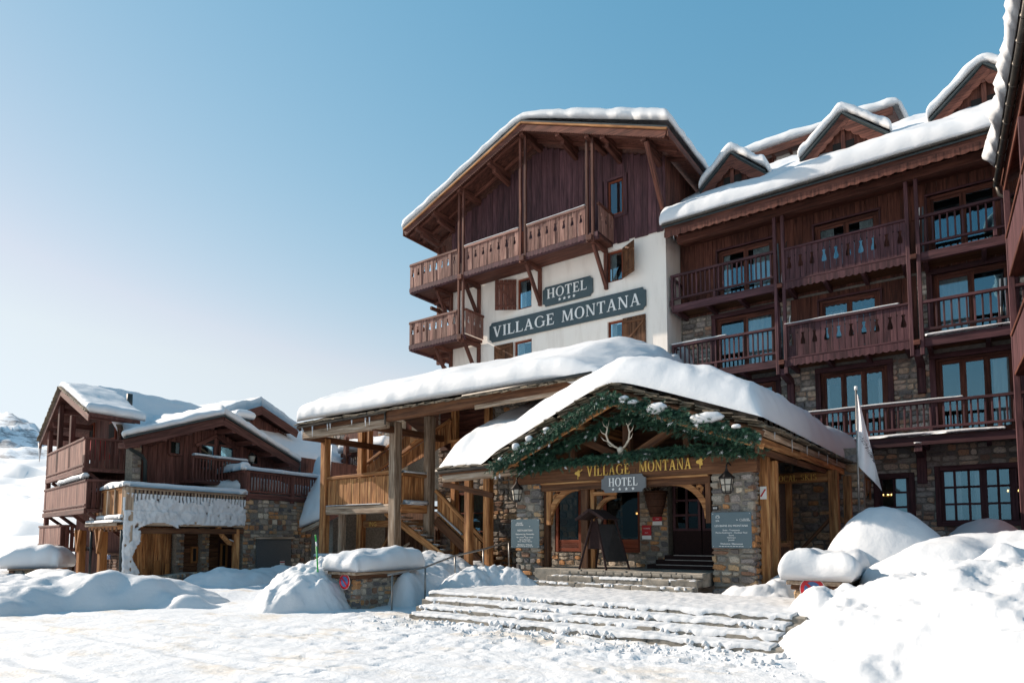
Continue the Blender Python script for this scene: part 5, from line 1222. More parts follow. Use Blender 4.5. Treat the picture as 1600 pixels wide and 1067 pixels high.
# information panels
def panel(x0, x1, z0, z1, label, rows, logo):
    g = thing('information_panel', label, 'sign', (x0, PY - .02, z0), group='blue grey panels on the pillars'); y = PY - .075
    box('plate', x0, x1, y, y + .015, z0, z1, 'panel', g, .003)
    for (t, zf, sz) in rows: plaintext('print_line', t, ((x0 + x1) / 2, y - .002, z0 + (z1 - z0) * zf), XP, ZP, sz, 'white', g)
    for xx in (x0 + .035, x1 - .035):
        for zz in (z0 + .035, z1 - .035): tube('screw', [(xx, y - .004, zz), (xx, y + .002, zz)], .008, 'white', g, 6)
    for k in range(9): box('fine_print', (x0 + x1) / 2 - .27 + k * .06, (x0 + x1) / 2 - .225 + k * .06, y - .003, y - .001, z0 + .035, z0 + .045, 'white', g, 0)
    logo(g, x0, x1, z0, z1, y)
def logoR(g, x0, x1, z0, z1, y):
    c = V((x0 + .14, y - .001, z1 - .11))
    for k in range(9):
        a = math.radians(-20 + 27 * k); beam('sun_ray', c + V((math.cos(a) * .032, 0, math.sin(a) * .032)), c + V((math.cos(a) * .052, 0, math.sin(a) * .052)), .003, .006, 'white', g, 0)
    tube('sun_ring', [c + V((math.cos(a) * .026, 0, math.sin(a) * .026)) for a in [2 * math.pi * k / 14 for k in range(15)]], .003, 'white', g, 5)
    plaintext('print_line', 'SPA', (x0 + .135, y - .002, z1 - .205), XP, ZP, .05, 'white', g); plaintext('print_line', 'by', (x1 - .3, y - .002, z1 - .18), XP, ZP, .04, 'white', g)
    plaintext('print_line', 'VILLAGE\nMONTANA', (x1 - .11, y - .002, z1 - .165), XP, ZP, .034, 'white', g)
    tube('cloud_ring', [(x1 - .22 + .032 * math.cos(a), y - .002, z1 - .172 + .022 * math.sin(a)) for a in [2 * math.pi * k / 12 for k in range(13)]], .0025, 'white', g, 5)
def logoL(g, x0, x1, z0, z1, y):
    plaintext('print_line', 'VILLAGE\nMONTANA', (x0 + .28, y - .002, z1 - .12), XP, ZP, .05, 'white', g); plaintext('print_line', 'by', (x1 - .3, y - .002, z1 - .2), XP, ZP, .035, 'white', g)
panel(-4.88, -4.02, 1.35, 2.13, 'blue grey spa panel with white lettering on the right pillar', [('LES BAINS DU MONTANA', .595, .062), ('Soins - Treatments', .48, .048), ('Piscine Extérieure – Outdoor Pool', .41, .048), ('Sauna', .34, .048), ('Hammam', .275, .048), ('Jacuzzi', .21, .048), ('Welcome / Bienvenue', .10, .054)], logoR)
panel(-10.33, -9.42, 1.3, 2.06, 'blue grey restaurant panel with white lettering on the left pillar', [('RESTAURATION', .58, .066), ('Restaurant Les Chanterelles', .46, .052), ('Bar', .40, .036), ('Bar à cocktails - lounge - Brunch', .35, .04), ('Bar Le Panorama', .27, .05), ('Snacks - Boissons - Desserts', .21, .04), ('Bienvenue / Welcome', .095, .052)], logoL)
np_ = thing('number_plate', 'tiny black house number plate on the right pillar', 'plate', (-4.85, PY - .05, 2.2)); box('plate', -4.87, -4.72, PY - .06, PY - .045, 2.18, 2.28, 'black', np_, .004); plaintext('print_line', '808', (-4.795, PY - .062, 2.205), XP, ZP, .06, 'white', np_)
# red plaques by the door
pq = thing('hotel_rating_plaque', 'dark red plaque with a white H beside the entrance door', 'plaque', (-6.92, 16.05, 1.9)); box('plate', -7.06, -6.80, 16.03, 16.05, 2.0, 2.28, 'redpaint', pq, .004); box('plate_foot', -7.06, -6.80, 16.03, 16.05, 1.90, 1.998, 'white', pq, .004)
letters('H', (-6.93, 16.028, 2.12), XP, ZP, .11, .004, 'white', pq); plaintext('print_line', '****', (-6.92, 16.027, 2.03), XP, ZP, .06, 'white', pq)
pq2 = thing('tourism_plaque', 'bright red plaque with four stars lower left of the dark red one', 'plaque', (-7.2, 16.05, 1.5)); box('plate', -7.36, -7.10, 16.03, 16.05, 1.63, 1.90, 'redpaint', pq2, .004); box('plate_foot', -7.36, -7.10, 16.03, 16.05, 1.53, 1.628, 'white', pq2, .004)
plaintext('print_line', 'TOURISME', (-7.23, 16.027, 1.80), XP, ZP, .04, 'white', pq2); plaintext('print_line', '****', (-7.23, 16.027, 1.67), XP, ZP, .06, 'white', pq2)
# wicker basket of twigs by the door
bk = thing('twig_basket', 'dark conical wicker basket full of twigs hanging beside the door', 'basket', (-6.75, 15.6, 2.1))
nb = 14; tube('basket', [(-6.75, 15.55, 2.1), (-6.75, 15.55, 2.45), (-6.75, 15.55, 2.75)], [.14, .24, .3], 'wicker', bk, nb)
for k in range(4): tube('basket_hoop', [(-6.75 + (.17 + .045 * k) * math.cos(a), 15.55 + (.17 + .045 * k) * math.sin(a), 2.18 + .17 * k) for a in [2 * math.pi * q / 16 for q in range(17)]], .014, 'wicker', bk, 5)
for k in range(34):
    a = rng.uniform(0, 6.28); r0 = rng.uniform(0, .2); p = V((-6.75 + r0 * math.cos(a), 15.55 + r0 * math.sin(a), 2.7)); q = p + V((math.cos(a) * rng.uniform(.05, .35), math.sin(a) * rng.uniform(.05, .25), rng.uniform(.2, .36)))
    tube('twig', [p, (p + q) / 2 + V((0, 0, .05)), q], [.008, .006, .003], 'wicker', bk, 4)
# pendant lamp seen through the window
MT['bulb'] = bpy.data.materials.new('warm_bulb'); MT['bulb'].use_nodes = True; _t = MT['bulb'].node_tree; _b = _t.nodes['Principled BSDF']; _b.inputs['Emission Color'].default_value = (1, .55, .18, 1); _b.inputs['Emission Strength'].default_value = 2.5
pl_ = thing('pendant_lamp', 'small warm glowing pendant lamp behind the entrance window', 'lamp', (-7.9, 16.9, 2.3)); tube('cord', [(-7.9, 16.9, 2.35), (-7.9, 16.9, 2.95)], .006, 'black', pl_, 5); tube('shade', [(-7.9, 16.9, 2.28), (-7.9, 16.9, 2.38)], [.13, .04], 'gold', pl_, 12); tube('bulb', [(-7.9, 16.9, 2.22), (-7.9, 16.9, 2.27)], .035, 'bulb', pl_, 8)
# A-frame menu stand with a small roof
af = thing('menu_stand', 'dark wooden easel style menu stand with a little roof beside the entrance steps', 'menu stand', (-7.6, 14.0, .8))
ay = 14.05
for (x0, xt) in ((-8.06, -7.72), (-7.32, -7.62)): beam('leg', (x0, ay - .12, .8), (xt, ay - .05, 2.05), .05, .05, 'carpet', af)
for (x0, xt) in ((-7.95, -7.62), (-7.02, -7.3)): beam('leg', (x0, ay + .5, .8), (xt, ay + .3, 2.05), .05, .05, 'carpet', af)
prism('menu_board', [(-7.86, 1.3), (-7.46, 1.3), (-7.62, 1.98), (-7.74, 1.98)], (0, ay - .04, 0), XP, ZP, .03, 'carpet', af)
hexa('side_board', [(-7.32, ay - .1, 1.0), (-7.04, ay + .45, 1.0), (-7.06, ay + .46, 1.0), (-7.34, ay - .09, 1.0)], [(-7.58, ay - .06, 1.9), (-7.32, ay + .3, 1.9), (-7.34, ay + .31, 1.9), (-7.6, ay - .05, 1.9)], 'black', af)
for s in (-1, 1):
    for k in range(4):
        a = V((-7.62, ay - .3 + k * .2, 2.25)); beam('roof_board', a, a + V((s * .38, 0, -.24)), .19, .025, 'carpet', af)
beam('roof_fascia', (-8.0, ay - .39, 2.0), (-7.62, ay - .39, 2.24), .03, .07, 'carpet', af); beam('roof_fascia', (-7.62, ay - .39, 2.24), (-7.24, ay - .39, 2.0), .03, .07, 'carpet', af)
# ------------------------------------------------------------------ fir garlands
def needlemat():
    m, t, p, o = nt('fir_needles'); N = t.nodes.new; L = t.links.new
    a = N('ShaderNodeAttribute'); a.attribute_name = 'rnd'; cr = N('ShaderNodeValToRGB'); e = cr.color_ramp.elements
    e[0].color = (.012, .045, .030, 1); e[1].position = .95; e[1].color = (.8, .82, .85, 1); x = e.new(.55); x.color = (.030, .095, .058, 1); x = e.new(.92); x.color = (.075, .17, .10, 1)
    L(a.outputs['Fac'], cr.inputs[0]); L(cr.outputs[0], p.inputs['Base Color']); p.inputs['Roughness'].default_value = .5
    return m
MT['fir'] = needlemat()
def garland(name, label, pts, r, dens, seed, clumps=()):
    rg = random.Random(seed); g = thing(name, label, 'garland', pts[0]); pts = [V(p) for p in pts]
    vs = []; fs = []; rv = []
    for a, b in zip(pts[:-1], pts[1:]):
        L = (b - a).length
        for k in range(int(L * dens)):
            c = a.lerp(b, rg.random()); an = rg.uniform(0, 2 * math.pi); rad = r * math.sqrt(rg.random())
            c = c + V((0, math.cos(an) * rad * .8 - .02, math.sin(an) * rad))
            d = V((rg.uniform(-1, 1), -.7 + rg.uniform(-.5, .3), -.55 + rg.uniform(-.5, .7))).normalized(); ln = rg.uniform(.15, .26); tone = rg.random(); frost = rg.random() < .025
            side = d.cross(V((rg.uniform(-1, 1), rg.uniform(-1, 1), rg.uniform(-1, 1)))).normalized(); up = d.cross(side)
            for q in range(22):
                t = .05 + .95 * q / 22; a_ = q * 2.4; o_ = (side * math.cos(a_) + up * math.sin(a_)); tip = d * (ln * t + .055) + o_ * .05 * (1.15 - .6 * t); w = (d.cross(o_)) * .0058
                s0 = c + d * (ln * t); i = len(vs); vs += [s0 - w, s0 + w, c + tip + w * .4, c + tip - w * .4]; fs.append((i, i + 1, i + 2, i + 3)); rv += [1.0 if frost and t > .45 else .9 * min(1, max(0, tone + rg.uniform(-.25, .25)))] * 4
    me = mesh('sprigs', vs, fs, 'fir'); at_ = me.attributes.new('rnd', 'FLOAT', 'POINT'); at_.data.foreach_set('value', rv)
    tag(ob('sprigs', me, g), kind='stuff')
    tube('rope', [p + V((0, .05, 0)) for p in pts], r * .55, 'fir', g, 8)
    for (c, sx, sy, sz) in clumps:
        vs = []; n = 10
        c = V(c); me_v = []; me_f = []
        for i in range(n + 1):
            for j in range(14):
                th = math.pi * i / n; ph = 2 * math.pi * j / 14; q = V((math.sin(th) * math.cos(ph) * sx, math.sin(th) * math.sin(ph) * sy, math.cos(th) * sz)); q *= 1 + .25 * noise.noise(q * 9 + c); me_v.append(q)
        for i in range(n):
            for j in range(14): me_f.append((i * 14 + j, (i + 1) * 14 + j, (i + 1) * 14 + (j + 1) % 14, i * 14 + (j + 1) % 14))
        ob('snow_clump', mesh('snow_clump', me_v, me_f, 'snow', True), g, Matrix.Translation(c))
garland('fir_garland', 'thick green fir garland following the front edge of the entrance gable', [(-10.35, 13.45, 3.36), (-9.4, 13.45, 3.74), (-8.4, 13.45, 4.16), (-6.92, 13.45, 4.84), (-6.1, 13.45, 4.52), (-5.2, 13.45, 4.2), (-3.6, 13.45, 3.56)], .165, 160, 5,
        [((-5.72, 13.3, 4.40), .24, .12, .13), ((-4.62, 13.3, 4.07), .36, .14, .12), ((-9.5, 13.3, 3.85), .11, .1, .1), ((-9.1, 13.3, 4.02), .1, .1, .09), ((-6.5, 13.3, 4.72), .12, .08, .06), ((-8.6, 13.32, 4.22), .1, .07, .05), ((-6.28, 13.3, 4.6), .14, .08, .06), ((-10.0, 13.3, 3.58), .07, .06, .05), ((-4.0, 13.28, 3.82), .1, .06, .05)])
garland('fir_garland', 'dark fir garland on the inner truss rafters above the antlers', [(-9.9, 14.12, 3.4), (-8.25, 14.12, 4.0), (-6.95, 14.12, 4.5), (-5.4, 14.12, 4.05), (-3.75, 14.12, 3.5)], .15, 130, 6)
garland('fir_garland', 'level fir garland lying along the gold lettered entrance beam', [(-10.2, 14.1, 3.36), (-9.2, 14.1, 3.42), (-7.8, 14.1, 3.50), (-6.2, 14.1, 3.56), (-5.0, 14.1, 3.52), (-3.7, 14.1, 3.40)], .115, 105, 7)
# ================================================================== COVERED STAIR PORCH (left of the portico)
pr = thing('stair_porch', 'honey coloured open timber stair porch with plank balustrades left of the entrance', 'porch', (-18.5, 16, .3))
A = lambda px, py, Y: at(px, py, Y=Y)
fr = group_part('frame', pr, (-20.4, 16, .3))
post('post', -20.42, 16.0, .1, 5.35, .29, 'oldz', fr, bev=.03); post('post', -16.62, 16.0, .2, 5.6, .34, 'gryz', fr, bev=.03); post('post', -16.86, 16.06, .2, 5.6, .12, 'oldz', fr)
post('post', -16.36, 17.45, .2, 6.0, .32, 'gryz', fr, bev=.03); post('post', -20.75, 18.1, .1, 6.3, .3, 'oldz', fr, bev=.03)
post('post', -20.0, 16.5, .1, 2.5, .22, 'gryz', fr)
for (px, Y, zt) in ((711, 18.7, 6.9), (763, 18.2, 6.6)):
    p = A(px, 700, Y); post('post', p.x, Y, .2, zt, .24, 'oldz', fr, bev=.02)
p = A(763, 800, 16.6); post('post', p.x, 16.6, .2, 3.6, .26, 'oldz', fr, bev=.02)
p = A(568, 660, 19.2); post('post', p.x + .4, 19.2, 2.6, 6.6, .24, 'oldz', fr)
# eave beams
box('eave_beam', -20.5, -16.05, 14.98, 15.2, 5.22, 5.52, 'gryx', fr, .03); beam('eave_beam', (-16.05, 15.05, 5.6), (-8.0, 15.05, 5.72), .24, .36, 'brnx', fr, .03)
beam('eave_board', (-12.2, 14.96, 5.44), (-8.2, 14.96, 5.52), .05, .14, 'gryx', fr); box('upper_beam', -20.5, -16.05, 15.02, 15.2, 5.53, 5.7, 'brnx', fr)
for x in (-20.42, -16.62): beam('cross_beam', (x, 15.0, 5.3), (x, 19, 5.3), .22, .22, 'brnx', fr)
for k in range(13): x = -20.3 + k * .95; beam('rafter', (x, 15.0, 5.68), (x, 19, 7.2), .14, .16, 'brnx', fr)
# deck and balustrades
dk = group_part('deck', pr, (-20.4, 16, 2.7))
box('deck_beam', -20.3, -16.8, 15.92, 16.12, 2.42, 2.74, 'gryx', dk, .04); box('deck_floor', -20.3, -16.4, 16.1, 18.2, 2.62, 2.72, 'oldx', dk); beam('deck_beam', (-16.5, 16.1, 2.58), (-16.38, 17.4, 2.58), .18, .3, 'oldx', dk, .03)
n = 15; x0, x1 = -20.26, -16.92
for k in range(n):
    a = x0 + (x1 - x0) * k / n; b = x0 + (x1 - x0) * (k + 1) / n
    box('plank', a + .004, b - .004, 16.0 + rng.uniform(0, .02), 16.035, 2.76, 3.74, 'oldz', dk, .006)
beam('handrail', (-20.3, 16.0, 3.80), (-16.8, 16.0, 3.86), .14, .12, 'oldx', dk, .02)
for k in range(7):
    y0 = 16.18 + k * .17; box('plank', -16.5, -16.47, y0 + .004, y0 + .166, 2.76, 3.72, 'oldz', dk, .006)
beam('handrail', (-16.46, 16.15, 3.78), (-16.4, 17.35, 3.78), .14, .12, 'oldx', dk, .02)
strip_snow('rail_snow', (-16.46, 16.2, 3.84), (-16.4, 17.3, 3.84), .15, .09, dk, 2); strip_snow('rail_snow', (-16.4, 16.2, 2.74), (-16.3, 17.3, 2.74), .2, .12, dk, 3); strip_snow('beam_snow', (-20.2, 15.93, 2.74), (-17.2, 15.93, 2.74), .1, .035, dk, 4)
beam('name_beam', (-20.3, 17.9, 2.1), (-15.9, 17.9, 2.1), .2, .26, 'oldx', dk, .02)
plaintext('gold_print', 'ING', (A(582, 818, 17.78).x, 17.79, A(582, 818, 17.78).z - .1), XP, ZP, .26, 'gold', dk)
for s in (-1, 1): beam('diagonal', (-18.0 + s * 1.6, 17.95, .8), (-18.0 + s * .6, 17.95, 2.0), .1, .12, 'oldx', dk)
# lower flight going down to the right
fl = group_part('lower_flight', pr, (-16, 17.5, 2.7))
def para(name, pts, Y, th, mat, par): return prism(name, [(A(x, y, Y).x, A(x, y, Y).z) for x, y in pts], (0, Y, 0), XP, ZP, th, mat, par)
Yf = 17.55
n = 11
for k in range(n):
    a, b = 683 + (752 - 683) * k / n, 683 + (752 - 683) * (k + 1) / n
    f = lambda t: 772 + (848 - 772) * (t - 683) / 69; g = lambda t: 806 + (872 - 806) * (t - 683) / 69
    para('plank', [(a + .3, g(a)), (b - .3, g(b)), (b - .3, f(b)), (a + .3, f(a))], Yf + rng.uniform(0, .015), .03, 'oldz', fl)
p, q = A(681, 766, Yf - .05), A(757, 845, Yf - .05); beam('handrail', p, q, .13, .13, 'oldx', fl, .02)
p, q = A(681, 812, Yf - .06), A(765, 893, Yf - .06); beam('stringer', p, q, .1, .34, 'brnx', fl, .02)
strip_snow('stringer_snow', A(684, 800, Yf - .06), A(722, 836, Yf - .06), .11, .06, fl, 8)
p, q = A(681, 812, Yf + 1.3), A(765, 893, Yf + 1.3); beam('stringer', (p.x, Yf + 1.3, p.z), (q.x, Yf + 1.3, q.z), .08, .3, 'brnx', fl, .02)
t0, t1 = A(683, 808, Yf), A(765, 890, Yf)
for k in range(11): c = t0.lerp(t1, (k + .3) / 11); box('tread', c.x - .16, c.x + .16, Yf + .05, Yf + 1.28, c.z - .03, c.z + .03, 'oldy', fl); box('riser', c.x - .16, c.x - .13, Yf + .06, Yf + 1.27, c.z - .2, c.z - .03, 'oldy', fl)
# second flight below the landing, seen from underneath
sf = group_part('under_flight', pr, (-17.5, 17, 1.4))
u0, u1 = A(612, 798, 16.9), A(700, 872, 16.9)
for k in range(10): c = u0.lerp(u1, (k + .5) / 10); box('tread', c.x - .2, c.x + .2, 16.95, 17.4, c.z - .02, c.z + .03, 'gryy', sf); strip_snow('tread_snow', (c.x - .18, 17.0, c.z + .03), (c.x + .18, 17.0, c.z + .03), .1, .03, sf, k)
beam('stringer', u0 + V((-.3, -.02, -.05)), u1 + V((0, -.02, -.05)), .07, .24, 'oldx', sf)
beam('prop', A(612, 868, 17.2), A(640, 848, 17.2), .06, .08, 'gryx', sf)
# upper flight rising to the right behind
uf = group_part('upper_flight', pr, (-19.5, 18.2, 3.8))
for (Y, pts) in ((18.4, ((585, 740, 755), (705, 655, 690))), (19.0, ((560, 735, 752), (640, 672, 700)))):
    (xa, ya, yb), (xc, yc, yd) = pts; n = 14
    for k in range(n):
        a, b = xa + (xc - xa) * k / n, xa + (xc - xa) * (k + 1) / n; f = lambda t: ya + 4 + (yc - ya) * (t - xa) / (xc - xa); g = lambda t: yb + (yd - yb) * (t - xa) / (xc - xa)
        para('plank', [(a + .3, g(a)), (b - .3, g(b)), (b - .3, f(b)), (a + .3, f(a))], Y + rng.uniform(0, .015), .03, 'oldz', uf)
    beam('handrail', A(xa - 2, ya, Y - .04), A(xc, yc, Y - .04), .12, .12, 'oldx', uf, .02)
for k in range(8):
    a = 706 + k * 9; para('plank', [(a + .4, 722 - k * 0.6), (a + 8.6, 722 - k * .6), (a + 8.6, 692), (a + .4, 692)], 18.5, .03, 'oldz', uf)
beam('handrail', A(702, 690, 18.46), A(780, 680, 18.46), .12, .12, 'oldx', uf, .02)
# back wall: stone, boarded panel, door
bw = group_part('back_wall', pr, (-19, 19.6, .3))
box('wall_core', -17.9, -9.3, 19.65, 20.0, .2, 7.2, 'mortar', bw, 0)
ms = Masonry('stone'); bh = [(1.1, 2.6, 1.0, 3.35), (.2, 2.75, 5.0, 6.6), (4.3, 5.6, 4.6, 6.6)]
ms.face((-17.9, 19.65, 0), XP, 8.5, .3, 7.0, bw, bh, proud=.06, ch=(.14, .3), sw=(.2, .6)); ms.flush(pr, 280)
for k in range(9): z = 5.05 + k * .17; box('panel_board', -17.75, -15.2, 19.55, 19.6, z, z + .16, 'redx', bw)
box('panel_edge', -15.2, -15.1, 19.5, 19.62, 4.95, 6.62, 'oldz', bw)
w = casement(pr, -16.8, -15.35, 1.0, 3.3, 19.55, fm='fred', mull=1, bars=2, curtain=False, back=True)
w = casement(pr, -13.6, -12.35, 4.6, 6.5, 19.55, fm='red', mull=0, curtain=False, back=True)
box('low_wall', -20.6, -19.2, 15.7, 15.95, .0, .85, 'oldx', bw, .02)
for k in range(6): box('plank', -20.5 + k * .21, -20.3 + k * .21, 15.66, 15.7, .1, .82, 'oldz', bw)
strip_snow('wall_snow', (-20.6, 15.83, .85), (-19.1, 15.83, .85), .34, .12, bw, 5)
# storage room under the deck: dark back and stone
box('dark_back', -20.6, -17.6, 19.3, 19.4, .1, 2.6, 'brnz', bw, 0)
for k in range(9): box('store_board', -19.9 + k * .25, -19.67 + k * .25, 19.24, 19.28, .3, 1.9, 'brnz', bw)
# roof
rf = group_part('roof', pr, (-20.6, 15, 5.7))
def wz(y): return 5.78 + .41 * (y - 15.0) if y < 19 else 5.78 + .41 * 4 - .41 * (y - 19)
for (y0, y1) in ((14.95, 19), (19, 23.4)):
    hexa('roof_slab', [(-20.7, y0, wz(y0) - .1), (-9.2, y0, wz(y0) - .1), (-9.2, y1, wz(y1) - .1), (-20.7, y1, wz(y1) - .1)], [(-20.7, y0, wz(y0)), (-9.2, y0, wz(y0)), (-9.2, y1, wz(y1)), (-20.7, y1, wz(y1))], 'brnx', rf)
tube('gutter', [(-20.65, 14.88, 5.66), (-15.95, 14.88, 5.74)], .065, 'gutter', rf, 8); tube('gutter', [(-12.6, 14.88, 5.8), (-8.2, 14.88, 5.86)], .065, 'gutter', rf, 8); tube('downpipe', [(-15.98, 14.88, 5.74), (-15.98, 14.9, 5.3)], .03, 'gutter', rf, 6)
for lay in range(2):
    for k in range(42):
        x = -20.5 + k * .3 + rng.uniform(-.08, .08); ob('slate', boxmesh(.36 if k % 2 else .3, .42, .035, 'slate', .008), rf, Matrix.Translation((x, 14.95 + rng.uniform(-.05, .05) + lay * .06, 5.79 + lay * .045 + .006 * k * 0)) @ Matrix.Rotation(rng.uniform(-.3, .3), 4, 'Z') @ Matrix.Rotation(.3, 4, 'X') @ Matrix.Rotation(rng.uniform(-.08, .08), 4, 'Y'))
beam('verge_board', (-20.72, 14.95, 5.64), (-20.72, 19, 7.28), .05, .22, 'brnx', rf)
for k, x in enumerate((-20.35, -19.75, -18.9, -18.75, -17.6, -16.9, -16.7)): tube('icicle', [(x, 14.86, 5.62), (x, 14.86, 5.32 + .03 * (k % 5) - (.14 if k < 2 else 0))], [.03, .004], 'snow', rf, 6)
def wkf(u, v):
    x = -20.78 + 13.3 * u; y = 14.92 + 8.4 * v
    drop = .5 * .5 * ((x + 9.2) + math.sqrt((x + 9.2) ** 2 + .08))
    return V((x, y, -drop + 5.79 + .41 * 4 - .41 * (math.sqrt((y - 19) ** 2 + .12) - .35)))
snow('porch_roof_snow', wkf, 110, 70, .62, (.45, .7, .2, .3), 'long thick snow slab on the stair porch roof under the tower', lump=.07, lscale=.25, bulge=.05, seed=31)
# ------------------------------------------------------------------ small shed roof at the left end of the porch
sh = thing('shed_roof', 'steep little snow covered shed roof left of the stair porch', 'shed', (-22, 17, .5))
a, b, c, d = A(474, 828, 17.5), A(508, 812, 16.8), A(512, 712, 20.5), A(495, 735, 21.0)
hexa('roof_slab', [a, b, c, d], [p + V((0, 0, .1)) for p in (a, b, c, d)], 'gryx', sh); beam('eave_beam', a + V((0, -.05, -.05)), b + V((0, -.05, -.05)), .1, .16, 'gryx', sh)
hexa('side_wall', [(a.x + .3, 17.7, 0), (b.x, 17.2, 0), (b.x, 20, 0), (a.x + .3, 20, 0)], [(a.x + .3, 17.7, a.z), (b.x, 17.2, b.z), (b.x, 20, b.z + 1), (a.x + .3, 20, a.z + 1)], 'mortar', sh)
snow('shed_snow', bilin(a + V((-.1, -.1, .1)), b + V((.3, -.1, .1)), c + V((.3, 0, .1)), d + V((-.1, 0, .1))), 20, 40, .45, (.25, 0, .3, .2), 'sliding snow on the little shed roof left of the stair porch', lump=.2, lscale=.8, bulge=.12, seed=33)
# ------------------------------------------------------------------ lodge seen through the porch
lo = thing('rear_lodge', 'stone and brown timber lodge with arch glimpsed through the stair porch', 'building', (-26, 27, 0))
LY = 27.0
def lbox(name, x0, y0, x1, y1, Y, th, mat, par, bev=.01): p, q = A(x0, y1, Y), A(x1, y0, Y); return box(name, p.x, q.x, Y, Y + th, p.z, q.z, mat, par, bev)
lbox('stone_wall', 500, 640, 760, 790, LY + 2, .3, 'mortar', lo)
lbox('cladding', 538, 640, 640, 697, LY + 1.2, .2, 'redz', lo)
ms = Masonry('stone'); p, q = A(590, 742, LY), A(612, 640, LY); box('pier', p.x, q.x, LY, LY + 1.4, .0, q.z, 'mortar', lo, 0)
ms.face((p.x, LY, 0), XP, q.x - p.x, p.z - .5, q.z, lo, proud=.03, ch=(.15, .3), sw=(.2, .5))
p, q = A(500, 760, LY + 2), A(590, 640, LY + 2); ms.face((p.x, LY + 2, 0), XP, q.x - p.x, p.z, q.z, lo, proud=.04, ch=(.18, .35), sw=(.3, .7)); ms.flush(lo, 150)
ac = A(665, 720, LY + .5); n = 16
pts = [(ac.x + 2.9 * math.cos(math.radians(180 - 110 * k / n)), ac.z - 1.0 + 2.9 * math.sin(math.radians(180 - 110 * k / n))) for k in range(n + 1)]
pts2 = [(ac.x + 2.45 * math.cos(math.radians(70 + 110 * k / n)), ac.z - 1.0 + 2.45 * math.sin(math.radians(70 + 110 * k / n))) for k in range(n + 1)]
prism('arch', pts[::-1] + pts2[::-1], (0, LY + .5, 0), XP, ZP, .4, 'oldx', lo)
p0, p1 = A(535, 712, LY - 1.5), A(606, 705, LY - 1.5)
beam('balcony_beam', p0, p1, .3, .25, 'redx', lo)
for k in range(22): c = p0.lerp(p1, (k + .5) / 22); box('baluster', c.x - .05, c.x + .05, c.y + .05, c.y + .1, c.z - 1.3, c.z, 'dredz', lo)
beam('lower_rail', p0 + V((0, .1, -1.3)), p1 + V((0, .1, -1.3)), .1, .12, 'redx', lo)
snow('lodge_balcony_snow', bilin(p0 + V((0, -.3, .12)), p1 + V((0, -.3, .12)), p1 + V((0, .9, .12)), p0 + V((0, .9, .12))), 24, 12, .75, (.5, .1, .3, .3), 'heaped snow on the lodge balcony seen between the porch posts', seed=41)
for (xa, ya, xb, yb) in ((518, 735, 548, 708),):
    p0, p1 = A(xa, ya, LY - 2), A(xb, yb, LY - 2); beam('stair_rail', p0, p1, .12, .14, 'redx', lo)
    for k in range(7): c = p0.lerp(p1, (k + .5) / 7); box('baluster', c.x - .06, c.x + .06, c.y, c.y + .05, c.z - 1.2, c.z, 'dredz', lo)
post('post', A(541, 700, LY - 2).x, LY - 2, 2.5, 7.4, .24, 'redz', lo)
# ================================================================== LEFT CHALET
eL, eR = V((-.985, .168, 0)).normalized(), V((-.17, .985, 0)).normalized()
nA = V((.168, .985, 0)).normalized()            # inward normal of faces that run along eL
nB = V((-.985, -.17, 0)).normalized()           # inward normal of faces that run along eR
CO = V((-26.4, 11.75, 0)); CD = V((-23.45, 10.19, 0))   # wall corner, deck corner
ch = thing('left_chalet', 'dark red timber chalet with steep snowy roof and balconies on the left', 'building', (-26.4, 11.75, 0))
def PA(px, py, k=0.0): return onplane(px, py, CO - nA * k, nA)        # gable end plane, k metres in front
def PB(px, py, k=0.0): return onplane(px, py, CO - nB * k, nB)        # right-hand wall plane, k metres in front
def Cp(t, s, z): p = CO + eL * t + eR * s; return V((p.x, p.y, z))
RA, RBm = math.atan2(-eL.y, -eL.x), math.atan2(eR.y, eR.x)
# --- main walls
lw = (CO - PA(76, 760)).length; lw = 7.2
wl = group_part('walls', ch, tuple(CO))
hexa('main_wall', [Cp(0, 0, 0), Cp(0, 14, 0), Cp(lw, 14, 0), Cp(lw, 0, 0)], [Cp(0, 0, 5.6), Cp(0, 14, 5.6), Cp(lw, 14, 5.6), Cp(lw, 0, 5.6)], 'chalz', wl)
def planks(P, U, L, z0, z1f, n, mat, par, out, th=.03, name='plank'):
    """vertical planks along U; z1f(s) gives the top"""
    U = V(U); ang = math.atan2(U.y, U.x)
    for k in range(n):
        s0, s1 = L * k / n, L * (k + 1) / n; zt = min(z1f(s0), z1f(s1)); c = V(P) + U * ((s0 + s1) / 2) + out; c.z = (z0 + zt) / 2
        if zt - z0 > .1: ob(name, boxmesh(s1 - s0 - .012, th + .012 * (k % 2), zt - z0, mat, .005), par, Matrix.Translation(c) @ Matrix.Rotation(ang, 4, 'Z'))
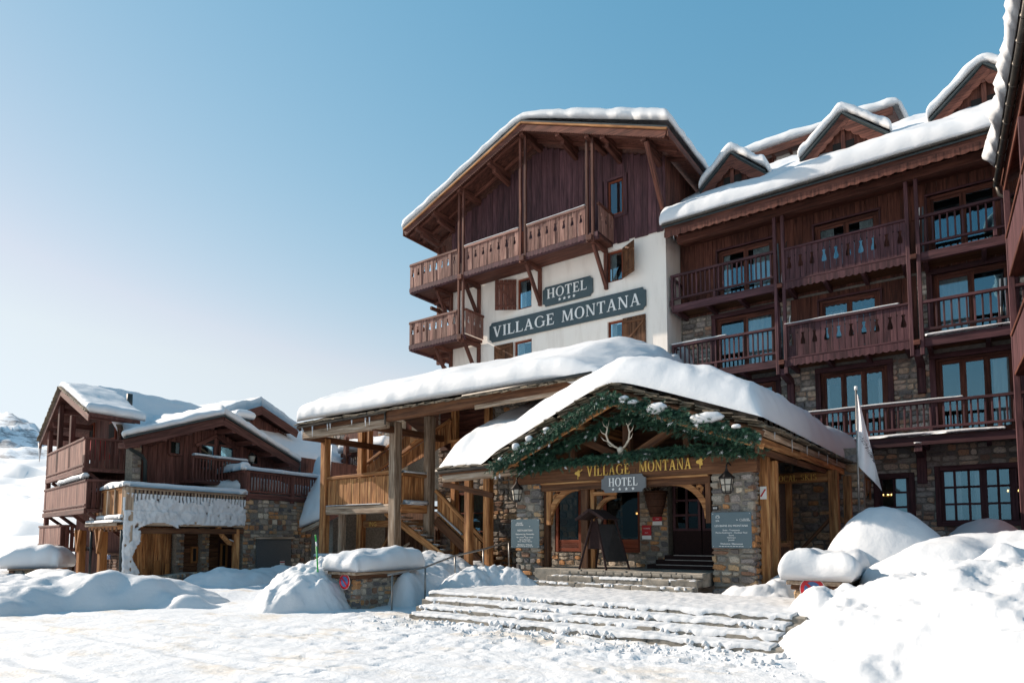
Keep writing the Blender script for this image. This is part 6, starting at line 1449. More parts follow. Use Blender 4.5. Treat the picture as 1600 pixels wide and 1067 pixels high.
# --- gable end with deep roof
pk, lv, rf_, rv = PA(97, 606, 1.7), PA(63, 690, 1.7), PA(141, 644, 1.7), PA(194, 691, 0.0)
pkb = CO + eL * ((pk - CO).dot(eL))
rl = 15.0
rf = group_part('roof', ch, tuple(pk))
def plate(name, a, b, c, d, t, mat, par):
    return hexa(name, [V(p) - V((0, 0, t)) for p in (a, b, c, d)], [V(p) for p in (a, b, c, d)], mat, par)
pk0 = pk + eR * 1.75
plate('roof_slab', lv, pk, pk + eR * rl, lv + eR * rl, .14, 'chalx', rf); plate('roof_slab', pk0, rv, rv + eR * rl, pk + eR * rl, .14, 'chalx', rf); plate('roof_slab', pk, rf_, rf_ + eR * 1.9, pk0, .14, 'chalx', rf)
for (a, b) in ((lv, pk), (pk, rf_), (rf_.lerp(rv, .35) + nA * .6, rv)):
    beam('barge_board', a + V((0, 0, -.2)) - nA * .03, b + V((0, 0, -.2)) - nA * .03, .05, .26, 'chalx', rf)
    L = (b - a).length
    for k in range(int(L / .3)):
        p = a.lerp(b, (k + .5) / int(L / .3)) - nA * .06; ob('slate', boxmesh(.3, .2, .05, 'slate', .008), rf, Matrix.Translation(p + V((0, 0, .03))) @ frame_along(a, b) @ Matrix.Rotation(rng.uniform(-.15, .15), 4, 'Z'))
for f_ in (.25, .5, .75, 1.0):
    p = lv.lerp(pk, f_); beam('purlin', p + V((0, 0, -.35)) + nA * .1, p + V((0, 0, -.35)) + nA * 1.8, .2, .24, 'chalx', rf)
    p = rf_.lerp(pk, f_); beam('purlin', p + V((0, 0, -.35)) + nA * .1, p + V((0, 0, -.35)) + nA * 1.8, .2, .24, 'chalx', rf)
tube('icicle', [lv + V((0, 0, -.05)), lv + V((0, 0, -.95))], [.09, .01], 'snow', rf, 7)
gz = lambda s: pk.z - abs(s - (pkb - CO).dot(eL)) * ((pk.z - lv.z) / (pk - lv).dot(-eL) if s > (pkb - CO).dot(eL) else (pk.z - rv.z) / abs((rv - pk0).dot(eL))) - .25
planks(CO, eL, lw, .0, lambda s: max(gz(s), 1), 22, 'chalz', wl, -nA * .03)
snow('left_chalet_snow', bilin(lv - nA * .02, lv + eR * rl, pk + eR * rl, pk - nA * .02), 30, 20, .22, (.1, 0, .2, 0), 'thin sunlit snow on the far slope of the left chalet roof', seed=51, lump=.06)
snow('left_chalet_snow', bilin(pk0 - nA * .3 + V((0, 0, .02)), pk + eR * rl, rv + eR * rl + V((0, 0, .02)), rv - nA * .02), 70, 44, .5, (.2, 0, .12, .5), 'wide shaded snow field on the right slope of the left chalet roof', seed=52, lump=.12, lscale=.3)
snow('left_chalet_snow', bilin(pk - nA * .02 + V((0, 0, .02)), pk0 + eR * .4, rf_ + eR * 2.1, rf_ - nA * .02), 24, 30, .34, (.15, 0, .1, .3), 'sunlit snow on the porch end of the left chalet roof', seed=57, lump=.1)
ch_vent = tube('roof_vent', [PB(203, 612, -2.5) + V((0, 0, -.8)), PB(203, 612, -2.5) + V((0, 0, -.1))], .12, 'tin', ch, 8)
# --- balconies on the gable end
def gal(y0l, y0r, h, posts_, k=1.6, name='balcony', px0=75, px1=134):
    b = group_part(name, ch, tuple(PA(px0, y0l, k)))
    p, q = PA(px0, y0l, k), PA(px1, y0r, k); z = (p.z + q.z) / 2; p.z = q.z = z
    L = (q - p).length; U = (q - p).normalized(); n = int(L / .16)
    beam('handrail', p, q, .1, .09, 'chalx', b); beam('edge_beam', p + V((0, 0, -h - .08)), q + V((0, 0, -h - .08)), .12, .2, 'chalx', b); beam('lower_rail', p + V((0, 0, -h + .14)) - nA * .03, q + V((0, 0, -h + .14)) - nA * .03, .04, .07, 'chalx', b)
    for i in range(n):
        c = p.lerp(q, (i + .5) / n); ob('board', boxmesh(L / n - .01, .025, h - .05, 'balcz', .004), b, Matrix.Translation((c.x, c.y, z - h / 2)) @ Matrix.Rotation(RA, 4, 'Z'))
    plate('deck', p + V((0, 0, -h)), q + V((0, 0, -h)), q + nA * k + V((0, 0, -h)), p + nA * k + V((0, 0, -h)), .12, 'chalx', b)
    n2 = int(k / .16)                                                            # right-hand return
    for i in range(n2):
        c = q + nA * (k * (i + .5) / n2); ob('board', boxmesh(k / n2 - .01, .025, h - .05, 'chalz', .004), b, Matrix.Translation((c.x, c.y, z - h / 2)) @ Matrix.Rotation(RBm, 4, 'Z'))
    beam('handrail', q, q + nA * k, .1, .09, 'chalx', b)
    for f_ in (.05, .35, .65, .97): c = p.lerp(q, f_); beam('brace', c + V((0, 0, -h - .15)) + nA * .15, c + V((0, 0, -h - 1.3)) + nA * k, .12, .13, 'chalx', b)
    return b, z
b1, z1 = gal(711, 684, 1.12, ())
b2, z2 = gal(768, 748, 1.05, (), px0=70, px1=136)
strip_snow('rail_snow', PA(94, 758, 1.6), PA(134, 746, 1.6), .2, .2, b2, 3)
b3, z3 = gal(822, 822, .95, (), px0=62, px1=95)
for (px, y0) in ((78, 680), (93, 640), (112, 618), (135, 645)):
    p = PA(px, 700, 1.55); zt = gz((p - CO).dot(eL)) - .1; post('post', p.x, p.y, 0 if px == 78 else z1 - 1.3, zt + .1, .17, 'chalz', b1)
rc = thing('red_chair_cover', 'bright red cover with snow on the upper chalet balcony', 'cover', tuple(PA(148, 700, 1.0))); p = PA(152, 690, .9); hexa('cover', [p + V((-.5, -.2, -.7)), p + V((.5, -.2, -.7)), p + V((.5, .3, -.7)), p + V((-.5, .3, -.7))], [p + V((-.3, -.1, .15)), p + V((.45, -.1, .1)), p + V((.45, .2, .1)), p + V((-.3, .2, .15))], 'redcloth', rc)
# doors on the gable end wall
for (x0, y0, x1, y1) in ((155, 735, 172, 775), (170, 655, 182, 690), (140, 660, 148, 690)):
    p, q = PA(x0, y1, .08), PA(x1, y0, .08); g = group_part('window', ch, tuple(p)); L = (q - p).dot(-eL); c = (p + q) / 2
    ob('frame', boxmesh(abs(L), .06, abs(q.z - p.z), 'fredz', .01), g, Matrix.Translation(c) @ Matrix.Rotation(RA, 4, 'Z')); ob('pane', boxmesh(abs(L) - .2, .03, abs(q.z - p.z) - .2, 'dark'), g, Matrix.Translation(c - nA * .03) @ Matrix.Rotation(RA, 4, 'Z'))
# --- cross gable facing right
OV = 1.0
ga, gp_, gc = PB(193, 688, OV), PB(349, 650, OV), PB(467, 720, OV); gc.z = ga.z = (ga.z + gc.z) / 2
gl_ = 6.0
gq = ga + nB * .9 + eR * 1.7 + V((0, 0, .1)); plate('roof_slab', ga, gp_, gp_ + nB * gl_, gq, .14, 'chalx', rf); plate('roof_slab', gp_, gc, gc + nB * gl_, gp_ + nB * gl_, .14, 'chalx', rf)
def rake(a, b, par, out, n_s):
    beam('barge_board', a + V((0, 0, -.22)) + out, b + V((0, 0, -.22)) + out, .05, .34, 'chalx', par); beam('verge_flashing', a + V((0, 0, .02)) + out, b + V((0, 0, .02)) + out, .16, .07, 'tin', par)
    for k in range(n_s):
        c = a.lerp(b, (k + .5) / n_s); beam('purlin_end', c + V((0, 0, -.35)) + out, c + V((0, 0, -.35)) + nB * OV, .2, .22, 'chalx', par)
rake(ga, gp_, rf, -nB * .03, 4); rake(gp_, gc, rf, -nB * .03, 4)
fw_ = group_part('front_cladding', ch, tuple(PB(220, 770)))
p0, p1 = PB(219, 770), PB(458, 770); L0 = (p1 - p0).length; p0.z = 0
def ftop(s):
    p = p0 + eR * s; s_ = (p - ga).dot(eR); sp = (gp_ - ga).dot(eR); se = (gc - ga).dot(eR)
    return (ga.z + (gp_.z - ga.z) * s_ / sp if s_ < sp else gp_.z + (gc.z - gp_.z) * (s_ - sp) / (se - sp)) - .3
planks(p0, eR, L0, 3.0, ftop, 40, 'chalz', fw_, -nB * .05)
hexa('front_wall', [p0 + V((0, 0, 0)), p1 * 1 - V((0, 0, p1.z)), p1 - V((0, 0, p1.z)) + nB * 4, p0 + nB * 4], [p0 + V((0, 0, 4.6)), p1 - V((0, 0, p1.z - 4.6)), p1 - V((0, 0, p1.z - 4.6)) + nB * 4, p0 + nB * 4 + V((0, 0, 4.6))], 'chalz', fw_)
def fwin(x0, y0, x1, y1, mat='fred', k=.12, curt=False):
    p, q = PB(x0, y1, k), PB(x1, y0, k); g = group_part('window', ch, tuple(p)); L = (q - p).dot(eR); c = (p + q) / 2; h = q.z - p.z
    for (du, dz, w, hh) in ((-L / 2, 0, .1, h), (L / 2, 0, .1, h), (0, h / 2, L, .1), (0, -h / 2, L, .1)): ob('frame', boxmesh(w, .1, hh, 'chalz', .008), g, Matrix.Translation(c + eR * du + V((0, 0, dz))) @ Matrix.Rotation(RBm, 4, 'Z'))
    ob('pane', boxmesh(L - .1, .02, h - .1, 'glass'), g, Matrix.Translation(c + nB * .02) @ Matrix.Rotation(RBm, 4, 'Z')); ob('dark_back', boxmesh(L - .1, .02, h - .1, 'dark'), g, Matrix.Translation(c + nB * .06) @ Matrix.Rotation(RBm, 4, 'Z'))
    if curt: ob('curtain', boxmesh(L * .3, .015, h - .12, 'curtain'), g, Matrix.Translation(c + nB * .045 + eR * (L * .28)) @ Matrix.Rotation(RBm, 4, 'Z'))
    return g
fwin(264, 690, 283, 709, curt=True); fwin(311, 696, 335, 734, curt=True); fwin(342, 699, 365, 736, curt=True); fwin(391, 709, 404, 725)
for pts in ([(313, 693), (335, 696), (335, 686)], [(342, 698), (362, 700), (342, 688)]):
    v = [PB(x, y, .1) for x, y in pts]; o = quadmesh('gable_pane', v, 'dark', fw_)
hd = [PB(306, 696, .14), PB(339, 681, .14), PB(370, 703, .14)]
beam('window_hood', hd[0], hd[1], .08, .14, 'chalx', fw_); beam('window_hood', hd[1], hd[2], .08, .14, 'chalx', fw_)
# small balcony
sb_ = group_part('balcony', ch, tuple(PB(302, 740, .9))); p, q = PB(302, 713, .9), PB(385, 723, .9); q.z = p.z
beam('handrail', p, q, .12, .1, 'chalx', sb_); beam('deck', p + V((0, 0, -1.0)) + nB * .4, q + V((0, 0, -1.0)) + nB * .4, .9, .14, 'chalx', sb_)
for k in range(18): c = p.lerp(q, k / 17); ob('baluster', boxmesh(.06, .05, .95, 'chalz'), sb_, Matrix.Translation(c + V((0, 0, -.5))) @ Matrix.Rotation(RBm, 4, 'Z'))
strip_snow('rail_snow', p + V((0, 0, .05)), q + V((0, 0, .05)), .2, .12, sb_, 4)
# stone corner pier, drain pipe
ms = Masonry('stone'); g = group_part('stone_pier', ch, tuple(PB(206, 780, .1))); a = PB(204, 780, .06); b = PB(218, 780, .06); a.z = b.z = 0
hexa('core', [a + V((0, 0, 0)), b, b + nB * .4, a + nB * .4], [a + V((0, 0, 5.2)), b + V((0, 0, 5.2)), b + nB * .4 + V((0, 0, 5.2)), a + nB * .4 + V((0, 0, 5.2))], 'mortar', g)
ms.face(a - nB * .01, eR, (b - a).length, 2.4, 5.2, g, proud=.04, ch=(.14, .26), sw=(.2, .45), gap=.02); ms.flush(ch, 60)
tube('drain_pipe', [PB(195, 690, .9), PB(205, 702, .5), PB(222, 712, .2), PB(227, 720, .16), PB(226, 765, .16)], .07, 'tin', ch, 8)
tube('drain_pipe', [PB(468, 722, .9), PB(468, 740, .9)], .06, 'tin', ch, 8)
snow('cross_gable_snow', bilin(ga - nB * .03, gp_ - nB * .03, gp_ + nB * gl_, gq), 40, 24, .34, (.4, 0, .12, 0), 'snow on the left slope of the chalet cross gable', seed=53, lump=.1)
snow('cross_gable_snow', bilin(gp_ - nB * .03, gc - nB * .03, gc + nB * gl_, gp_ + nB * gl_), 44, 24, .42, (0, .45, .14, 0), 'smooth snow band on the right slope of the chalet cross gable', seed=54, lump=.1)
# --- second, higher gable behind
h2 = thing('rear_gable_house', 'plain dark red gabled house end rising behind the left chalet', 'building', tuple(PB(420, 700, -3)))
K = -3.0
a, b, c = PB(345, 652, K), PB(409, 634, K), PB(465, 672, K)
plate('roof_slab', a, b, b + nB * 6, a + nB * 6, .16, 'chalx', h2); plate('roof_slab', b, c, c + nB * 6, b + nB * 6, .16, 'chalx', h2)
for (u, v) in ((a, b), (b, c)): beam('barge_board', u + V((0, 0, -.25)), v + V((0, 0, -.25)), .06, .4, 'chalx', h2)
q0, q1 = PB(350, 720, K - .6), PB(446, 720, K - .6); q0.z = q1.z = 3
Lh = (q1 - q0).length
def htop(s):
    p = q0 + eR * s; s_ = (p - a).dot(eR); sp = (b - a).dot(eR); se = (c - a).dot(eR); return (a.z + (b.z - a.z) * s_ / sp if s_ < sp else b.z + (c.z - b.z) * (s_ - sp) / (se - sp)) - .35
planks(q0, eR, Lh, 3.0, htop, 22, 'chalz', h2, V((0, 0, 0)), .1)
q2 = q1.copy(); hexa('side_wall', [q1, q1 + nB * .2 - eR * .2, q1 + nB * 6 - eR * .2, q1 + nB * 6], [v + V((0, 0, c.z - 3.3)) for v in (q1, q1 + nB * .2 - eR * .2, q1 + nB * 6 - eR * .2, q1 + nB * 6)], 'chalz', h2)
snow('rear_gable_snow', bilin(a, b, b + nB * 6, a + nB * 6), 24, 16, .45, (.3, 0, .12, 0), 'snow on the left slope of the rear gabled house', seed=55); snow('rear_gable_snow', bilin(b, c, c + nB * 6, b + nB * 6), 24, 16, .45, (0, .35, .12, 0), 'snow on the right slope of the rear gabled house', seed=56)
cp = thing('chimney', 'small snow capped chimney beside the rear gable', 'chimney', tuple(PB(376, 655, -2))); p = PB(376, 656, -2.2); box('stack', p.x - .3, p.x + .3, p.y - .3, p.y + .3, p.z - 1, p.z, 'tin', cp); snow('chimney_snow', lambda u, v: p + V((-.42 + .84 * u, -.42 + .84 * v, .02)), 14, 14, .5, (.4, .4, .4, .4), None, parent=cp)
# --- stepped snowy roofs between chalet and porch
for i, (x0, y0, x1, y1, K, lab) in enumerate(((440, 690, 492, 706, -7, 'small snowy roof edge just right of the rear gable'), (455, 715, 512, 742, -2.2, 'low snowy roof behind the brown terrace railing'))):
    t = thing('low_roof', lab, 'roof', tuple(PB(x0, y1, K))); a, b = PB(x0, y1, K), PB(x1, y1 + 2, K); b.z = a.z
    plate('roof_slab', a, b, b + nB * 4 + V((0, 0, 1.6)), a + nB * 4 + V((0, 0, 1.6)), .18, 'chalx', t); beam('fascia', a + V((0, 0, -.25)), b + V((0, 0, -.25)), .08, .4, 'chalx', t)
    hexa('wall', [a + nB * .6 + V((0, 0, -4)), b + nB * .6 + V((0, 0, -4)), b + nB * 4 + V((0, 0, -4)), a + nB * 4 + V((0, 0, -4))], [a + nB * .6, b + nB * .6, b + nB * 4, a + nB * 4], 'chalz', t)
    snow('low_roof_snow', bilin(a, b, b + nB * 4 + V((0, 0, 1.6)), a + nB * 4 + V((0, 0, 1.6))), 30, 20, .6, (.4, .4, .3, 0), lab.replace('roof', 'roof snow', 1), seed=60 + i)
# ================================================================== TERRACE AND KIOSK IN FRONT OF THE CHALET
dk = thing('chalet_terrace', 'timber terrace with plank balustrade on pine posts in front of the left chalet', 'terrace', tuple(CD))
def S(s, k, z): p = CD + eR * s + nB * k; return V((p.x, p.y, z))       # right-hand side, k metres inward
def T(t, k, z): p = CD + eL * t + nA * k; return V((p.x, p.y, z))       # left-hand side
def PD(px, py, k=0.0): return onplane(px, py, CD + nB * k, nB)
def PT(px, py, k=0.0): return onplane(px, py, CD + nA * k, nA)
ZR, ZD = 3.25, 2.2; SL_, TL = 4.95, 4.2
plate('deck', S(0, 0, ZD), S(SL_, 0, ZD), S(SL_, 3.2, ZD), T(TL, 0, ZD) + eR * .0, .2, 'gryx', dk)
lb_ = group_part('left_balustrade', dk, tuple(T(TL, 0, ZD)))
beam('handrail', T(0, 0, ZR), T(TL, 0, ZR), .14, .08, 'oldx', lb_); beam('lower_rail', T(0, 0, ZD + .08), T(TL, 0, ZD + .08), .12, .1, 'gryx', lb_); beam('edge_beam', T(0, 0, ZD - .12), T(TL, 0, ZD - .12), .16, .2, 'gryx', lb_)
for k in range(26): c = T(TL * (k + .5) / 26, 0, 0); ob('plank', boxmesh(TL / 26 - .01, .03, .95, 'oldz', .005), lb_, Matrix.Translation((c.x, c.y, ZD + .56)) @ Matrix.Rotation(RA, 4, 'Z'))
for k in range(5): c = T(.1 + TL * k / 4.2, -.05, 0); post('post', c.x, c.y, ZD - .05, ZR, .1, 'gryz', lb_)
for k in range(8): c = T(.2 + TL * k / 8, -.12, 0); box('joist_end', c.x - .06, c.x + .06, c.y - .1, c.y + .1, ZD - .42, ZD - .28, 'brnz', lb_)
strip_snow('rail_snow', T(-.1, 0, ZR + .04), T(TL, 0, ZR + .04), .3, .2, lb_, 7); strip_snow('edge_snow', T(0, -.08, ZD + .0), T(TL, -.08, ZD + .0), .2, .15, lb_, 8)
rb_ = group_part('right_balustrade', dk, tuple(S(0, 0, ZD)))
beam('handrail', S(0, 0, ZR), S(SL_, 0, ZR), .14, .08, 'gryx', rb_); beam('edge_beam', S(0, 0, ZD - .1), S(SL_, 0, ZD - .1), .16, .26, 'gryx', rb_); beam('lower_beam', S(0, .1, ZD - .4), S(SL_, .1, ZD - .4), .2, .2, 'brnx', rb_)
for k in range(34): c = S(.1 + (SL_ - .1) * k / 34, 0, 0); ob('baluster', boxmesh(.07, .03, .95, 'gryz', .004), rb_, Matrix.Translation((c.x, c.y, ZD + .56)) @ Matrix.Rotation(RBm, 4, 'Z'))
c = S(.05, -.02, 0); post('corner_post', c.x, c.y, 0, ZR + .02, .26, 'gryz', rb_)
strip_snow('rail_snow', S(.0, 0, ZR + .04), S(SL_, 0, ZR + .04), .32, .2, rb_, 9)
# wind-packed snow plastered on the balustrade and the corner
def plaster():
    nu, nv = 230, 100; vs = []; fs = []; keep = {}
    for i in range(nu + 1):
        for j in range(nv + 1):
            s = -.12 + (SL_ + .05) * i / nu; z = .1 + 3.0 * j / nv
            n1 = noise.noise(V((s * 1.1, z * 1.3, 3))); n2 = fbm(V((s, z, 1)), 4.0, 4); n3 = fbm(V((s, z, 8)), 1.5, 4)
            gap = (s * 6.9) % 1 < .45
            top = ZR - .12 - (.17 + .25 * n3 if gap else .05) - .10 * sstep(2.2, 4.6, s) * gap; low = 2.02 + .14 * n1 + .06 * n2
            hw = .30 + .10 * math.sin(z * 5) + .18 * n1 + .1 * n2
            arch_ = (s - 1.15) ** 2 / 1.05 + (z - 1.35) ** 2 / .5
            inside = (low < z < top and n2 > -.85 + .2 * sstep(1.5, 4.5, s)) or (z <= low and s < hw) or (z <= low and 1.05 < arch_ < 1.5 + .4 * n2 and z > 1.3 and s < 1.9)
            th = .025 + .05 * n2 + .05 * n3 + (.05 if z < 2.5 else .01)
            vs.append(S(s, -.09 - max(.008, th), z)); keep[(i, j)] = inside
    for i in range(nu):
        for j in range(nv):
            if all(keep[q] for q in ((i, j), (i + 1, j), (i + 1, j + 1), (i, j + 1))):
                W_ = nv + 1; fs.append((i * W_ + j, (i + 1) * W_ + j, (i + 1) * W_ + j + 1, i * W_ + j + 1))
    used = sorted({v for f in fs for v in f}); mp = {v: k for k, v in enumerate(used)}; vs = [vs[v] for v in used]; fs = [tuple(mp[v] for v in f) for f in fs]
    m = len(vs); ed = {}
    for f in fs:
        for k in range(4): e = (f[k], f[(k + 1) % 4]); ed[e] = 1
    bd = [e for e in ed if (e[1], e[0]) not in ed]
    vs += [v + nB * .09 for v in vs]; fs += [(b, a, a + m, b + m) for a, b in bd]
    tag(ob('plastered_snow', mesh('plastered_snow', vs, fs, 'snow', True)), 'wind packed snow plastered over the terrace balustrade and its corner post', 'snow', kind='stuff')
plaster()
# posts with Y braces (pine) on the left side
for (px, w, m) in ((97, .34, 'pine'), (127, .24, 'pine'), (160, .24, 'pine')):
    p = PT(px, 860, -.1); pp = group_part('pine_post', dk, (p.x, p.y, 0)); post('shaft', p.x, p.y, 0, 1.85, w, m + 'z', pp)
    if px > 100:
        for s in (-1, 1): beam('y_brace', (p.x + s * .03, p.y - .14, 1.0), tuple(V((p.x, p.y - .14, 1.86)) + eL * (.42 * s)), .1, .11, m + 'x', pp)
    else: beam('y_brace', (p.x, p.y, 1.1), tuple(V((p.x, p.y, 1.9)) - eL * .6), .12, .14, m + 'x', pp)
beam('post_beam', T(-.1, -.1, 1.92), T(TL, -.1, 1.92), .2, .16, 'pinex', dk); beam('post_beam_fascia', T(-.1, -.3, 2.02), T(TL, -.3, 2.02), .06, .12, 'gryx', dk)
strip_snow('beam_snow', T(-.1, -.25, 2.08), T(TL * .9, -.25, 2.08), .3, .1, dk, 12)
tube('drain_pipe', [T(-.02, -.1, 2.1), T(-.02, -.1, 0)], .05, 'tin', dk, 8); tube('drain_pipe', [T(TL, -.1, 2.0), T(TL, -.1, 0)], .05, 'tin', dk, 8)
# kiosk room under the terrace
kw_ = group_part('under_room', dk, tuple(S(0, 1.7, 0)))
for k in range(10, 26): c = S(.2 + .1 * k, 1.9 - .02 * k, 0); ob('wall_board', boxmesh(.092, .04, 1.9, 'oldz', .005), kw_, Matrix.Translation((c.x, c.y, 1.0)) @ Matrix.Rotation(RBm + rng.uniform(-.15, .15), 4, 'Z'))
for k in range(11): beam('wall_log', S(2.6, 1.5, .15 + k * .18), S(SL_, 1.5, .15 + k * .18), .1, .165, 'brnx', kw_)
ms = Masonry('stone')
for px in (281, 321):
    p = PD(px, 860, 1.2); g = group_part('stone_pier', dk, (p.x, p.y, 0)); s0 = (p - CD).dot(eR)
    hexa('core', [S(s0 - .16, 1.2, 0), S(s0 + .16, 1.2, 0), S(s0 + .16, 1.5, 0), S(s0 - .16, 1.5, 0)], [S(s0 - .16, 1.2, 1.95), S(s0 + .16, 1.2, 1.95), S(s0 + .16, 1.5, 1.95), S(s0 - .16, 1.5, 1.95)], 'mortar', g)
    ms.face(S(s0 - .17, 1.19, 0), eR, .34, .1, 1.95, g, proud=.03, ch=(.09, .16), sw=(.12, .3), gap=.012)
for (px, y0, x1, y1) in ((299, 855, 308, 878), (345, 850, 354, 885)):
    p, q = PD(px, y1, 1.4), PD(x1, y0, 1.4); L = (q - p).dot(eR); c = (p + q) / 2; g = group_part('window', dk, tuple(p)); h = q.z - p.z
    for (du, dz, w, hh) in ((-L / 2, 0, .07, h + .07), (L / 2, 0, .07, h + .07), (0, h / 2, L, .07), (0, -h / 2, L, .07)): ob('frame', boxmesh(w, .08, hh, 'pinez', .006), g, Matrix.Translation(c + eR * du + V((0, 0, dz))) @ Matrix.Rotation(RBm, 4, 'Z'))
    ob('pane', boxmesh(L, .02, h, 'dark'), g, Matrix.Translation(c + nB * .02) @ Matrix.Rotation(RBm, 4, 'Z'))
for (x0, y0, x1, y1) in ((240, 875, 250, 908), (258, 880, 264, 900), (222, 888, 230, 905)):
    p, q = PD(x0, y1, 1.0), PD(x1, y0, 1.0); L = (q - p).dot(eR); c = (p + q) / 2; ob('leaning_board', boxmesh(L, .05, q.z - p.z, 'pinez', .006), kw_, Matrix.Translation(c) @ Matrix.Rotation(RBm, 4, 'Z'))
# curved bracket at the right end, corner post
cb = [PD(340, 822, .15), PD(348, 838, .15), PD(357, 847, .15), PD(367, 851, .15)]; tube('curved_bracket', cb, [.1, .1, .1, .09], 'oldx', dk, 8); strip_snow('bracket_snow', cb[2] + V((0, 0, .08)), cb[3] + V((0, 0, .08)), .12, .06, dk, 4)
p = PD(368, 860, .1); post('corner_post', p.x, p.y, 0, 1.9, .22, 'oldz', dk)
# counter, platform
plate('platform', S(.1, -.9, .14), S(3.2, -.3, .14), S(3.2, 1.6, .14), S(.1, 1.6, .14), .4, 'concrete', dk)
# things under the left side: kegs, flower box
bx = thing('serving_counter', 'slatted brown counter with snowy top under the terrace posts', 'counter', tuple(PT(172, 900, .6)))
p, q = PT(146, 905, .5), PT(187, 874, .5)
for k in range(9): z = .05 + k * .11; beam('slat', (p.x, p.y, z), (q.x, q.y, z), .06, .1, 'brnx', bx)
box('counter_side', p.x - .4, p.x, p.y - .1, p.y + .4, 0, 1.02, 'white', bx); strip_snow('counter_snow', (p.x - .4, p.y + .1, 1.04), (p.x + .5, q.y + .1, 1.04), .4, .16, bx, 2)
box('notice', q.x - .9, q.x - .6, q.y - .08, q.y - .06, .75, .92, 'bluepaint', bx, .003)
fb = thing('flower_box', 'wooden planter with a tuft of green leaves and snow between the pine posts', 'planter', tuple(PT(113, 905, .4))); p = PT(113, 905, .4); box('tub', p.x - .45, p.x + .45, p.y - .2, p.y + .25, 0, .42, 'brnx', fb)
strip_snow('tub_snow', (p.x - .45, p.y, .42), (p.x + .45, p.y, .42), .45, .28, fb, 3)
vs = []; fs = []
for k in range(60): c = p + V((.25 + rng.uniform(-.18, .18), rng.uniform(-.1, .1), .62 + rng.uniform(0, .2))); d = V((rng.uniform(-1, 1), rng.uniform(-1, 1), rng.uniform(.2, 1))) * .1; w = d.cross(V((.3, .5, .1))) * .5; i = len(vs); vs += [c - w, c + w, c + d]; fs.append((i, i + 1, i + 2))
MT['leaf'] = pmat('leaf_green', [(.06, .16, .02), (.12, .24, .03)], (5, 5, 5), .6, 0); tag(ob('leaves', mesh('leaves', vs, fs, 'leaf'), fb), kind='stuff')
# stone kerb in front
kb = thing('stone_kerb', 'low rough stone retaining kerb in front of the terrace platform', 'kerb', tuple(PD(270, 935, -1.2)))
a, b, c_ = onplane(233, 915, CD - nB * 1.0, nB), onplane(262, 920, CD - nB * 1.6, nB), onplane(308, 925, CD - nB * .4, nB)
for v in (a, b, c_): v.z = 0
ms2 = Masonry('stone')
for (u, v) in ((a, b), (b, c_)):
    d_ = (v - u).normalized(); L = (v - u).length; ms2.face(u, d_, L, -.3, .32, kb, proud=.02, ch=(.1, .18), sw=(.12, .3), gap=.012)
    n_ = V((0, 0, 1)).cross(d_); hexa('core', [u + V((0, 0, -.4)) + n_ * .03, v + V((0, 0, -.4)) + n_ * .03, v + V((0, 0, -.4)) + n_ * .5, u + V((0, 0, -.4)) + n_ * .5], [u + V((0, 0, .3)) + n_ * .03, v + V((0, 0, .3)) + n_ * .03, v + V((0, 0, .3)) + n_ * .5, u + V((0, 0, .3)) + n_ * .5], 'mortar', kb)
ms2.flush(kb, 120)
ms.flush(dk, 120)
# ================================================================== UPPER TERRACE: brown railing on a stone wall
ut = thing('retaining_wall', 'dark rubble stone wall with brown railing and steel door beside the terrace', 'wall', tuple(S(SL_, 0, 0)))
UR = 4.25; UD = 3.25; UL = 4.6
ms = Masonry('stone'); hexa('core', [S(SL_, .05, -.2), S(SL_ + UL, .05, -.2), S(SL_ + UL, .6, -.2), S(SL_, .6, -.2)], [S(SL_, .05, UD - .1), S(SL_ + UL, .05, UD - .1), S(SL_ + UL, .6, UD - .1), S(SL_, .6, UD - .1)], 'mortar', ut)
dp, dq = PD(398, 905), PD(455, 842); d0, d1 = (dp - CD).dot(eR) - SL_, (dq - CD).dot(eR) - SL_
ms.face(S(SL_, .05, 0), eR, UL, .0, UD - .1, ut, [(d0, d1, 0, dq.z)], proud=.05, ch=(.12, .26), sw=(.18, .5)); ms.flush(ut, 250)
c = (S(SL_ + d0, -.02, 0) + S(SL_ + d1, -.02, 0)) / 2; ob('steel_door', boxmesh(d1 - d0 - .05, .04, dq.z + .1, 'metalpanel', .006), ut, Matrix.Translation((c.x, c.y, dq.z / 2 - .05)) @ Matrix.Rotation(RBm, 4, 'Z'))
beam('door_lintel', S(SL_ + d0 - .1, -.05, dq.z + .06), S(SL_ + d1 + .1, -.05, dq.z + .06), .14, .1, 'gryx', ut)
c = PD(441, 880, -.06); ob('notice_plate', boxmesh(.26, .01, .22, 'white'), ut, Matrix.Translation(c + V((0, 0, .0))) @ Matrix.Rotation(RBm, 4, 'Z')); ob('notice_band', boxmesh(.26, .012, .05, 'redpaint'), ut, Matrix.Translation(c + V((0, 0, .06)) - nB * .002) @ Matrix.Rotation(RBm, 4, 'Z')); ob('notice_plate', boxmesh(.26, .01, .3, 'signlite'), ut, Matrix.Translation(c + V((0, 0, -.32))) @ Matrix.Rotation(RBm, 4, 'Z'))
rl_ = group_part('railing', ut, tuple(S(SL_, 0, UD)))
beam('handrail', S(SL_, 0, UR), S(SL_ + UL, 0, UR), .14, .1, 'chalx', rl_); beam('edge_beam', S(SL_, -.02, UD), S(SL_ + UL, -.02, UD), .16, .22, 'chalx', rl_); beam('lower_rail', S(SL_, 0, UD + .2), S(SL_ + UL, 0, UD + .2), .08, .08, 'chalx', rl_)
for k in range(29): c = S(SL_ + .1 + (UL - .1) * k / 28, 0, 0); ob('baluster', boxmesh(.07, .05, .82, 'chalz', .005), rl_, Matrix.Translation((c.x, c.y, UD + .63)) @ Matrix.Rotation(RBm, 4, 'Z'))
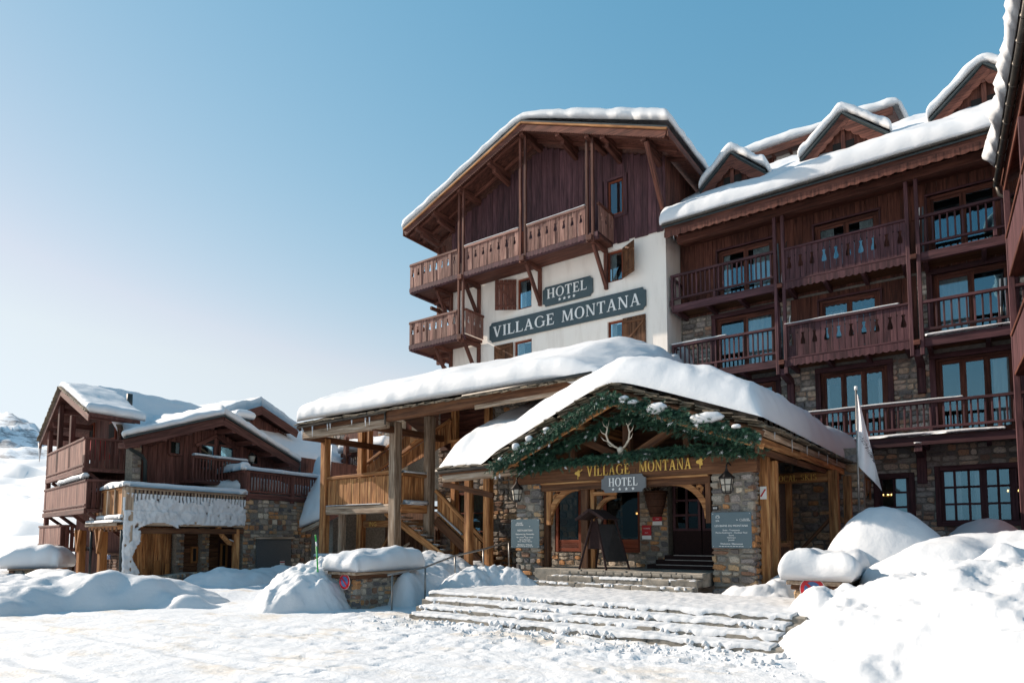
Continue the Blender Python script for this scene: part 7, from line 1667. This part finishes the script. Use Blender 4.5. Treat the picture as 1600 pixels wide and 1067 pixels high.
for s_ in (0.08, 2.55): c = S(SL_ + s_, -.01, 0); post('post', c.x, c.y, UD - .2, UR + .02, .17, 'chalz', rl_)
strip_snow('rail_snow', S(SL_ - .1, 0, UR + .05), S(SL_ + UL, 0, UR + .05), .34, .2, rl_, 14)
D0 = S(SL_, 0, 0); Lf = 4.4
def D(t, z): p = D0 + eL * t; return V((p.x, p.y, z))
beam('handrail', D(0, UR), D(Lf, UR), .14, .1, 'chalx', rl_); beam('edge_beam', D(0, UD), D(Lf, UD), .14, .2, 'chalx', rl_)
for k in range(26): c = D(.1 + (Lf - .1) * k / 26, 0); ob('baluster', boxmesh(.12, .04, .95, 'chalz', .005), rl_, Matrix.Translation((c.x, c.y, UD + .55)) @ Matrix.Rotation(RA, 4, 'Z'))
strip_snow('rail_snow', D(0, UR + .05), D(Lf, UR + .05), .4, .32, rl_, 15)
snow('terrace_snow', lambda u, v: S(SL_ + .2 + (UL + 1) * u, .15 + 4 * v, UD - .05), 30, 20, .75, (.1, .1, .1, .4), 'deep snow lying on the upper terrace behind the brown railing', seed=71)
# lamp posts on the terrace
def lamp(px, ytop, ybot, k, label, glass='lampglass'):
    p = PD(px, ybot, k); zt = PD(px, ytop, k).z; g = thing('terrace_lamp', label, 'lamp', (p.x, p.y, p.z), group='lamps on the chalet terrace'); h = zt - p.z; r = .1
    tube('lamp_pole', [(p.x, p.y, p.z - .6), (p.x, p.y, zt - .42)], .03, 'black', g, 6); n = 6
    ring = lambda rr, z: [(p.x + rr * math.cos(2 * math.pi * q / n), p.y + rr * math.sin(2 * math.pi * q / n), z) for q in range(n)]
    hexa('lamp_glass', ring(.09, zt - .42), ring(.15, zt - .16), 'lampglass', g); hexa('lamp_roof', ring(.19, zt - .16), ring(.04, zt), 'black', g); hexa('lamp_base', ring(.1, zt - .46), ring(.1, zt - .42), 'black', g)
lamp(393, 707, 735, 2.0, 'black lantern post with snow behind the corner of the brown railing'); lamp(252, 740, 765, 3.0, 'small dark lantern post in front of the chalet wall stones'); lamp(306, 727, 750, 3.0, 'small lantern post left of the little chalet balcony')
# snow covered stone trough on the far left
tr = thing('stone_trough', 'low stone trough buried under a thick snow cap at the far left', 'trough', (-27, 8.6, 0))
a, b = at(12, 905, Z=.1), at(66, 902, Z=.15); d_ = (b - a).normalized(); d_.z = 0; a.z = b.z = 0
ms = Masonry('stone'); n_ = V((0, 0, 1)).cross(d_); L = (b - a).length
hexa('core', [a + n_ * .04, b + n_ * .04, b + n_ * 1.2, a + n_ * 1.2], [v + V((0, 0, .42)) for v in (a + n_ * .04, b + n_ * .04, b + n_ * 1.2, a + n_ * 1.2)], 'mortar', tr)
ms.face(a, d_, L, -.1, .42, tr, proud=.03, ch=(.1, .2), sw=(.2, .5)); ms.flush(tr, 60); beam('rim', a + V((0, 0, .45)), b + V((0, 0, .45)), .16, .07, 'gryx', tr)
snow('trough_snow', bilin(a - n_ * .15 - d_ * .2 + V((0, 0, .48)), b - n_ * .15 + d_ * .5 + V((0, 0, .48)), b + n_ * 1.4 + d_ * .5 + V((0, 0, .48)), a + n_ * 1.4 - d_ * .2 + V((0, 0, .48))), 30, 20, .75, (.6, .6, .6, .6), 'rounded snow cap on the stone trough at the far left', seed=75)
# ================================================================== FRONT STEPS
fs_ = thing('front_steps', 'four broad shallow stone steps half covered with trodden snow', 'steps', (-6, 9.4, 0))
SX0, SX1 = -10.1, -2.3
STP = [(9.25, .10), (9.66, .20), (10.06, .30), (10.48, .40)]
for k, (y, z) in enumerate(STP):
    n = 7; off = .35 * (k % 2); xl = (-9.2, -9.42, -9.62, -9.82)[k]; xs = [xl + (SX1 - xl + .1) * i / n for i in range(n + 1)]
    for i in range(n): box('step_slab', xs[i] + .004, xs[i + 1] - .004, y + rng.uniform(-.015, .015), y + .5, z - .16, z, 'concrete', fs_, .018)
box('landing', SX0 + .2, SX1 + .2, 10.9, 13.6, .1, .392, 'concrete', fs_)
def trod(name, label, x0, x1, y0, y1, z, t, seed, cover=.0, res=.035, lip=True):
    """thin patchy snow over a step: clumps hanging over the nosing"""
    nx, ny = int((x1 - x0) / res), max(6, int((y1 - y0) / res)); vs = []; fs = []; ks = {}; off = V((seed * 4.3, seed * 2.9, seed))
    for i in range(nx + 1):
        xx = x0 + (x1 - x0) * i / nx
        over = max(.004, (.012 if xx > -7.2 else -.01) + .05 * noise.noise(V((xx * 2.2, seed, 0))) + .03 * noise.noise(V((xx * 8, seed, 3))))
        for j in range(ny + 1):
            yy = y0 - (over if lip else 0) + (y1 - y0 + (over if lip else 0)) * j / ny; p = V((xx, yy, 0)) + off
            h = t * (.55 + .6 * fbm(p, 2.2, 4)) + .018 * fbm(p, 9, 3) + cover
            dz = 0
            if lip and yy < y0: dz = -(y0 - yy) * (1.6 + .8 * noise.noise(V((xx * 5, 0, seed))))
            vs.append(V((xx, yy, z + max(h, .0) + dz))); ks[(i, j)] = h > .0
    m = ny + 1
    for i in range(nx):
        for j in range(ny):
            if sum(ks[q] for q in ((i, j), (i + 1, j), (i + 1, j + 1), (i, j + 1))) >= 2: fs.append((i * m + j, (i + 1) * m + j, (i + 1) * m + j + 1, i * m + j + 1))
    used = sorted({k for f in fs for k in f}); mp = {k: i for i, k in enumerate(used)}
    n0 = len(used); V2 = [vs[k] for k in used]; F2 = [tuple(mp[k] for k in f) for f in fs]
    ed = set((f[k], f[(k + 1) % 4]) for f in F2 for k in range(4)); bd = [e for e in ed if (e[1], e[0]) not in ed]
    V2 += [v - V((0, 0, .05)) for v in V2]; F2 += [(b, a, a + n0, b + n0) for a, b in bd]
    tag(ob(name, mesh(name, V2, F2, 'snow', True)), label, 'snow', kind='stuff')
ORD = ['bottom', 'second', 'third', 'top']
for k, (y, z) in enumerate(STP[:3]): trod('step_snow', 'trodden snow clumps on the %s front step' % ORD[k], (-9.1, -9.3, -9.5)[k], SX1 - .1, y, STP[k + 1][0] + .02, z, .045, 80 + k, .008)
trod('landing_snow', 'flat trodden snow on the landing before the entrance', SX0 + .3, SX1 - .1, STP[3][0], 13.25, .4, .035, 84, .02, .045)
# clumps stuck on the risers
def riser_clumps():
    vs = []; fs = []; rg = random.Random(9)
    for (y, z) in STP:
        for k in range(110):
            x = rg.uniform(-9.3, SX1 - .15)
            if noise.noise(V((x * 1.1, z * 9, 4))) < (.02 if x > -7.2 else .22): continue
            r = rg.uniform(.015, .045); c = V((x, y - r * .1, z - rg.uniform(.0, .1))); b = len(vs); m, n = 9, 6
            for i in range(n + 1):
                for j in range(m): th, ph = math.pi * i / n, 2 * math.pi * j / m; q = V((math.sin(th) * math.cos(ph), math.sin(th) * math.sin(ph), math.cos(th))); vs.append(c + q * r * rg.uniform(.9, 1.1))
            for i in range(n):
                for j in range(m): fs.append((b + i * m + j, b + (i + 1) * m + j, b + (i + 1) * m + (j + 1) % m, b + i * m + (j + 1) % m))
    for k in range(420):                                                        # crumbs of snow at the foot of the steps
        x = rg.uniform(-9.6, -1.8); y = 9.2 - abs(rg.gauss(0, .55)) - .02; r = min(.05, .008 + rg.expovariate(1 / .009)) * (1 if x < -3.2 else 1.4); c = V((x, y, gz0(x, y) + r * .3)); b = len(vs); m, n = 9, 6
        for i in range(n + 1):
            for j in range(m): th, ph = math.pi * i / n, 2 * math.pi * j / m; q = V((math.sin(th) * math.cos(ph), math.sin(th) * math.sin(ph), math.cos(th))); vs.append(c + q * r * rg.uniform(.9, 1.1))
        for i in range(n):
            for j in range(m): fs.append((b + i * m + j, b + (i + 1) * m + j, b + (i + 1) * m + (j + 1) % m, b + i * m + (j + 1) % m))
    tag(ob('snow_crumbs', mesh('snow_crumbs', vs, fs, 'snow', True)), 'loose snow crumbs on the risers and at the foot of the front steps', 'snow', kind='stuff')
riser_clumps()
trod('stone_step_snow', 'wet snow remnants on the lowest entrance step', -9.1, -5.0, 13.2, 13.5, .53, .022, 91, -.012, lip=False); trod('stone_step_snow', 'wet snow remnants on the middle entrance step', -8.6, -5.0, 13.52, 13.82, .665, .022, 92, -.012, lip=False)
# ================================================================== PIERS
def pier(name, label, x0, x1, y0, y1, zt, capl):
    g = thing(name, label, 'pier', ((x0 + x1) / 2, y0, 0)); ms = Masonry('stone')
    box('core', x0 + .04, x1 - .04, y0 + .04, y1, -.3, zt - .1, 'mortar', g, 0); kw = dict(proud=.03, ch=(.1, .18), sw=(.13, .32), gap=.013)
    ms.face((x0, y0 + .05, 0), XP, x1 - x0, -.2, zt - .16, g, **kw); ms.face((x1 - .05, y0, 0), YP, y1 - y0, -.2, zt - .16, g, **kw); ms.flush(g, 200)
    for i, (za, zb) in enumerate(((zt - .16, zt - .08),)):
        beam('frame_board', (x0 - .02, y0 - .01, (za + zb) / 2), (x1 + .02, y0 - .01, (za + zb) / 2), .06, zb - za, 'brnx', g); beam('frame_board', (x1 + .01, y0 - .02, (za + zb) / 2), (x1 + .01, y1, (za + zb) / 2), .06, zb - za, 'brnx', g)
    nb = 2
    for k in range(nb): a, b = x0 - .08 + (x1 - x0 + .16) * k / nb, x0 - .08 + (x1 - x0 + .16) * (k + 1) / nb; box('cap_board', a + .004, b - .004, y0 - .1, y1 + .05, zt - .075, zt, 'gryy', g, .012)
    snow('pier_snow', lambda u, v: V((x0 - .14 + (x1 - x0 + .3) * u, y0 - .14 + (y1 - y0 + .5) * v, zt + .004)), 26, 34, .46, (.26, .26, .3, .3), capl, lump=.22, lscale=1.1, bulge=.09, seed=int(abs(x0) * 7), mat='snow')
    return g
pier('stone_pier', 'stone pier with wooden cap left of the steps, no parking disc on its front', -12.1, -11.3, 9.75, 11.35, .82, 'thick loaf of snow on the left stone pier')
pier('stone_pier', 'mostly buried stone pier right of the steps', -2.72, -1.95, 11.95, 13.5, .86, 'overhanging snow loaf on the right stone pier')
def disc(name, C, r, t, mat, par, n=28):
    pts = [(r * math.cos(2 * math.pi * k / n), r * math.sin(2 * math.pi * k / n)) for k in range(n)]
    return prism(name, pts, C, XP, ZP, t, mat, par)
def noparking(C, label, r=.17):
    C = V(C); g = thing('no_parking_sign', label, 'sign', tuple(C)); disc('red_disc', C, r, .012, 'redpaint', g); disc('white_rim', C + V((0, .006, 0)), r * 1.05, .004, 'white', g); disc('blue_disc', C + V((0, -.003, 0)), r * .68, .003, 'bluepaint', g)
    a = math.radians(-45); beam('red_slash', C + V((-r * .58, -.006, r * .58)) * 1, C + V((r * .58, -.006, -r * .58)), .004, r * .24, 'redpaint', g, 0)
noparking((-11.62, 9.68, .6), 'round red and blue no parking disc on the left pier'); noparking((-2.38, 11.84, .72), 'round no parking disc half sunk in snow on the right pier', .19)
# ================================================================== HANDRAIL, MARKER POLE, FLAG
hr = thing('handrail', 'bent galvanised handrail climbing beside the left end of the steps', 'handrail', (-10.6, 10.1, 0))
hp = [(-10.6, 10.15, .77, -.05), (-10.6, 11.2, .89, .1), (-10.6, 12.25, 1.13, .5), (-10.6, 13.37, 1.27, .6), (-10.6, 14.5, 1.46, .8)]
tube('rail', [(-10.6, 10.02, .76)] + [(x, y, z) for x, y, z, b in hp], .024, 'steel', hr, 8)
for x, y, z, b in hp: tube('rail_post', [(x, y, b - .1), (x, y, z)], .022, 'steel', hr, 8)
p = at(500, 925, Z=.35); q = at(493, 835, X=p.x)
gp2 = thing('snow_marker_pole', 'thin leaning green plastic snow marker pole with a white band', 'pole', (p.x, p.y, .2)); m1 = p.lerp(q, .80); m2 = p.lerp(q, .88)
tube('pole', [p - V((0, 0, .3)), m1], .017, 'greenpole', gp2, 8); tube('white_band', [m1, m2], .0172, 'white', gp2, 8); tube('pole_tip', [m2, q], .017, 'greenpole', gp2, 8)
fg = thing('banner_flag', 'drooping white banner flag with dark lettering on a slim pole', 'flag', (-2.35, 17, 0))
tube('pole', [(-2.36, 17, 1.2), (-2.33, 17, 5.05)], [.03, .022], 'steel', fg, 8); tube('pole_cap', [(-2.33, 17, 5.03), (-2.33, 17, 5.12)], .035, 'white', fg, 8)
nu, nv = 16, 44; vs = []; fs2 = []
def fpt(u, v):      # v down the pole, u outwards (drooping)
    w = .05 + .42 * v ** 1.1; L = 1.75 + .6 * u; z = 4.98 - L * v - .1 * u * (1 - v)
    return V((-2.33 + u * w, 17 - .02 + .11 * math.sin(u * 6.5 + v * 4) * u ** .5 * (.3 + v), z))
for i in range(nu + 1):
    for j in range(nv + 1): vs.append(fpt(i / nu, j / nv))
for i in range(nu):
    for j in range(nv): b = i * (nv + 1) + j; fs2.append((b, b + 1, b + nv + 2, b + nv + 1))
ob('banner', mesh('banner', vs, fs2, 'flag', True), fg)
def flagtext(text, u0, v0, u1, v1, size, mat):
    me_o = plaintext('banner_print', text, (0, 0, 0), XP, ZP, 1.0, mat, fg, 'LEFT', 0.0); me = me_o.data
    xs = [v.co.x for v in me.vertices]; Lx = max(xs)
    for v in me.vertices:
        s = v.co.x / Lx; h = v.co.y * size; u = u0 + (u1 - u0) * s + h * .9; vv = v0 + (v1 - v0) * s - h * .10
        q = fpt(min(.98, max(.02, u)), vv) + V((0, -.012, 0)); v.co = (q.x, -q.z * 0 + 0, 0); v.co = V((q.x, q.z, -q.y))
    me.update()
flagtext('VILLAGE', .15, .47, .92, .57, .55, 'pinkink'); flagtext('MONTANA', .12, .565, .95, .74, .62, 'ink')

# warm chandeliers behind the ground-floor windows of the wing
for (x, lab) in ((.75, 'warm lit chandelier behind the right half of the large grid window'), (-.75, 'warm lit chandelier behind the left half of the large grid window'), (-2.75, 'warm lit chandelier behind the small grid window')):
    ch_ = thing('chandelier', lab, 'lamp', (x, 26.2, 3.0), group='chandeliers behind the ground floor windows'); tube('cord', [(x, 26.2, 3.05), (x, 26.2, 3.7)], .008, 'black', ch_, 5)
    tube('ring', [(x + .14 * math.cos(a), 26.2 + .14 * math.sin(a), 3.02) for a in [2 * math.pi * k / 10 for k in range(11)]], .01, 'gold', ch_, 5)
    for k in range(5): a = 2 * math.pi * k / 5; tube('bulb', [(x + .14 * math.cos(a), 26.2 + .14 * math.sin(a), 3.03), (x + .14 * math.cos(a), 26.2 + .14 * math.sin(a), 3.09)], .018, 'bulb', ch_, 6)
